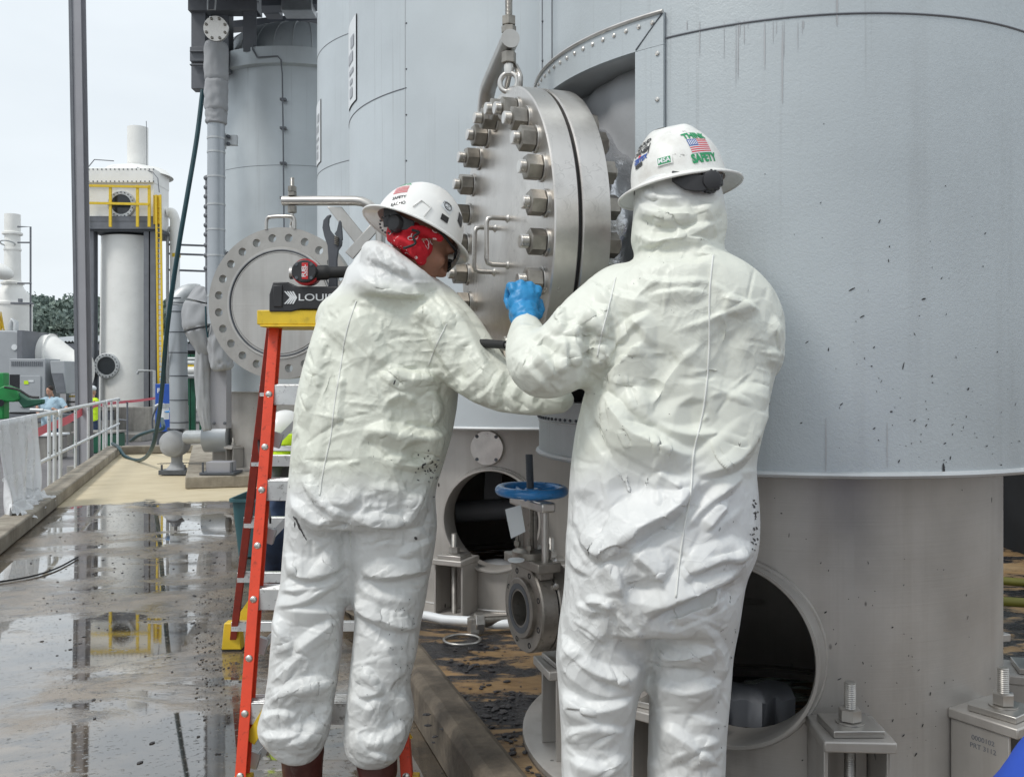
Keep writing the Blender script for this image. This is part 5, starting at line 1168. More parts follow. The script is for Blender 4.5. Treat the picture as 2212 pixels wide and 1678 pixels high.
def strokes_(me, ST):
    """press folds into the side that faces the viewer: (points, width, amplitude[, width on the other side])"""
    V = getv(me); N = getn(me); P = project(V); vw = V-np.array([0, 0, EYE]); vw /= np.linalg.norm(vw, axis=1)[:, None]
    face = np.clip(-(N*vw).sum(1)*1.6, 0, 1); Dp = np.zeros(len(V)); Dn = np.zeros(len(V))
    for st in ST:
        pts, w_, amp = st[:3]; w2 = st[3] if len(st) > 3 else w_
        lo_ = abs(amp)*480; hi_ = abs(amp)*850; w_, w2 = (max(w_, lo_), max(w2, hi_)) if w2 >= w_ else (max(w_, hi_), max(w2, lo_))
        pts = np.array([(p.x, p.y) for p in spl([(x, y, 0) for x, y in pts], 6)]); seg = np.linalg.norm(np.diff(pts, axis=0), axis=1); cum = np.concatenate([[0], np.cumsum(seg)]); tot = cum[-1]
        pad = 2.3*max(w_, w2); ix = np.nonzero((P[:, 0] > pts[:, 0].min()-pad) & (P[:, 0] < pts[:, 0].max()+pad) & (P[:, 1] > pts[:, 1].min()-pad) & (P[:, 1] < pts[:, 1].max()+pad) & (face > 0))[0]
        if not len(ix): continue
        Q = P[ix]; best = np.full(len(ix), 1e9); sg = np.zeros(len(ix)); tt = np.zeros(len(ix))
        for k in range(len(pts)-1):
            a, b = pts[k], pts[k+1]; ab = b-a; L2 = (ab**2).sum()
            if L2 < 1e-6: continue
            t = np.clip(((Q-a)@ab)/L2, 0, 1); q = a+t[:, None]*ab; dd = np.linalg.norm(Q-q, axis=1); m_ = dd < best
            cr = ab[0]*(Q[:, 1]-a[1])-ab[1]*(Q[:, 0]-a[0]); best[m_] = dd[m_]; sg[m_] = cr[m_]; tt[m_] = (cum[k]+t*seg[k])[m_]/tot
        tap = np.clip(np.minimum(tt, 1-tt)/.22+.05, 0, 1); tap[(tt <= 0) | (tt >= 1)] *= .5
        ww = np.where(sg > 0, w2, w_)*2.0*(.35+.65*tap); h_ = amp*np.clip(1.06-np.sqrt((best/ww)**2+.0036), 0, 1)*tap
        if amp > 0: Dp[ix] = np.maximum(Dp[ix], h_)
        else: Dn[ix] = np.minimum(Dn[ix], h_)
    V = V+N*((Dp+Dn)*face)[:, None]; E = np.empty(len(me.edges)*2, np.int32); me.edges.foreach_get('vertices', E); i, j = E.reshape(-1, 2).T; n = len(V); val = np.bincount(i, minlength=n)+np.bincount(j, minlength=n)+1e-9
    for _ in range(1):
        s = np.stack([np.bincount(i, V[j, k], n)+np.bincount(j, V[i, k], n) for k in range(3)], 1)/val[:, None]; V = V+.35*(s-V)*(face > 0)[:, None]
    setv(me, V)
def rand_folds(n, box, ang, seed, amp=(.004, .011), wid=(7, 20), ln=(60, 220), neg=.3):
    rg = np.random.default_rng(seed); out = []
    for _ in range(n):
        x, y = box[0]+rg.random()*(box[2]-box[0]), box[1]+rg.random()*(box[3]-box[1]); a = R(ang(x, y)+rg.normal()*22); l = ln[0]+rg.random()**1.5*(ln[1]-ln[0]); k = rg.normal()*.18; c, s = math.cos(a), math.sin(a)
        pts = [(x+c*l*t-s*k*l*(t*t-.25), y+s*l*t+c*k*l*(t*t-.25)) for t in (-.5, -.25, 0, .25, .5)]; A = amp[0]+rg.random()**1.6*(amp[1]-amp[0]); w_ = (wid[0]+rg.random()*(wid[1]-wid[0]))*(.5+.5*A/amp[1])
        out.append((pts, w_*.6, A*(-1 if rg.random() < neg else 1), w_*1.2))
    return out
def drape(me, gfun, iters=120, lo=.012, hi=.03, seed=1, bend=.10, amp=.004, hold=.02, aniso=(1, 1, 1)):
    """relax the cloth with edges longer than the form under it, so it buckles into folds"""
    V0 = getv(me); N0 = getn(me); n = len(V0); E = np.empty(len(me.edges)*2, np.int32); me.edges.foreach_get('vertices', E); E = E.reshape(-1, 2)
    dg_ = []
    for p in me.polygons:
        v = p.vertices
        if len(v) == 4: dg_ += [(v[0], v[2]), (v[1], v[3])]
    A = np.concatenate([E, np.array(dg_, np.int32).reshape(-1, 2)]); i, j = A[:, 0], A[:, 1]
    e0 = V0[j]-V0[i]; L0 = np.linalg.norm(e0, axis=1)+1e-9; mid = (V0[i]+V0[j])/2
    Lr = L0*(1+gfun(mid, e0/L0[:, None])); val = np.bincount(i, minlength=n)+np.bincount(j, minlength=n)+1e-9
    ei, ej = E[:, 0], E[:, 1]; ve = np.bincount(ei, minlength=n)+np.bincount(ej, minlength=n)+1e-9
    Q0 = V0*np.array(aniso); s = vnoise(Q0, 7, seed, 3); X = V0+N0*(amp*s)[:, None]
    acc = lambda a, b, w: np.stack([np.bincount(a, w[:, k], n)+np.bincount(b, -w[:, k], n) for k in range(3)], 1)
    for it in range(iters):
        d = X[j]-X[i]; L = np.linalg.norm(d, axis=1)+1e-9; c = d*((L-Lr)/L*.5)[:, None]
        X += acc(i, j, c)*(1.7/val)[:, None]*2.2
        lap = acc(ei, ej, (X[ej]-X[ei]))/ve[:, None]; X += bend*lap
        D = X-V0; dn = (D*N0).sum(1); tg = D-N0*dn[:, None]; dn = np.clip(dn, -lo, hi)*(1-hold*.3); X = V0+N0*dn[:, None]+tg*(1-hold)
    setv(me, X)
def crumple(me, sc, amp, seed, zs=.7):                        # real facets: distance to scattered points
    from mathutils.kdtree import KDTree
    V = getv(me); lo_, hi_ = V.min(0)-.1, V.max(0)+.1; rg = np.random.default_rng(seed); vol = np.prod(hi_-lo_); n = int(vol*zs*sc**3)
    P = lo_+rg.random((n, 3))*(hi_-lo_); k = KDTree(n)
    for i, p in enumerate(P): k.insert((p[0], p[1], p[2]*zs), i)
    k.balance(); wv = np.stack([vnoise(V, sc*.5, seed+i, 2) for i in range(3)], 1)*(.35/sc)
    Q = V+wv; D = np.array([k.find((q[0], q[1], q[2]*zs))[2] for q in Q])*sc; m_ = np.clip(.5+.9*vnoise(V, 2.4, seed+7, 2), .15, 1)
    setv(me, V+getn(me)*(amp*(D-.55)*m_)[:, None])
def loft(rows, n=32, e=2.3):
    """rows: (y, xl, xr, depth, half depth) in the reference frame"""
    rings = []
    for (y, xl, xr, d, hd) in rows:
        c = W((xl+xr)/2, y, d); a = (xr-xl)/2/F*d; q = []
        for k in range(n):
            t = TAU*k/n; cs, sn = math.cos(t), math.sin(t)
            q.append(c+Vector((a*abs(cs)**(2/e)*(1 if cs > 0 else -1), hd*abs(sn)**(2/e)*(1 if sn > 0 else -1), 0)))
        rings.append(q)
    return MB().ring(rings)
def limb(pts, n=24, k=6):                                     # pts: (px, py, d, r)
    P = spl([W(x, y, d) for x, y, d, r in pts], k); rs = [p[3] for p in pts]; N = len(P); rr = [float(np.interp(i/(N-1)*(len(rs)-1), range(len(rs)), rs)) for i in range(N)]
    m = MB().tube(P, rr, n); m.ell(P[0], (rr[0],)*3, n=16, m=10); m.ell(P[-1], (rr[-1],)*3, n=16, m=10); return m
def join(*ms):
    o = MB()
    for m in ms: o.add(m.v, m.f)
    return o
def ray(bvh, px, py):
    dr = Vector(((px-CX)/F, 1, -(py-HY)/F)).normalized(); h = bvh.ray_cast(Vector((0, 0, EYE)), dr); return h[0], h[1]
def bvh_of(me): return BVHTree.FromPolygons([v.co[:] for v in me.vertices], [p.vertices[:] for p in me.polygons])
def seam(bvh, pts, r, name, mat, par, off=None, stitch=True):
    P = []
    for p in spl([(x, y, 0) for x, y in pts], 14):
        h, n_ = ray(bvh, p.x, p.y)
        if h is not None:
            if n_.dot(h-Vector((0,0,EYE))) > 0: n_ = -n_
            P.append(h+n_*r*.25)
    if len(P) > 3:
        q = [P[0]]+[(P[i-1]+P[i]*2+P[i+1])/4 for i in range(1, len(P)-1)]+[P[-1]]; return obj(name, MB().tube(q, r, 6), mat, par, smooth=180)
def smear(bvh, blobs, name, mat, par):                        # thin flakes of dried sludge on the cloth
    m = MB()
    for (x, y, lx, ly, ang) in blobs:
        q = []
        for k in range(12):
            a = TAU*k/12; rr = 1+.35*noise.noise(Vector((x*.3+math.cos(a)*1.2, y*.3+math.sin(a)*1.2, 0))); u, v = lx*math.cos(a)*rr, ly*math.sin(a)*rr
            h, n_ = ray(bvh, x+u*math.cos(ang)-v*math.sin(ang), y+u*math.sin(ang)+v*math.cos(ang))
            if h is None: break
            if n_.dot(h-Vector((0,0,EYE))) > 0: n_ = -n_
            q.append(h+n_*.0012)
        if len(q) == 12:
            c = sum(q, Vector())/12; m.add(q+[c], [[k, (k+1) % 12, 12] for k in range(12)])
    o = obj(name, m, mat, par, smooth=180); o['kind'] = 'stuff'; return o

def m_coverall(name, z_lo, z_hi, tint, seed=0, wr=1.0):
    g = NG(name); loc = g.coord((1, 1, 1)); sz = g.n('ShaderNodeSeparateXYZ'); g.put(sz.inputs[0], loc)
    a = g.noise(4, 5, .6, None, .5)
    base = g.mix(g.ramp(a, [(.3, 0), (.7, 1)]), (.655,.665,.66), (.685,.695,.685))
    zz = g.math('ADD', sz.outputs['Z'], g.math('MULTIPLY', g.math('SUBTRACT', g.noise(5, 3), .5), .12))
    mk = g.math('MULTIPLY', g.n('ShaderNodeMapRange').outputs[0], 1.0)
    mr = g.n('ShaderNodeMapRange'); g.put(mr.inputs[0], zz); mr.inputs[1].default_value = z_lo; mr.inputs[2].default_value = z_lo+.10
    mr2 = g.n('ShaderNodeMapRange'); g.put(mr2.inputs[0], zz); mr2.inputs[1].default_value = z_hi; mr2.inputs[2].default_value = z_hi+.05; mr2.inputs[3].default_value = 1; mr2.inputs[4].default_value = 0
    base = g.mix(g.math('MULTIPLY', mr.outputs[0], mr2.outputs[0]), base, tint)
    low = g.n('ShaderNodeMapRange'); g.put(low.inputs[0], sz.outputs['Z']); low.inputs[1].default_value = 1.5; low.inputs[2].default_value = .1; low.inputs[3].default_value = .15; low.inputs[4].default_value = 1
    sm = g.ramp(g.noise(5.5, 9, .72, g.coord((1, 1, .8))), [(.54, 0), (.75, .30)])
    base = g.mix(g.math('MULTIPLY', sm, low.outputs[0]), base, (.24,.22,.20))
    sp = g.ramp(g.noise(75, 3, .6, g.coord((1, 1, .45), (0, R(25), 0))), [(.70, 0), (.73, 1)]); ar = g.ramp(g.noise(4, 4, .6), [(.50, 0), (.60, 1)])
    base = g.mix(g.math('MULTIPLY', g.math('MULTIPLY', sp, ar), .85), base, (.06,.055,.05))
    # crumpled facets: cell borders of warped voronoi fields read as sharp creases
    def warp(sc, wa, wsc, seed):
        n_ = g.n('ShaderNodeTexNoise'); n_.inputs['Scale'].default_value = wsc; n_.inputs['Detail'].default_value = 2; g.put(n_.inputs['Vector'], g.coord((1, 1, 1)))
        ma = g.n('ShaderNodeVectorMath'); ma.operation = 'MULTIPLY_ADD'; g.put(ma.inputs[0], n_.outputs['Color']); ma.inputs[1].default_value = (wa,)*3; mp_ = g.n('ShaderNodeMapping'); mp_.inputs['Scale'].default_value = sc; mp_.inputs['Location'].default_value = (seed, seed*2, 0); g.put(mp_.inputs['Vector'], g.tc.outputs['Object']); g.put(ma.inputs[2], mp_.outputs[0]); return ma.outputs[0]
    m1 = g.ramp(g.noise(2.6, 3), [(.38, .15), (.62, 1)]); m2 = g.ramp(g.noise(4.3, 3, .5, g.coord((1,1,1), (1,0,0))), [(.42, .1), (.6, 1)])
    f1 = g.vor(7.5, warp((1, 1, .8), .14, 4, seed)); f2 = g.vor(17, warp((1, 1, .75), .07, 9, seed+3)); f3 = g.vor(40, warp((1, 1, .8), .03, 20, seed+5)); f4 = g.vor(8.5, warp((1, 1, .42), .2, 3, seed+9))
    h = g.math('ADD', g.math('MULTIPLY', f1, .08), g.math('MULTIPLY', g.math('MULTIPLY', f2, m1), .20)); h = g.math('ADD', h, g.math('MULTIPLY', g.math('MULTIPLY', f3, m2), .13)); h = g.math('ADD', h, g.math('MULTIPLY', f4, .12)); h = g.math('ADD', h, g.math('MULTIPLY', g.noise(5, 2), .2))
    ed = g.vor(11, warp((1, 1, .5), .30, 5, seed+2), 'DISTANCE_TO_EDGE'); ed2 = g.vor(25, warp((1, 1, .6), .16, 9, seed+4), 'DISTANCE_TO_EDGE')
    l1 = g.math('MULTIPLY', g.ramp(ed, [(0, 1), (.05, 0)]), g.ramp(g.noise(7, 3, .5, g.coord((1,1,1), (.4,0,0))), [(.5, 0), (.6, 1)])); l2 = g.math('MULTIPLY', g.ramp(ed2, [(0, 1), (.07, 0)]), m2)
    h = g.math('ADD', h, g.math('ADD', g.math('MULTIPLY', l1, .010), g.math('MULTIPLY', l2, .010)))
    wv = g.noise(420, 2)
    return g.set(col=base, ro=.43, nrm=g.bump(wv, .06, .001, g.bump(h, .9, .034*wr)), spec=.45, sss=.0)

# ---------------------------------------------------------------- heads, helmets, gloves
M['skin'] = m_plain('skin', (.37,.18,.12), .5, 0, .12, 20, .15); M['skinpale'] = m_plain('skin_light', (.50,.28,.20), .5, 0, .1, 20)
M['helmet'] = m_plain('helmet_shell', (.84,.84,.82), .28, 0, .02, 3, coat=.3)
g = NG('scuffed_helmet_shell'); n = g.noise(9, 8, .7); c = g.mix(g.ramp(n, [(.5, 0), (.68, .55)]), (.80,.80,.77), (.50,.47,.42)); c = g.mix(g.ramp(g.noise(26, 6, .75), [(.62, 0), (.68, .8)]), c, (.12,.11,.10)); g.set(col=c, ro=.36, coat=.2); M['helmetworn'] = g.m
M['glove'] = m_plain('nitrile_glove', (.015,.23,.50), .42, 0, .08, 20, .2); M['boot'] = m_plain('boot_leather', (.075,.022,.018), .42, 0, .3, 14, .4)
M['greenprint'] = m_plain('green_print', (.02,.30,.12), .5, 0, .05, 9); M['redprint'] = m_plain('red_print', (.62,.04,.06), .5, 0, .05, 9); M['blueprint'] = m_plain('blue_print', (.03,.09,.36), .5, 0, .05, 9)
M['brownprint'] = m_plain('brown_print', (.42,.30,.24), .5, 0, .05, 9)
def head_mesh(T, neck=True):                       # face looks along local +Y
    m = MB(); e = lambda c, r, rot=None: m.ell(Vector(c), r, rot, 24, 16)
    e((0, -.008, .045), (.074, .094, .092)); e((0, .028, -.02), (.062, .070, .075)); e((0, .050, -.068), (.040, .042, .036)); e((0, .060, -.02), (.045, .036, .05))
    m.tube([Vector((0, .088, .025)), Vector((0, .104, -.005)), Vector((0, .112, -.022)), Vector((0, .098, -.034))], [.009, .012, .015, .011], 12)
    for s in (-1, 1):
        e((s*.014, .098, -.024), (.010, .012, .009)); e((s*.030, .078, .03), (.022, .018, .010)); e((s*.040, .062, -.018), (.022, .026, .022)); e((s*.076, -.006, -.004), (.007, .020, .032), Matrix.Rotation(s*.35, 3, 'Z')); e((s*.079, -.015, .004), (.007, .012, .024), Matrix.Rotation(s*.5, 3, 'Z')); e((s*.075, .0, -.034), (.006, .010, .012))
    e((0, .094, -.052), (.022, .010, .006)); e((0, .091, -.064), (.019, .010, .007)); e((0, .085, -.086), (.018, .016, .014))
    if neck: m.tube([Vector((0, -.02, -.03)), Vector((0, -.035, -.10)), Vector((0, -.05, -.16))], [.058, .056, .062], 20)
    me = voxel(m, .0045, 2)
    V = getv(me)
    for s in (-1, 1):                                          # eye sockets
        d = np.linalg.norm(V-np.array([s*.031, .095, .012]), axis=1); V[:, 1] -= .009*np.exp(-(d/.013)**2)
    setv(me, V); me.transform(T); return me
def helmet(name, T, par, lbl=None, mat='helmet', A=(.104, .126, .128), brim=.031, lobes=True):
    a, b, c = A; mb = MB(); rings = []; NA, NE = 96, 30
    def sp(az, el, off=0.0):                                   # az measured from the rear (-Y) towards +X
        ce, se = math.cos(el), math.sin(el); x, y, z = a*ce*math.sin(az), -b*ce*math.cos(az), c*se**.92
        if lobes: z += .006*math.exp(-((x/.022)**2))*se**3*0+.007*(math.exp(-((abs(x)-.040)/.018)**2))*se**2
        n = Vector((x/a/a, y/b/b, z/c/c)).normalized(); return Vector((x, y, z))+n*off
    for k in range(NE+1): rings.append([sp(TAU*i/NA, max(PI/2*(k/NE), .0), 0) for i in range(NA)])
    outer = [[Vector((p.x*(1+t*brim/a), p.y*(1+t*brim*1.05/b), p.z-.014*t*t+.002*t)) for p in rings[0]] for t in (1.0, .96, .75, .45, .2)]
    under = [[p-Vector((0, 0, .0035)) for p in q] for q in outer[:-1]][::-1]
    inner = [[sp(TAU*i/NA, PI/2*(k/NE), -.0035) for i in range(NA)] for k in range(NE, -1, -1)]
    allr = outer+rings+inner+[[p-Vector((0, 0, .0035)) for p in q] for q in outer[::-1]]
    mb.ring(allr, True, False, False); o_ = len(allr)-1
    n0 = (len(allr)-1)*NA; mb.f += [[n0+i, n0+(i+1) % NA, (i+1) % NA, i] for i in range(NA)]
    mb.v = [T@v for v in mb.v]; o = obj(name, mb, M[mat], par, smooth=50)
    if lbl: o['label'] = lbl
    # rolled brim lip and side slots
    lip = [T@(p-Vector((0, 0, .0015))) for p in outer[0]]; obj('brim_lip', MB().tube(lip, .003, 8, closed=True), M[mat], o, smooth=180)
    Ti = T.inverted()
    def find(px, py):
        o0 = Ti@Vector((0, 0, EYE)); dr = (Ti.to_3x3()@Vector(((px-CX)/F, 1, -(py-HY)/F))).normalized(); S3 = Vector((1/a, 1/b, 1/c))
        p = Vector([o0[i]*S3[i] for i in range(3)]); q = Vector([dr[i]*S3[i] for i in range(3)]); A_ = q.dot(q); B = 2*p.dot(q); C = p.dot(p)-1; D = B*B-4*A_*C
        if D < 0: D = 0
        h = p+q*((-B-math.sqrt(D))/(2*A_)); el = math.asin(max(0.01, min(1, h.z))); return math.atan2(h.x, -h.y), el
    def place(px, py, rot=0, off=.0012):
        az0, el0 = find(px, py); cr, sr = math.cos(rot), math.sin(rot)
        def f(x, y, z):
            X, Y = x*cr-y*sr, x*sr+y*cr; el = el0+Y/(c*.95); az = az0+X/(max(.25, math.cos(el))*((a+b)/2)); return T@sp(az, max(.01, min(1.5, el)), off+abs(z))
        return f
    return o, place
def patch(place, x0, x1, y0, y1, mat, name, par, dz=0.0, n=8):
    m = MB(); rings = [[place(x0+(x1-x0)*i/n, y0+(y1-y0)*j/n, dz) for i in range(n+1)] for j in range(n+1)]; m.ring(rings, False, False, False); return obj(name, m, mat, par, smooth=180)
def fist(c, T3, s=1.0):
    """curled hand: local x across the knuckles, y away along the fingers, z up; T3 orients it"""
    m = MB(); L = lambda p: c+T3@(Vector(p)*s)
    m.ell(c, (.038*s, .030*s, .042*s), T3, 20, 14); m.ell(L((.002, .004, -.028)), (.032*s, .026*s, .03*s), T3, 16, 12)
    for i, (x, l, dz) in enumerate(((-.030, .020, -.006), (-.010, .026, .002), (.011, .025, .003), (.030, .021, -.003))):
        q = [L((x*.9, -.004, .026+dz)), L((x, .006, .040+dz)), L((x, .006+l, .043+dz)), L((x*.97, .012+l*1.5, .030+dz)), L((x*.95, .014+l*1.35, .008+dz)), L((x*.93, .022, -.004+dz))]
        m.tube(q, [s*r for r in (.0115, .0122, .0112, .0108, .0102, .009)], 12); m.ell(q[1], (.0122*s,)*3, n=12, m=8); m.ell(q[-1], (.009*s,)*3, n=12, m=8)
    q = [L((.026, .0, -.030)), L((.044, .012, -.010)), L((.045, .030, .010)), L((.030, .046, .018))]; m.tube(q, [s*r for r in (.016, .0135, .012, .0100)], 12); m.ell(q[-1], (.010*s,)*3, n=12, m=8)
    return m
def boot(cx, cy, z0, yaw, par, h=.28):
    m = MB(); Rz = Matrix.Rotation(yaw, 3, 'Z'); L = lambda p: Vector((cx, cy, z0))+Rz@Vector(p)
    m.tube([L((0, 0, .04)), L((0, 0, .12)), L((0, -.005, .2)), L((0, -.01, h))], [.050, .052, .058, .062], 20); rings = []
    for (y, hw, hh, zc) in ((-.075, .030, .04, .045), (-.05, .042, .05, .055), (0, .045, .055, .06), (.06, .047, .045, .055), (.12, .052, .036, .045), (.16, .048, .032, .04), (.20, .030, .022, .033)):
        rings.append([L((hw*math.cos(TAU*k/20), y, zc+hh*math.sin(TAU*k/20))) for k in range(20)])
    m.ring(rings); me = voxel(m, .008, 3); V = getv(me); V += getn(me)*(.004*vnoise(V, 22, 3))[:, None]; setv(me, V); me.shade_smooth(); o = obj('boot', me, M['boot'], par)
    s = MB(); pts = [L((hw, y, 0)) for y, hw in ((-.085, .03), (-.05, .046), (.05, .045), (.12, .055), (.17, .050), (.205, .02))]+[L((-hw, y, 0)) for y, hw in ((.205, .02), (.17, .050), (.12, .055), (.05, .045), (-.05, .046), (-.085, .03))]
    s.prism(pts, (0, 0, .028)); obj('sole', s, M['rubber'], o, bevel=.004)
# ---------------------------------------------------------------- the two workers in white coveralls
def gmap(regions, iso=.03):
    """regions: (z0, z1, direction, amount) with soft borders"""
    def f(mid, ed):
        g = np.full(len(mid), iso)
        for (z0, z1, dr, am) in regions:
            wz = np.clip((mid[:, 2]-z0)/.06, 0, 1)*np.clip((z1-mid[:, 2])/.06, 0, 1); d = np.array(dr)/np.linalg.norm(dr); g = g+wz*am*(ed@d)**2
        return g
    return f
def thickbody(rows, k=.86):
    return [(y, (xl+xr)/2-(xr-xl)/2*k, (xl+xr)/2+(xr-xl)/2*k, d, hd*k) for (y, xl, xr, d, hd) in rows]

CV = .0118; SA = 1.45
FINE = lambda box, n, seed: rand_folds(n, box, lambda x, y: 360*noise.noise(Vector((x*.004, y*.004, seed))), seed, (.0016, .0042), (2.5, 6), (22, 110), .25)
# ---- right worker: back to the viewer, left hand on a bolt
DR = 2.0
def rr(t, hd, dd=0.0): return [(y, a, b, DR+dd, h) for (y, a, b, h) in t]
tor = [(546, 1405, 1540, .10), (562, 1370, 1592, .125), (590, 1325, 1632, .145), (630, 1292, 1668, .155), (680, 1280, 1690, .16), (740, 1283, 1690, .165), (800, 1278, 1672, .165), (860, 1258, 1658, .165), (930, 1240, 1646, .165), (1000, 1233, 1626, .168), (1060, 1228, 1632, .172), (1120, 1224, 1637, .18), (1190, 1222, 1633, .185), (1240, 1220, 1606, .18), (1300, 1214, 1598, .17), (1345, 1206, 1594, .15)]
ll = [(1290, 1216, 1400, .13), (1350, 1205, 1400, .115), (1420, 1198, 1398, .105), (1480, 1203, 1384, .10), (1540, 1208, 1372, .098), (1600, 1212, 1366, .098), (1678, 1212, 1364, .095), (1760, 1214, 1360, .09), (1850, 1220, 1352, .085), (1875, 1232, 1342, .07)]
rl = [(1290, 1404, 1598, .13), (1345, 1406, 1593, .12), (1400, 1406, 1581, .11), (1480, 1406, 1577, .105), (1560, 1401, 1570, .10), (1678, 1398, 1564, .095), (1760, 1398, 1558, .09), (1850, 1402, 1548, .085), (1875, 1412, 1538, .07)]
hd_ = [(372, 1385, 1545, .085), (400, 1372, 1553, .10), (440, 1368, 1562, .108), (480, 1366, 1568, .112), (520, 1364, 1564, .112), (548, 1372, 1556, .112), (580, 1385, 1550, .11)]
arm = [(1345, 655, 2.0, .088), (1285, 705, 1.96, .086), (1225, 762, 1.93, .078), (1178, 792, 1.93, .072), (1150, 770, 1.99, .062), (1140, 735, 2.07, .050), (1136, 712, 2.12, .041)]
arm2 = [(1600, 680, 2.0, .070), (1632, 730, 2.02, .060), (1632, 780, 2.06, .058), (1570, 780, 2.16, .05), (1480, 740, 2.2, .04)]
cov = join(loft([(y, a, b, DR, h) for y, a, b, h in tor]), loft([(y, a, b, DR, h) for y, a, b, h in ll]), loft([(y, a, b, DR+.01, h) for y, a, b, h in rl]), loft([(y, a, b, DR+.01, h) for y, a, b, h in hd_]), limb(arm), limb(arm2))
me = voxel(cov, CV, 5)
drape(me, gmap([(.2, .80, (.5, 0, 1), .015), (.80, 1.40, (.75, 0, .8), .01), (1.40, 1.66, (.2, 0, 1), .09)], .004), 100, .005, .006, 3, .09, .003, .006, (.8, 1, 1.2))
me = subdiv(me, 2)
strokes(me, 1.0, FINE((1215, 570, 1690, 1678), 170, 41)+FINE((1110, 640, 1320, 870), 36, 42)+FINE((1370, 400, 1560, 550), 22, 43))
strokes(me, .75, rand_folds(20, (1250, 640, 1680, 1250), lambda x, y: -38 if x > 1420 else 40, 11, (.003, .012), (8, 20), (90, 300))+rand_folds(16, (1215, 1230, 1590, 1678), lambda x, y: (25 if x < 1400 else -20), 12, (.003, .011), (7, 16), (60, 190))+rand_folds(8, (1110, 640, 1330, 860), lambda x, y: -60, 13, (.003, .009), (6, 13), (50, 130))+rand_folds(5, (1370, 410, 1560, 550), lambda x, y: -8, 14, (.003, .008), (5, 11), (60, 150), .4))
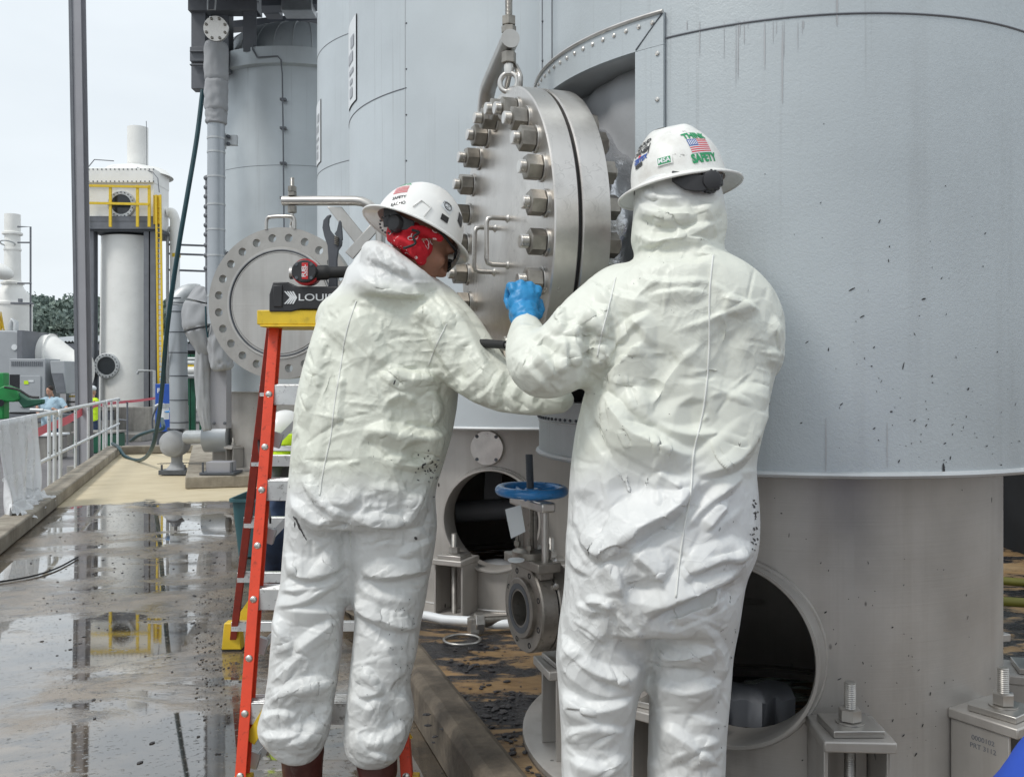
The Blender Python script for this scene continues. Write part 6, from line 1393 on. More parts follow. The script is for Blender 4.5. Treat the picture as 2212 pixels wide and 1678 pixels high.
strokes(me, SA, [
    ([(1294, 836), (1337, 892), (1363, 928), (1416, 955), (1468, 978), (1501, 984)], 8, .017, 36), ([(1505, 1027), (1548, 1011), (1590, 981), (1630, 915), (1660, 849)], 30, .020, 9),
    ([(1422, 909), (1449, 928), (1501, 938), (1574, 930)], 6, .006, 12), ([(1412, 1018), (1450, 1040), (1482, 1052)], 7, .012, 26), ([(1310, 1063), (1383, 1047), (1468, 1067)], 40, -.012),
    ([(1225, 1113), (1267, 1149), (1294, 1186), (1330, 1179), (1383, 1139), (1449, 1100), (1482, 1067), (1511, 1031)], 34, .021, 12), ([(1363, 1186), (1416, 1150), (1478, 1117), (1524, 1067), (1556, 1031)], 12, -.013),
    ([(1472, 1153), (1508, 1106), (1564, 1057), (1604, 1030)], 22, .013, 8), ([(1524, 1149), (1548, 1115), (1572, 1085)], 14, .009, 6), ([(1468, 1245), (1531, 1222), (1590, 1205), (1630, 1190)], 24, .014, 8), ([(1474, 1262), (1540, 1240), (1600, 1222)], 12, -.011),
    ([(1363, 1189), (1402, 1222), (1435, 1261)], 22, .013, 9), ([(1340, 1262), (1390, 1275), (1440, 1270)], 14, -.010), ([(1218, 1123), (1231, 1199), (1277, 1245)], 16, .011, 7), ([(1240, 1060), (1262, 1120), (1262, 1160)], 20, -.008),
    ([(1267, 1311), (1284, 1297), (1330, 1317)], 7, .010, 16), ([(1307, 1205), (1330, 1245), (1345, 1290)], 8, .009, 18), ([(1389, 1324), (1449, 1294), (1548, 1251), (1597, 1222), (1614, 1205)], 26, .018, 8), ([(1400, 1345), (1470, 1322), (1560, 1275), (1604, 1245)], 12, -.015), ([(1531, 1327), (1567, 1271), (1597, 1235)], 14, .009, 7),
    ([(1314, 655), (1297, 715), (1304, 740)], 7, .010, 16), ([(1264, 665), (1287, 698), (1314, 728)], 8, .012, 20), ([(1205, 650), (1212, 698), (1222, 720)], 7, .009, 16), ([(1274, 784), (1317, 754), (1360, 715), (1406, 675)], 9, .016, 30), ([(1300, 775), (1345, 740), (1395, 700)], 14, -.009), ([(1301, 846), (1347, 781), (1400, 728)], 9, .013, 30),
    ([(1162, 757), (1185, 785), (1208, 815)], 8, .011, 18), ([(1218, 725), (1222, 770), (1210, 812)], 7, .010, 16), ([(1243, 690), (1252, 740), (1240, 800)], 8, .011, 18), ([(1115, 770), (1150, 800), (1185, 840)], 10, .008, 22), ([(1265, 700), (1277, 750), (1270, 790)], 9, -.013), ([(1140, 730), (1180, 745), (1215, 775)], 8, -.008),
    ([(1555, 638), (1595, 652), (1640, 672)], 6, .008, 16), ([(1671, 684), (1690, 738), (1682, 768), (1667, 807)], 10, .010, 10), ([(1663, 803), (1628, 903), (1602, 957), (1513, 1022)], 9, .015, 34), ([(1540, 690), (1580, 760), (1560, 850)], 34, -.009), ([(1400, 640), (1470, 628), (1530, 634)], 6, .006, 14), ([(1380, 600), (1440, 612), (1535, 606)], 6, .005, 12), ([(1290, 615), (1330, 640), (1400, 655)], 8, .007, 18),
    ([(1445, 745), (1425, 830), (1440, 900)], 34, -.008), ([(1490, 860), (1500, 930)], 20, -.006), ([(1335, 800), (1385, 850), (1402, 900)], 12, .009, 28),
    # hood and neck
    ([(1370, 432), (1420, 462), (1500, 462), (1560, 430)], 9, .011, 22), ([(1372, 470), (1430, 492), (1480, 488)], 7, -.009), ([(1368, 505), (1430, 520), (1500, 492), (1560, 478)], 8, .012, 20), ([(1372, 548), (1400, 522), (1470, 512), (1545, 530)], 7, .010, 18), ([(1380, 410), (1440, 430), (1480, 425)], 6, .007, 14), ([(1545, 400), (1538, 460), (1548, 520)], 5, .006, 12), ([(1400, 545), (1450, 540), (1540, 548)], 7, -.010), ([(1490, 440), (1505, 475), (1460, 505)], 8, -.008),
    # trousers
    ([(1210, 1372), (1260, 1436), (1335, 1462), (1390, 1440)], 9, .016, 28), ([(1225, 1400), (1280, 1462), (1350, 1485)], 10, -.010), ([(1270, 1310), (1322, 1350), (1350, 1400)], 24, -.008), ([(1208, 1490), (1262, 1530), (1330, 1520), (1375, 1490)], 8, .013, 24), ([(1215, 1600), (1270, 1570), (1350, 1580)], 8, .010, 22), ([(1230, 1640), (1300, 1660), (1355, 1630)], 8, .009, 18), ([(1330, 1380), (1372, 1410), (1396, 1400)], 12, -.008),
    ([(1415, 1392), (1470, 1420), (1560, 1385)], 9, .014, 26), ([(1410, 1470), (1480, 1492), (1560, 1470)], 9, .012, 24), ([(1420, 1560), (1470, 1590), (1545, 1650)], 8, .010, 22), ([(1440, 1440), (1520, 1450)], 12, -.009), ([(1520, 1350), (1555, 1410), (1560, 1470)], 9, .009, 18), ([(1450, 1640), (1500, 1610), (1555, 1600)], 8, .008, 16)])
me.shade_smooth()
bv = bvh_of(me)
px_ = W(1420, 1880, DR)
bm_ = join(loft(thickbody([(y, a, b, DR, h) for y, a, b, h in tor], .84)), loft(thickbody([(y, a, b, DR, h) for y, a, b, h in ll], .72)), loft(thickbody([(y, a, b, DR+.01, h) for y, a, b, h in rl], .72)), limb([(x, y, d, r*.5) for x, y, d, r in arm]), limb([(x, y, d, r*.5) for x, y, d, r in arm2]))
TH = Matrix.Translation(W(1468, 420, 2.035))@Matrix.Rotation(R(-12), 4, 'Z')
hm = head_mesh(TH); bm_.add([v.co for v in hm.vertices], [list(p.vertices) for p in hm.polygons]); bme = voxel(bm_, .012, 1)
pr = obj('person', bme, M['skin'], smooth=180, loc=Vector((0, 0, 0)), label='worker in white hooded coverall and scuffed hard hat, back turned, blue-gloved hand on a bolt', category='person')
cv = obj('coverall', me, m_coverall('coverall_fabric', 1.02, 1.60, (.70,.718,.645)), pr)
M['seam'] = m_plain('seam_thread', (.74,.75,.72), .6, 0, .05, 9)
seam(bv, [(1540, 552), (1532, 640), (1531, 760), (1520, 880), (1498, 980), (1492, 1060), (1472, 1180), (1460, 1290)], .0020, 'back_seam', M['seam'], cv)
seam(bv, [(1330, 600), (1318, 650), (1300, 720), (1290, 770)], .0016, 'sleeve_seam', M['seam'], cv)
blk = [(1630+random.gauss(0, 4), 1080+random.random()*110, 1.5+random.random()*2.5, .8+random.random(), 1.2) for _ in range(26)]+[(1300+random.gauss(0, 60), 880+random.gauss(0, 40), .8+random.random(), .6, .5) for _ in range(10)]+[(1570+random.gauss(0, 12), 1320+random.random()*300, 1+random.random()*2, .7, 1.3) for _ in range(18)]
smear(bv, blk, 'sludge_speck', M['sludge'], cv)
# helmet of the right worker
TR = Matrix.Translation(W(1467, 401, 2.035))@Matrix.Rotation(R(-10), 4, 'Y')@Matrix.Rotation(R(-14), 4, 'Z')@Matrix.Rotation(R(-3), 4, 'X')
hr_, pl = helmet('hard_hat', TR, pr, None, 'helmetworn', A=(.104, .122, .128))
P1 = pl(1512, 319, R(4))
patch(P1, -.0265, .0265, -.0165, .0165, M['label'], 'flag_decal', hr_)
for k in range(7):
    y0 = .0165-k*.0047; x0 = -.0265 if k > 3 else -.002; patch(P1, x0, .0265, y0-.0025, y0, M['redprint'], 'flag_stripe', hr_, .0003, 6)
patch(P1, -.0265, -.003, .0, .0165, M['blueprint'], 'flag_canton', hr_, .0003, 6)
for i in range(5): patch(P1, -.0245+i*.0042, -.0225+i*.0042, .002, .0145, M['label'], 'flag_stars', hr_, .0006, 3)
text('THINK', .0215, M['greenprint'], 'lettering', lambda x, y, z: P1(x, y+.0265, z+.0002), hr_, bold=.0009, ext=.0001, sx=.92); text('SAFETY', .0235, M['greenprint'], 'lettering', lambda x, y, z: P1(x+.001, y-.0275, z+.0002), hr_, bold=.0011, ext=.0001, sx=.86)
P2 = pl(1436, 352, R(0)); patch(P2, -.018, .018, -.008, .0085, M['helmet'], 'badge_boss', hr_, .002); patch(P2, -.0145, .0145, -.0062, .0065, M['greenprint'], 'badge', hr_, .0026); text('MSA', .0125, M['label'], 'lettering', lambda x, y, z: P2(x, y, z+.0031), hr_, bold=.0003, ext=.0001, sx=1.15)
P3 = pl(1388, 326, R(0)); 
text('PROUD', .0150, M['ink'], 'lettering', lambda x, y, z: P3(x, y+.011, z+.0002), hr_, bold=.0006, ext=.0001); text('EMPLOYEE', .0082, M['ink'], 'lettering', lambda x, y, z: P3(x, y, z+.0002), hr_, bold=.0002, ext=.0001); text('OWNER', .0150, M['ink'], 'lettering', lambda x, y, z: P3(x, y-.011, z+.0002), hr_, bold=.0006, ext=.0001)
patch(P3, -.024, .024, -.0245, -.0215, M['blueprint'], 'decal_bar', hr_, .0002); patch(P3, .026, .0285, -.022, .002, M['ink'], 'decal_bar', hr_, .0002)
P4 = pl(1397, 283, R(12)); patch(P4, -.016, .016, -.011, .011, M['brownprint'], 'decal', hr_, .0002); text('OSHA', .009, M['ink'], 'lettering', lambda x, y, z: P4(x, y, z+.0006), hr_, ext=.0001) if False else None
P5 = pl(1383, 352, R(6)); text('VERTEX', .0135, M['blueprint'], 'lettering', lambda x, y, z: P5(x, y, z+.0002), hr_, bold=.0006, ext=.0001, shear=.2); patch(P5, -.005, .003, .007, .013, M['redprint'], 'decal_cross', hr_, .0002, 3); patch(P5, -.016, .010, -.014, -.006, M['black'], 'tape_patch', hr_, .0008, 5)
# suspension strap and ratchet knob under the brim
k0 = W(1536, 391, 1.888); m = MB().lathe(k0+Vector((0, .02, 0)), k0+Vector((.02, -1, .0)), [(0, .022), (.022, .022), (.030, .018), (.032, .010)], 28)
for q in range(16): a = TAU*q/16; m.box(k0+Vector((math.cos(a)*.0215, .006, math.sin(a)*.0215)), (.004, .018, .004))
obj('ratchet_knob', m, M['black'], hr_)
m = MB(); pts = [W(1452, 380, 1.900), W(1480, 391, 1.888), W(1510, 396, 1.882), W(1535, 393, 1.885), W(1562, 388, 1.91)]
rings = [[p+UP*h/2, p-UP*h/2, p-UP*h/2+Vector((0, .006, 0)), p+UP*h/2+Vector((0, .006, 0))] for p, h in zip(spl(pts, 4), np.interp(np.arange(17), [0, 4, 8, 12, 16], [.022, .036, .034, .03, .026]))]
obj('rear_strap', MB().ring(rings), M['black'], hr_, bevel=.002)
# glove on the bolt
gm = fist(W(1131, 655, 2.185), Matrix.Rotation(R(8), 3, 'Y')@Matrix.Rotation(R(14), 3, 'Z'), 1.02); gm.tube(spl([W(1132, 668, 2.17), W(1136, 690, 2.15), W(1140, 712, 2.12)], 5), [.033]*5+[.030]*5+[.034], 20)
gme = voxel(gm, .0034, 3); V = getv(gme); V += getn(gme)*(.0022*vnoise(V, 55, 2)+.0016*np.sin(V[:, 2]*260+V[:, 0]*120)*np.exp(-((V[:, 2]-W(0, 690, 2.15).z)/.025)**2))[:, None]; setv(gme, V); gme = subdiv(gme, 1)
obj('glove', gme, M['glove'], pr)
for cx_, yw in ((1290, .15), (1478, -.1)):
    q = W(cx_, 1945, DR); boot(q.x, q.y+.01, 0.0, yw, pr, .2)

# ---- left worker: leaning to the right, head down in profile
DL = 2.55
tor = [(588, 800, 925, .09), (610, 748, 960, .12), (645, 706, 990, .14), (700, 684, 1000, .15), (760, 666, 1000, .155), (820, 650, 994, .16), (880, 638, 988, .162), (940, 634, 978, .165), (1000, 629, 960, .168), (1050, 624, 943, .17), (1085, 621, 938, .17), (1130, 618, 944, .15)]
ll = [(1080, 621, 756, .12), (1140, 617, 757, .11), (1200, 612, 757, .105), (1260, 607, 753, .10), (1310, 594, 747, .10), (1345, 590, 741, .10), (1413, 585, 738, .10), (1447, 582, 731, .10), (1481, 577, 728, .10), (1515, 572, 722, .10), (1542, 562, 716, .10), (1566, 556, 715, .10), (1584, 558, 711, .098), (1600, 571, 706, .09), (1628, 597, 692, .075), (1640, 622, 680, .06)]
rl = [(1080, 756, 940, .125), (1140, 757, 946, .12), (1200, 758, 938, .115), (1260, 764, 926, .105), (1320, 768, 917, .10), (1345, 766, 910, .10), (1412, 761, 901, .095), (1447, 756, 891, .095), (1481, 752, 884, .095), (1507, 749, 892, .097), (1550, 744, 896, .098), (1583, 741, 887, .096), (1618, 745, 874, .088), (1636, 756, 860, .075), (1647, 772, 846, .06)]
arm = [(925, 685, 2.5, .105), (975, 735, 2.46, .098), (1022, 790, 2.42, .084), (1070, 828, 2.38, .070), (1120, 848, 2.34, .058), (1170, 860, 2.30, .047), (1210, 862, 2.28, .038)]
arm2 = [(740, 690, 2.62, .08), (790, 760, 2.82, .06), (900, 790, 2.85, .052), (1010, 770, 2.72, .045)]
hoodp = [(772, 596, 2.52, .040), (790, 612, 2.46, .046), (835, 618, 2.42, .046), (885, 622, 2.42, .038), (925, 628, 2.45, .030), (950, 634, 2.5, .022)]
hoodq = [(806, 545, 2.47, .038), (832, 562, 2.43, .044), (866, 582, 2.41, .038), (902, 602, 2.41, .032), (940, 622, 2.45, .022)]
cov = join(loft([(y, a, b, DL, h) for y, a, b, h in tor]), loft([(y, a, b, DL, h) for y, a, b, h in ll]), loft([(y, a, b, DL, h) for y, a, b, h in rl]), limb(arm), limb(arm2), limb(hoodp), limb(hoodq), limb([(805, 540, 2.52, .030), (790, 575, 2.56, .040), (780, 600, 2.6, .04)]), limb([(930, 618, 2.62, .03), (880, 600, 2.66, .045), (820, 590, 2.64, .045)]))
me = voxel(cov, CV, 5)
drape(me, gmap([(.15, .85, (.6, 0, 1), .018), (.80, 1.40, (.8, 0, -.7), .01)], .004), 100, .005, .006, 8, .09, .003, .006, (.8, 1, 1.2))
me = subdiv(me, 2)
strokes(me, 1.0, FINE((630, 640, 985, 1110), 110, 51)+FINE((575, 1110, 940, 1640), 150, 52)+FINE((950, 680, 1220, 890), 36, 53)+FINE((770, 530, 950, 640), 16, 54))
strokes(me, .75, rand_folds(20, (640, 660, 980, 1090), lambda x, y: (70 if x < 740 else 38), 21, (.003, .012), (6, 17), (70, 240))+rand_folds(18, (575, 1110, 940, 1640), lambda x, y: (-28 if x < 757 else 24), 22, (.003, .012), (5, 14), (50, 170))+rand_folds(9, (960, 680, 1220, 890), lambda x, y: -50, 23, (.003, .008), (5, 11), (40, 110))+rand_folds(3, (765, 530, 940, 640), lambda x, y: 25, 24, (.003, .008), (4, 9), (40, 110), .4))
strokes(me, SA*.8, [
    ([(831, 787), (855, 805), (885, 817), (922, 814), (955, 806)], 7, .016, 26), ([(800, 700), (815, 750), (840, 790)], 10, .009, 20), ([(831, 871), (867, 850), (900, 874)], 7, .009, 14), ([(919, 829), (943, 880), (928, 925)], 8, .012, 18),
    ([(786, 928), (840, 931), (885, 941), (922, 947), (976, 928)], 7, .020, 32), ([(892, 950), (901, 975), (908, 1005)], 8, -.022), ([(822, 995), (855, 989), (891, 992), (930, 1010)], 8, .012, 24), ([(780, 955), (830, 965), (880, 985)], 12, -.010), ([(850, 1012), (900, 1022), (950, 1010)], 9, -.010),
    ([(665, 1025), (683, 1067), (722, 1101), (756, 1119)], 7, .014, 18), ([(626, 1070), (644, 1095), (686, 1126), (740, 1138)], 7, .014, 14), ([(650, 1040), (670, 1085), (720, 1118)], 6, -.010), ([(701, 1079), (752, 1085), (777, 1058)], 18, .010, 9), ([(760, 1120), (820, 1128), (873, 1125), (891, 1092), (925, 1046)], 8, .018, 12),
    ([(690, 1136), (735, 1140), (757, 1134)], 6, -.014), ([(765, 1140), (850, 1146), (900, 1136)], 7, -.014), ([(700, 700), (688, 780), (660, 880), (650, 950)], 10, .010, 28), ([(722, 720), (716, 820), (712, 900)], 22, -.008), ([(740, 800), (733, 860), (728, 930)], 6, .008, 14), ([(640, 900), (660, 980), (665, 1025)], 8, .009, 20), ([(760, 660), (800, 740), (810, 800)], 12, .009, 30),
    ([(795, 1170), (825, 1149), (870, 1134), (931, 1164)], 8, .010, 14), ([(855, 1203), (909, 1176), (943, 1161)], 7, .010, 16), ([(850, 860), (865, 905), (840, 925)], 14, -.009), ([(900, 640), (945, 700), (950, 770)], 8, .009, 20),
    # arm
    ([(955, 640), (1000, 700), (1040, 780), (1060, 840)], 9, .010, 24), ([(905, 700), (940, 780), (985, 850)], 7, -.010), ([(985, 850), (1030, 820), (1060, 775)], 8, .011, 18), ([(1000, 865), (1050, 850), (1085, 810)], 7, .009, 14), ([(1090, 800), (1070, 850), (1085, 885)], 6, .010, 12), ([(1125, 825), (1112, 862), (1128, 890)], 6, .009, 12), ([(1165, 840), (1152, 868), (1170, 888)], 5, .008, 10), ([(1040, 880), (1110, 885), (1170, 880)], 6, .007, 14), ([(1010, 740), (990, 790), (1000, 830)], 9, -.008),
    # hood
    ([(768, 575), (800, 610), (870, 632), (940, 640)], 8, .010, 20), ([(790, 560), (830, 580), (900, 612)], 5, -.008), ([(812, 532), (822, 560), (850, 585)], 5, .009, 12), ([(775, 640), (850, 650), (930, 648)], 6, -.014), ([(842, 545), (850, 565), (885, 590)], 4, .007, 9),
    # trousers, left leg
    ([(616, 1197), (644, 1237), (683, 1243), (749, 1206)], 12, .018, 8), ([(612, 1245), (660, 1262), (720, 1245), (756, 1222)], 8, -.009), ([(604, 1275), (641, 1272), (704, 1262), (752, 1230)], 10, .015, 8), ([(589, 1311), (652, 1300), (700, 1270), (756, 1235)], 14, .012, 7), ([(611, 1317), (706, 1321), (748, 1317)], 7, .011, 16),
    ([(590, 1324), (612, 1375), (631, 1420)], 8, .013, 18), ([(631, 1420), (652, 1396), (713, 1345), (738, 1330)], 9, .015, 20), ([(587, 1474), (625, 1440), (666, 1396)], 8, .012, 18), ([(577, 1529), (621, 1491), (700, 1474), (734, 1468)], 9, .015, 20), ([(560, 1560), (600, 1540), (640, 1550)], 7, .009, 14), ([(562, 1588), (600, 1590), (638, 1584), (632, 1562)], 6, .011, 14), ([(611, 1611), (660, 1590), (700, 1549), (727, 1509)], 10, .016, 18), ([(640, 1510), (680, 1540), (640, 1570)], 18, -.010), ([(700, 1380), (720, 1440)], 16, -.008),
    # right leg
    ([(780, 1228), (810, 1240), (855, 1240), (935, 1222)], 14, .018, 7), ([(775, 1252), (850, 1258), (930, 1240)], 8, -.013), ([(758, 1283), (795, 1324), (870, 1352), (908, 1348)], 10, .018, 8), ([(775, 1330), (830, 1365), (905, 1368)], 8, -.012), ([(770, 1262), (820, 1290), (900, 1300)], 10, .009, 20), ([(781, 1433), (800, 1462), (816, 1491), (790, 1500), (768, 1502)], 8, .014, 18), ([(830, 1380), (850, 1440), (880, 1450)], 10, .010, 22), ([(752, 1500), (800, 1530), (816, 1495)], 9, .010, 18),
    ([(764, 1577), (795, 1618), (853, 1645)], 7, .011, 16), ([(775, 1590), (822, 1600), (884, 1560)], 9, .014, 20), ([(860, 1500), (884, 1530), (888, 1560)], 9, .009, 14), ([(830, 1520), (862, 1556), (820, 1580)], 16, -.010), ([(850, 1470), (880, 1490)], 12, -.008)])
me.shade_smooth(); bv = bvh_of(me)
bm_ = join(loft(thickbody([(y, a, b, DL, h) for y, a, b, h in tor[1:]], .84)), loft(thickbody([(y, a, b, DL, h) for y, a, b, h in ll], .68)), loft(thickbody([(y, a, b, DL, h) for y, a, b, h in rl], .68)), limb([(x, y, d, r*.5) for x, y, d, r in arm]), limb([(x, y, d, r*.5) for x, y, d, r in arm2]))
yaw = Matrix.Rotation(R(-68), 4, 'Z')                         # +Y turned towards +X and a little away
yawh = Matrix.Rotation(R(-60), 4, 'Z')
TH = Matrix.Translation(W(902, 519, 2.50))@yawh@Matrix.Rotation(R(-38), 4, 'X')@Matrix.Scale(1.0, 4)
hm = head_mesh(TH, False)
bb = voxel(bm_, .012, 1); allm = MB().add([v.co for v in bb.vertices], [list(p.vertices) for p in bb.polygons]).add([v.co for v in hm.vertices], [list(p.vertices) for p in hm.polygons]); allm.add(*(lambda q: (q.v, q.f))(limb([(890, 545, 2.52, .056), (884, 580, 2.53, .056), (872, 628, 2.55, .056)])))
bme = voxel(allm, .0052, 1); bme.shade_smooth()
plw = obj('person', bme, M['skin'], loc=Vector((0, 0, 0)), label='worker in white coverall with red bandana, head bent in profile, beside the ladder', category='person')
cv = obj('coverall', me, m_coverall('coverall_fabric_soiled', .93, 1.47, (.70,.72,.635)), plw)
seam(bv, [(770, 650), (748, 720), (735, 800), (722, 880), (715, 940), (700, 1010), (690, 1070)], .0020, 'back_seam', M['seam'], cv); seam(bv, [(965, 700), (945, 740), (925, 790)], .0014, 'sleeve_seam', M['seam'], cv)
seam(bv, [(757, 1130), (757, 1180)], .0014, 'crotch_seam', M['seam'], cv)
blk = [(636, 1118, 5, 1.6, 1.1), (641, 1124, 8, 1.8, 1.2), (646, 1136, 9, 2.2, 1.25), (652, 1146, 7, 1.6, 1.1), (656, 1155, 6, 1.3, 1.1), (637, 1132, 6, 1.1, 1.6), (661, 1163, 4, 1, 1.1), (852, 826, 5, 1.6, 1.9), (898, 1162, 4, 3, .5)]
blk += [(930+random.gauss(0, 14), 1010+random.gauss(0, 26), 1.2+random.random()*2.6, .8+random.random(), random.random()*3) for _ in range(34)]+[(870+random.gauss(0, 22), 1400+random.gauss(0, 60), .8+random.random()*1.6, .7, random.random()*3) for _ in range(26)]+[(700+random.gauss(0, 70), 1500+random.gauss(0, 60), .7+random.random()*1.3, .6, random.random()*3) for _ in range(14)]
smear(bv, blk, 'sludge_speck', M['sludge'], cv)
TL = Matrix.Translation(W(903, 500, 2.50))@yaw@Matrix.Rotation(R(-25), 4, 'X')@Matrix.Rotation(R(-4), 4, 'Y')
hl_, pl = helmet('hard_hat', TL, plw, None, 'helmet', A=(.104, .122, .130))
P1 = pl(866, 415, R(24)); 
for k in range(5): patch(P1, -.022, .018, .0145-k*.0062, .0170-k*.0062, M['redprint'], 'flag_stripe', hl_, .0003, 5)
text('THINK', .0140, M['greenprint'], 'lettering', lambda x, y, z: P1(x, y+.029, z+.0002), hl_, bold=.0003, ext=.0001, sx=.9); text('SAFETY', .0125, M['ink'], 'lettering', lambda x, y, z: P1(x, y-.027, z+.0002), hl_, bold=.0003, ext=.0001, sx=.9); text('RACHO', .0125, M['ink'], 'lettering', lambda x, y, z: P1(x, y-.046, z+.0002), hl_, bold=.0002, ext=.0001, sx=.9)
P2 = pl(966, 450, R(-20)); patch(P2, -.0160, .0160, -.0170, .0170, M['label'], 'round_decal', hl_, .0002)
m = MB()
for (r_, rr_) in ((.0115, .0006), (.0095, .0004)): m.tube([P2(r_*math.cos(TAU*k/28), r_*math.sin(TAU*k/28), .0008) for k in range(28)], rr_, 5, closed=True)
m.tube([P2(x, y, .0008) for x, y in ((-.004, -.011), (.004, -.010), (.004, -.004), (-.004, -.005), (-.004, -.011))], .0006, 5); m.tube([P2(x, y, .0008) for x, y in ((-.003, .006), (.0, .0), (.003, .006))], .0006, 5)
obj('round_decal_print', m, M['ink'], hl_)
for i, ch in enumerate('PE CONSTRUCTION'):
    a = PI*1.05-i*.155; f_ = (lambda a: (lambda x, y, z: P2(.0142*math.cos(a)+x*math.sin(a)+y*math.cos(a), .0142*math.sin(a)-x*math.cos(a)+y*math.sin(a), .0006)))(a)
    if ch != ' ': text(ch, .0048, M['ink'], 'lettering', f_, hl_, ext=.0001)
P3 = pl(960, 474, R(0)); patch(P3, -.012, .010, -.010, .006, M['black'], 'tape_patch', hl_, .001, 5); P6 = pl(993, 478, R(-20)); patch(P6, -.012, .012, -.018, .018, M['black'], 'dark_decal', hl_, .0003)
m = MB()
q0 = pl(916, 452, R(-20)); m.tube([q0(x, y, .0012) for x, y in ((-.022, -.018), (-.019, .010), (.010, .012), (.013, -.016))], .0022, 6); obj('accessory_slot', m, M['helmet'], hl_, smooth=180)
# strap and ratchet knob, bandana, glasses
k0 = W(839, 484, 2.415); m = MB().lathe(k0+Vector((.03, .02, 0)), k0+Vector((-.55, -1, .1)), [(0, .024), (.025, .024), (.033, .019), (.035, .010)], 28)
for q in range(16): a = TAU*q/16; m.box(k0+Vector((math.cos(a)*.0225, .004, math.sin(a)*.0235)), (.004, .012, .004))
obj('ratchet_knob', m, M['black'], hl_)
pts = [W(828, 470, 2.44), W(845, 470, 2.425), W(870, 482, 2.405), W(895, 486, 2.405)]; rings = [[p+UP*h/2, p-UP*h/2, p-UP*h/2+Vector((0, .008, 0)), p+UP*h/2+Vector((0, .008, 0))] for p, h in zip(spl(pts, 4), np.interp(np.arange(13), [0, 4, 8, 12], [.05, .05, .036, .02]))]; obj('rear_strap', MB().ring(rings), M['black'], hl_, bevel=.002)
g = NG('red_bandana'); v = g.vor(38, None, 'F1'); v2 = g.vor(90); pat = g.math('MAXIMUM', g.math('MULTIPLY', g.ramp(v, [(.28, 0), (.31, 1), (.37, 1), (.40, 0)]), g.ramp(g.noise(22, 2), [(.52, 0), (.55, 1)])), g.math('MULTIPLY', g.ramp(v2, [(.14, 1), (.18, 0)]), g.ramp(g.noise(14, 2), [(.5, 0), (.52, 1)])))
g.set(col=g.mix(pat, (.50,.006,.018), (.78,.72,.72)), ro=.8, nrm=g.bump(g.noise(40, 4, .6), .4, .006)); M['bandana'] = g.m
bd = MB(); bd.ell(W(882, 505, 2.47), (.058, .052, .045), n=20, m=12); bd.ell(W(897, 528, 2.445), (.048, .030, .040), Matrix.Rotation(R(25), 3, 'Y'), 20, 12); bd.add(*(lambda q: (q.v, q.f))(limb([(845, 515, 2.45, .012), (868, 520, 2.43, .022), (890, 528, 2.425, .026)]))); bd.add(*(lambda q: (q.v, q.f))(limb([(890, 520, 2.425, .024), (905, 545, 2.42, .026), (910, 563, 2.425, .014)]))); bd.add(*(lambda q: (q.v, q.f))(limb([(880, 498, 2.42, .016), (915, 500, 2.412, .014), (950, 515, 2.42, .010)])))
bde = voxel(bd, .0045, 2); strokes(bde, [([(850, 512), (885, 528), (900, 560)], 5, .006, 8), ([(870, 505), (905, 520), (922, 548)], 5, -.006), ([(880, 540), (905, 535), (920, 520)], 4, .005, 7)]); drape(bde, gmap([(1.4, 1.8, (1, 0, .4), .12)], .05), 50, .005, .010, 4, .08, .003); bde = subdiv(bde, 1)
obj('bandana', bde, M['bandana'], plw)
obj('bandana_cord', MB().tube(spl([W(890, 497, 2.395), W(905, 502, 2.39), (W(893, 512, 2.388)), W(897, 526, 2.388), W(880, 534, 2.385), W(872, 536, 2.39)], 6), .0035, 8), M['rubber'], plw, smooth=180)
E = lambda p: TH@Vector(p)
gl = MB().tube([E((-.082, -.02, .030)), E((-.078, .03, .030)), E((-.066, .085, .026))], [.0035, .004, .006], 8); gl.tube([E((-.066, .085, .026)), E((0, .118, .028)), E((.066, .085, .026))], .004, 8); gl.tube([E((.082, -.02, .030)), E((.078, .03, .030)), E((.066, .085, .026))], .004, 8)
go = obj('glasses', gl, M['black'], plw, smooth=180)
rings = [[E((x, .088+.036*math.cos(x/.07*1.35)-abs(z)*.15, .012+z)) for z in (-.022, -.012, 0, .012, .020)] for x in np.linspace(-.070, .070, 17)]; obj('lens', MB().ring(rings, False, False, False), M['glass'], go, smooth=180)
# what he holds: black-handled wrench
p0, p1 = W(1050, 742, 2.36), W(1093, 745, 2.30); t = thing('hand_tool', p0, 'black-gripped hand tool held under the lowest studs of the bolted cover', 'tool'); obj('grip', MB().tube([p0-Vector((.06, -.05, 0)), p0, p1], [.012, .0115, .010], 14), M['rubber'], t, smooth=60); obj('shank', MB().cyl(p1, p1+(p1-p0).normalized()*.03, .006, n=12), M['bright'], t)
gm = fist(W(1178, 845, 2.42), Matrix.Rotation(R(-75), 3, 'Y'), .95); gme = subdiv(voxel(gm, .0036, 2), 1); obj('glove', gme, M['glove'], plw)
gm = fist(W(1018, 782, 2.50), Matrix.Rotation(R(60), 3, 'Y'), .9); gme = subdiv(voxel(gm, .0036, 2), 1); obj('glove', gme, M['glove'], plw)
for cx_, yw in ((650, .12), (812, -.05)):
    q = W(cx_, 1800, DL); boot(q.x, q.y+.02, 0.0, yw, plw, .30)
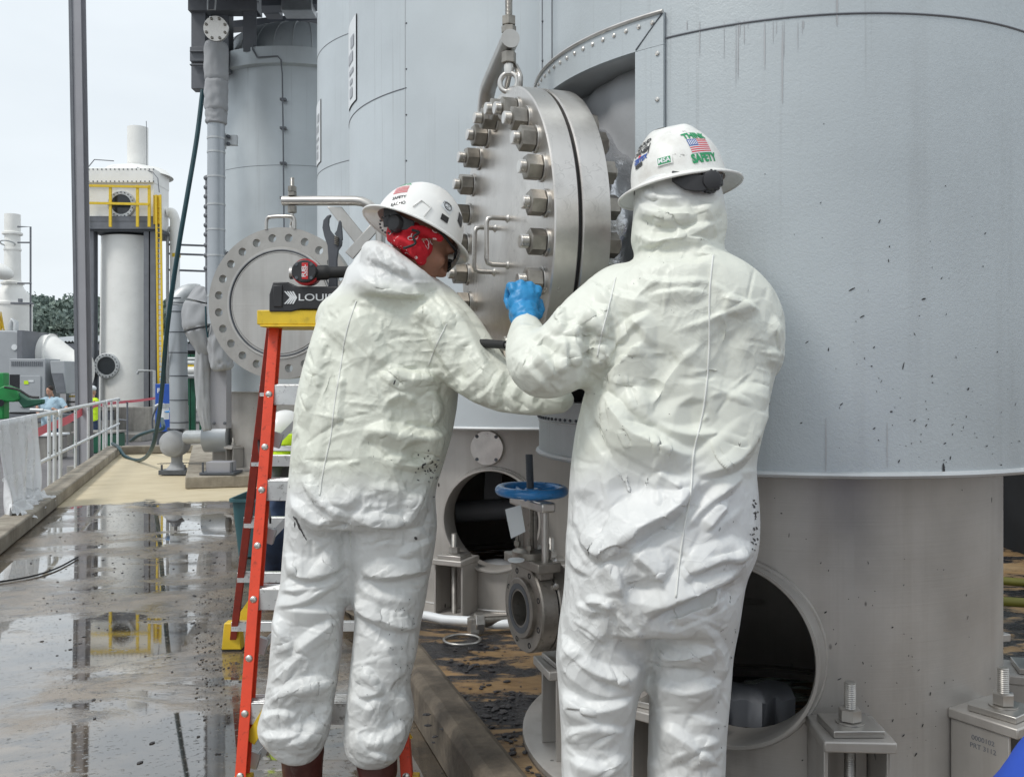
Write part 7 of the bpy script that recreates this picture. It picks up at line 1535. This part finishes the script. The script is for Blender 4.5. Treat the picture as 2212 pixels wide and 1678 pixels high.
# ---------------------------------------------------------------- people further off
def dressed(label, base, head, skin_l, garments, T=None, hairc=None, loc=None):
    """skin limbs make one body; garments: (name, limbs, material)"""
    m = MB()
    for l in skin_l: m.add(*(lambda q: (q.v, q.f))(limb(l, 16, 4)))
    hm = head_mesh(head); m.add([v.co for v in hm.vertices], [list(p.vertices) for p in hm.polygons]); me = voxel(m, .012, 1); me.shade_smooth()
    o = obj('person', me, M['skinpale'], loc=Vector(loc or (0, 0, 0)), label=label, category='person', smooth=180)
    for nm, ls, mt in garments:
        g_ = MB()
        for l in ls: g_.add(*(lambda q: (q.v, q.f))(limb(l, 18, 4)))
        ge = voxel(g_, .016, 2); V = getv(ge); V += getn(ge)*(.012*vnoise(V, 7, len(nm), 3))[:, None]; setv(ge, V); ge.shade_smooth(); obj(nm, ge, mt, o)
    return o
M['shirtblue'] = m_plain('pale_blue_shirt', (.38,.52,.62), .8, 0, .08, 6); M['denim'] = m_plain('denim', (.03,.05,.10), .85, 0, .25, 12); M['hair'] = m_plain('dark_hair', (.03,.02,.017), .7, 0, .2, 30); M['greyshirt'] = m_plain('grey_shirt', (.16,.17,.18), .85, 0, .2, 9); M['bluesleeve'] = m_plain('royal_blue_cloth', (.02,.07,.42), .8, 0, .15, 6)
D = 26.0
HT = Matrix.Translation(W(107, 846, D))@Matrix.Rotation(R(172), 4, 'Z')@Matrix.Rotation(R(-22), 4, 'X')
mb_ = dressed('bare-headed man in a pale blue t-shirt looking down, beyond the railing', None, HT,
    [[(110, 862, D, .07), (110, 880, D, .10)], [(84, 872, D, .055), (80, 887, D-.1, .045), (88, 900, D-.25, .035)], [(138, 872, D, .055), (144, 886, D-.15, .045), (125, 887, D-.32, .038), (114, 883, D-.36, .04)], [(104, 915, D, .10), (104, 945, D, .08), (104, 962, D, .05)], [(122, 915, D, .10), (124, 945, D, .08), (124, 962, D, .05)]],
    [('t_shirt', [[(100, 866, D, .12), (100, 885, D, .15), (102, 915, D, .15)], [(122, 866, D, .12), (122, 885, D, .15), (120, 915, D, .15)], [(111, 862, D, .08), (111, 880, D-.08, .15), (111, 905, D-.09, .16)], [(92, 866, D, .085), (84, 878, D, .075)], [(132, 866, D, .085), (140, 878, D-.05, .075)]], M['shirtblue']),
     ('jeans', [[(103, 915, D, .13), (103, 940, D, .10), (103, 962, D, .07)], [(122, 915, D, .13), (125, 940, D, .10), (126, 962, D, .07)]], M['denim'])])
hr = MB().ell(W(108, 840, D)+Vector((0, .015, .01)), (.085, .10, .085), None, 20, 12); obj('hair', hr, M['hair'], mb_, smooth=180)
for x in (103, 126): q = W(x, 965, D); obj('shoe', MB().ell((q.x, q.y-.05, GZ+.045), (.055, .13, .05), None, 16, 10), M['darksteel'], mb_, smooth=180)
D = 26.5; HT = Matrix.Translation(W(199, 846, D))@Matrix.Rotation(R(-40), 4, 'Z')
mh = dressed('worker in yellow hi-vis top half hidden by the grey steel column', None, HT, [[(200, 856, D, .06), (200, 880, D, .1)], [(196, 915, D, .1), (196, 962, D, .07)], [(208, 915, D, .1), (208, 962, D, .07)]],
    [('hi_vis_top', [[(197, 866, D, .13), (197, 905, D, .15)], [(205, 868, D, .12), (206, 905, D, .14)], [(210, 872, D, .07), (213, 892, D, .06)]], M['hivis']), ('trousers', [[(196, 910, D, .13), (196, 962, D, .08)], [(208, 910, D, .13), (208, 962, D, .08)]], M['denim'])])
obj('hard_hat', MB().ell(W(198, 839, D), (.13, .14, .09), None, 20, 12), M['label'], mh, smooth=180)
D = 5.3; HT = Matrix.Translation(W(618, 946, D))@Matrix.Rotation(R(150), 4, 'Z')@Matrix.Rotation(R(-50), 4, 'X')
mc = dressed('worker in hi-vis vest and white hard hat crouching behind the ladder steps', None, HT, [[(620, 950, D+.05, .06), (626, 975, D+.12, .1)], [(590, 1000, D, .05), (575, 1060, D-.1, .04)]],
    [('grey_shirt', [[(622, 960, D+.08, .12), (632, 1010, D+.2, .16), (640, 1070, D+.3, .17)], [(600, 965, D, .08), (586, 1010, D-.05, .065), (578, 1045, D-.1, .055)], [(655, 965, D, .08), (665, 1030, D-.1, .06)]], M['greyshirt']),
     ('jeans', [[(628, 1080, D+.3, .17), (600, 1110, D+.05, .11), (590, 1160, D, .09), (592, 1230, D+.2, .07)], [(650, 1080, D+.3, .17), (640, 1130, D+.02, .11), (645, 1230, D+.15, .08)]], M['denim'])])
TC = Matrix.Translation(W(616, 934, D-.02))@Matrix.Rotation(R(150), 4, 'Z')@Matrix.Rotation(R(-30), 4, 'X'); helmet('hard_hat', TC, mc, None, 'helmet', lobes=False)
def vest(y0, y1, a, b, dd):
    rings = []
    for i in range(7):
        y = y0+(y1-y0)*i/6; q = []
        for k in range(15):
            t = PI*k/14; x = (a+b)/2-(b-a)/2*math.cos(t); d = D+dd-.175*math.sin(t)-.0+.012*noise.noise(Vector((x*.1, y*.05, 0))); q.append(W(x, y, d))
        rings.append(q)
    return MB().ring(rings, False, False, False)
v1 = vest(937, 962, 580, 672, -.10); v1.add(*(lambda q: (q.v, q.f))(vest(974, 1006, 584, 650, -.08))); vo = obj('hi_vis_vest', v1, M['hivis'], mc, smooth=180); vo.modifiers.new('t', 'SOLIDIFY').thickness = .006
obj('reflective_band', vest(962, 974, 582, 672, -.10), M['silver'], mc, smooth=180).modifiers.new('t', 'SOLIDIFY').thickness = .006
for x in (592, 648): q = W(x, 1235, D+.2); obj('boot', MB().ell((q.x, q.y-.04, .055), (.055, .14, .055), None, 16, 10), M['boot'], mc, smooth=180)
# bystander's blue sleeve at the lower right corner
D = 1.25; HT = Matrix.Translation(Vector((1.12, 1.34, 1.42)))@Matrix.Rotation(R(60), 4, 'Z')
X = lambda x, y, z: (x/y*F+CX, HY+(EYE-z)/y*F, y)
L_ = lambda pts: [X(*p[:3])+(p[3],) for p in pts]
dressed('bystander at the lower right corner showing only a royal blue sleeve', None, HT, [L_([(1.12, 1.34, 1.28, .06), (1.12, 1.34, 1.1, .1)]), L_([(1.12, 1.34, .85, .1), (1.12, 1.34, .1, .06)]), L_([(.66, 1.25, .62, .032), (.64, 1.30, .54, .032)])],
    [('blue_jacket', [L_([(1.15, 1.36, 1.18, .13), (1.16, 1.36, .98, .15), (1.16, 1.36, .78, .15)]), L_([(1.04, 1.26, 1.15, .075), (.86, 1.22, .92, .064), (.712, 1.22, .735, .056), (.66, 1.25, .62, .05)])], M['bluesleeve']), ('jeans', [L_([(1.12, 1.36, .78, .14), (1.12, 1.36, .1, .09)]), L_([(1.25, 1.36, .78, .14), (1.25, 1.36, .1, .09)])], M['denim'])])
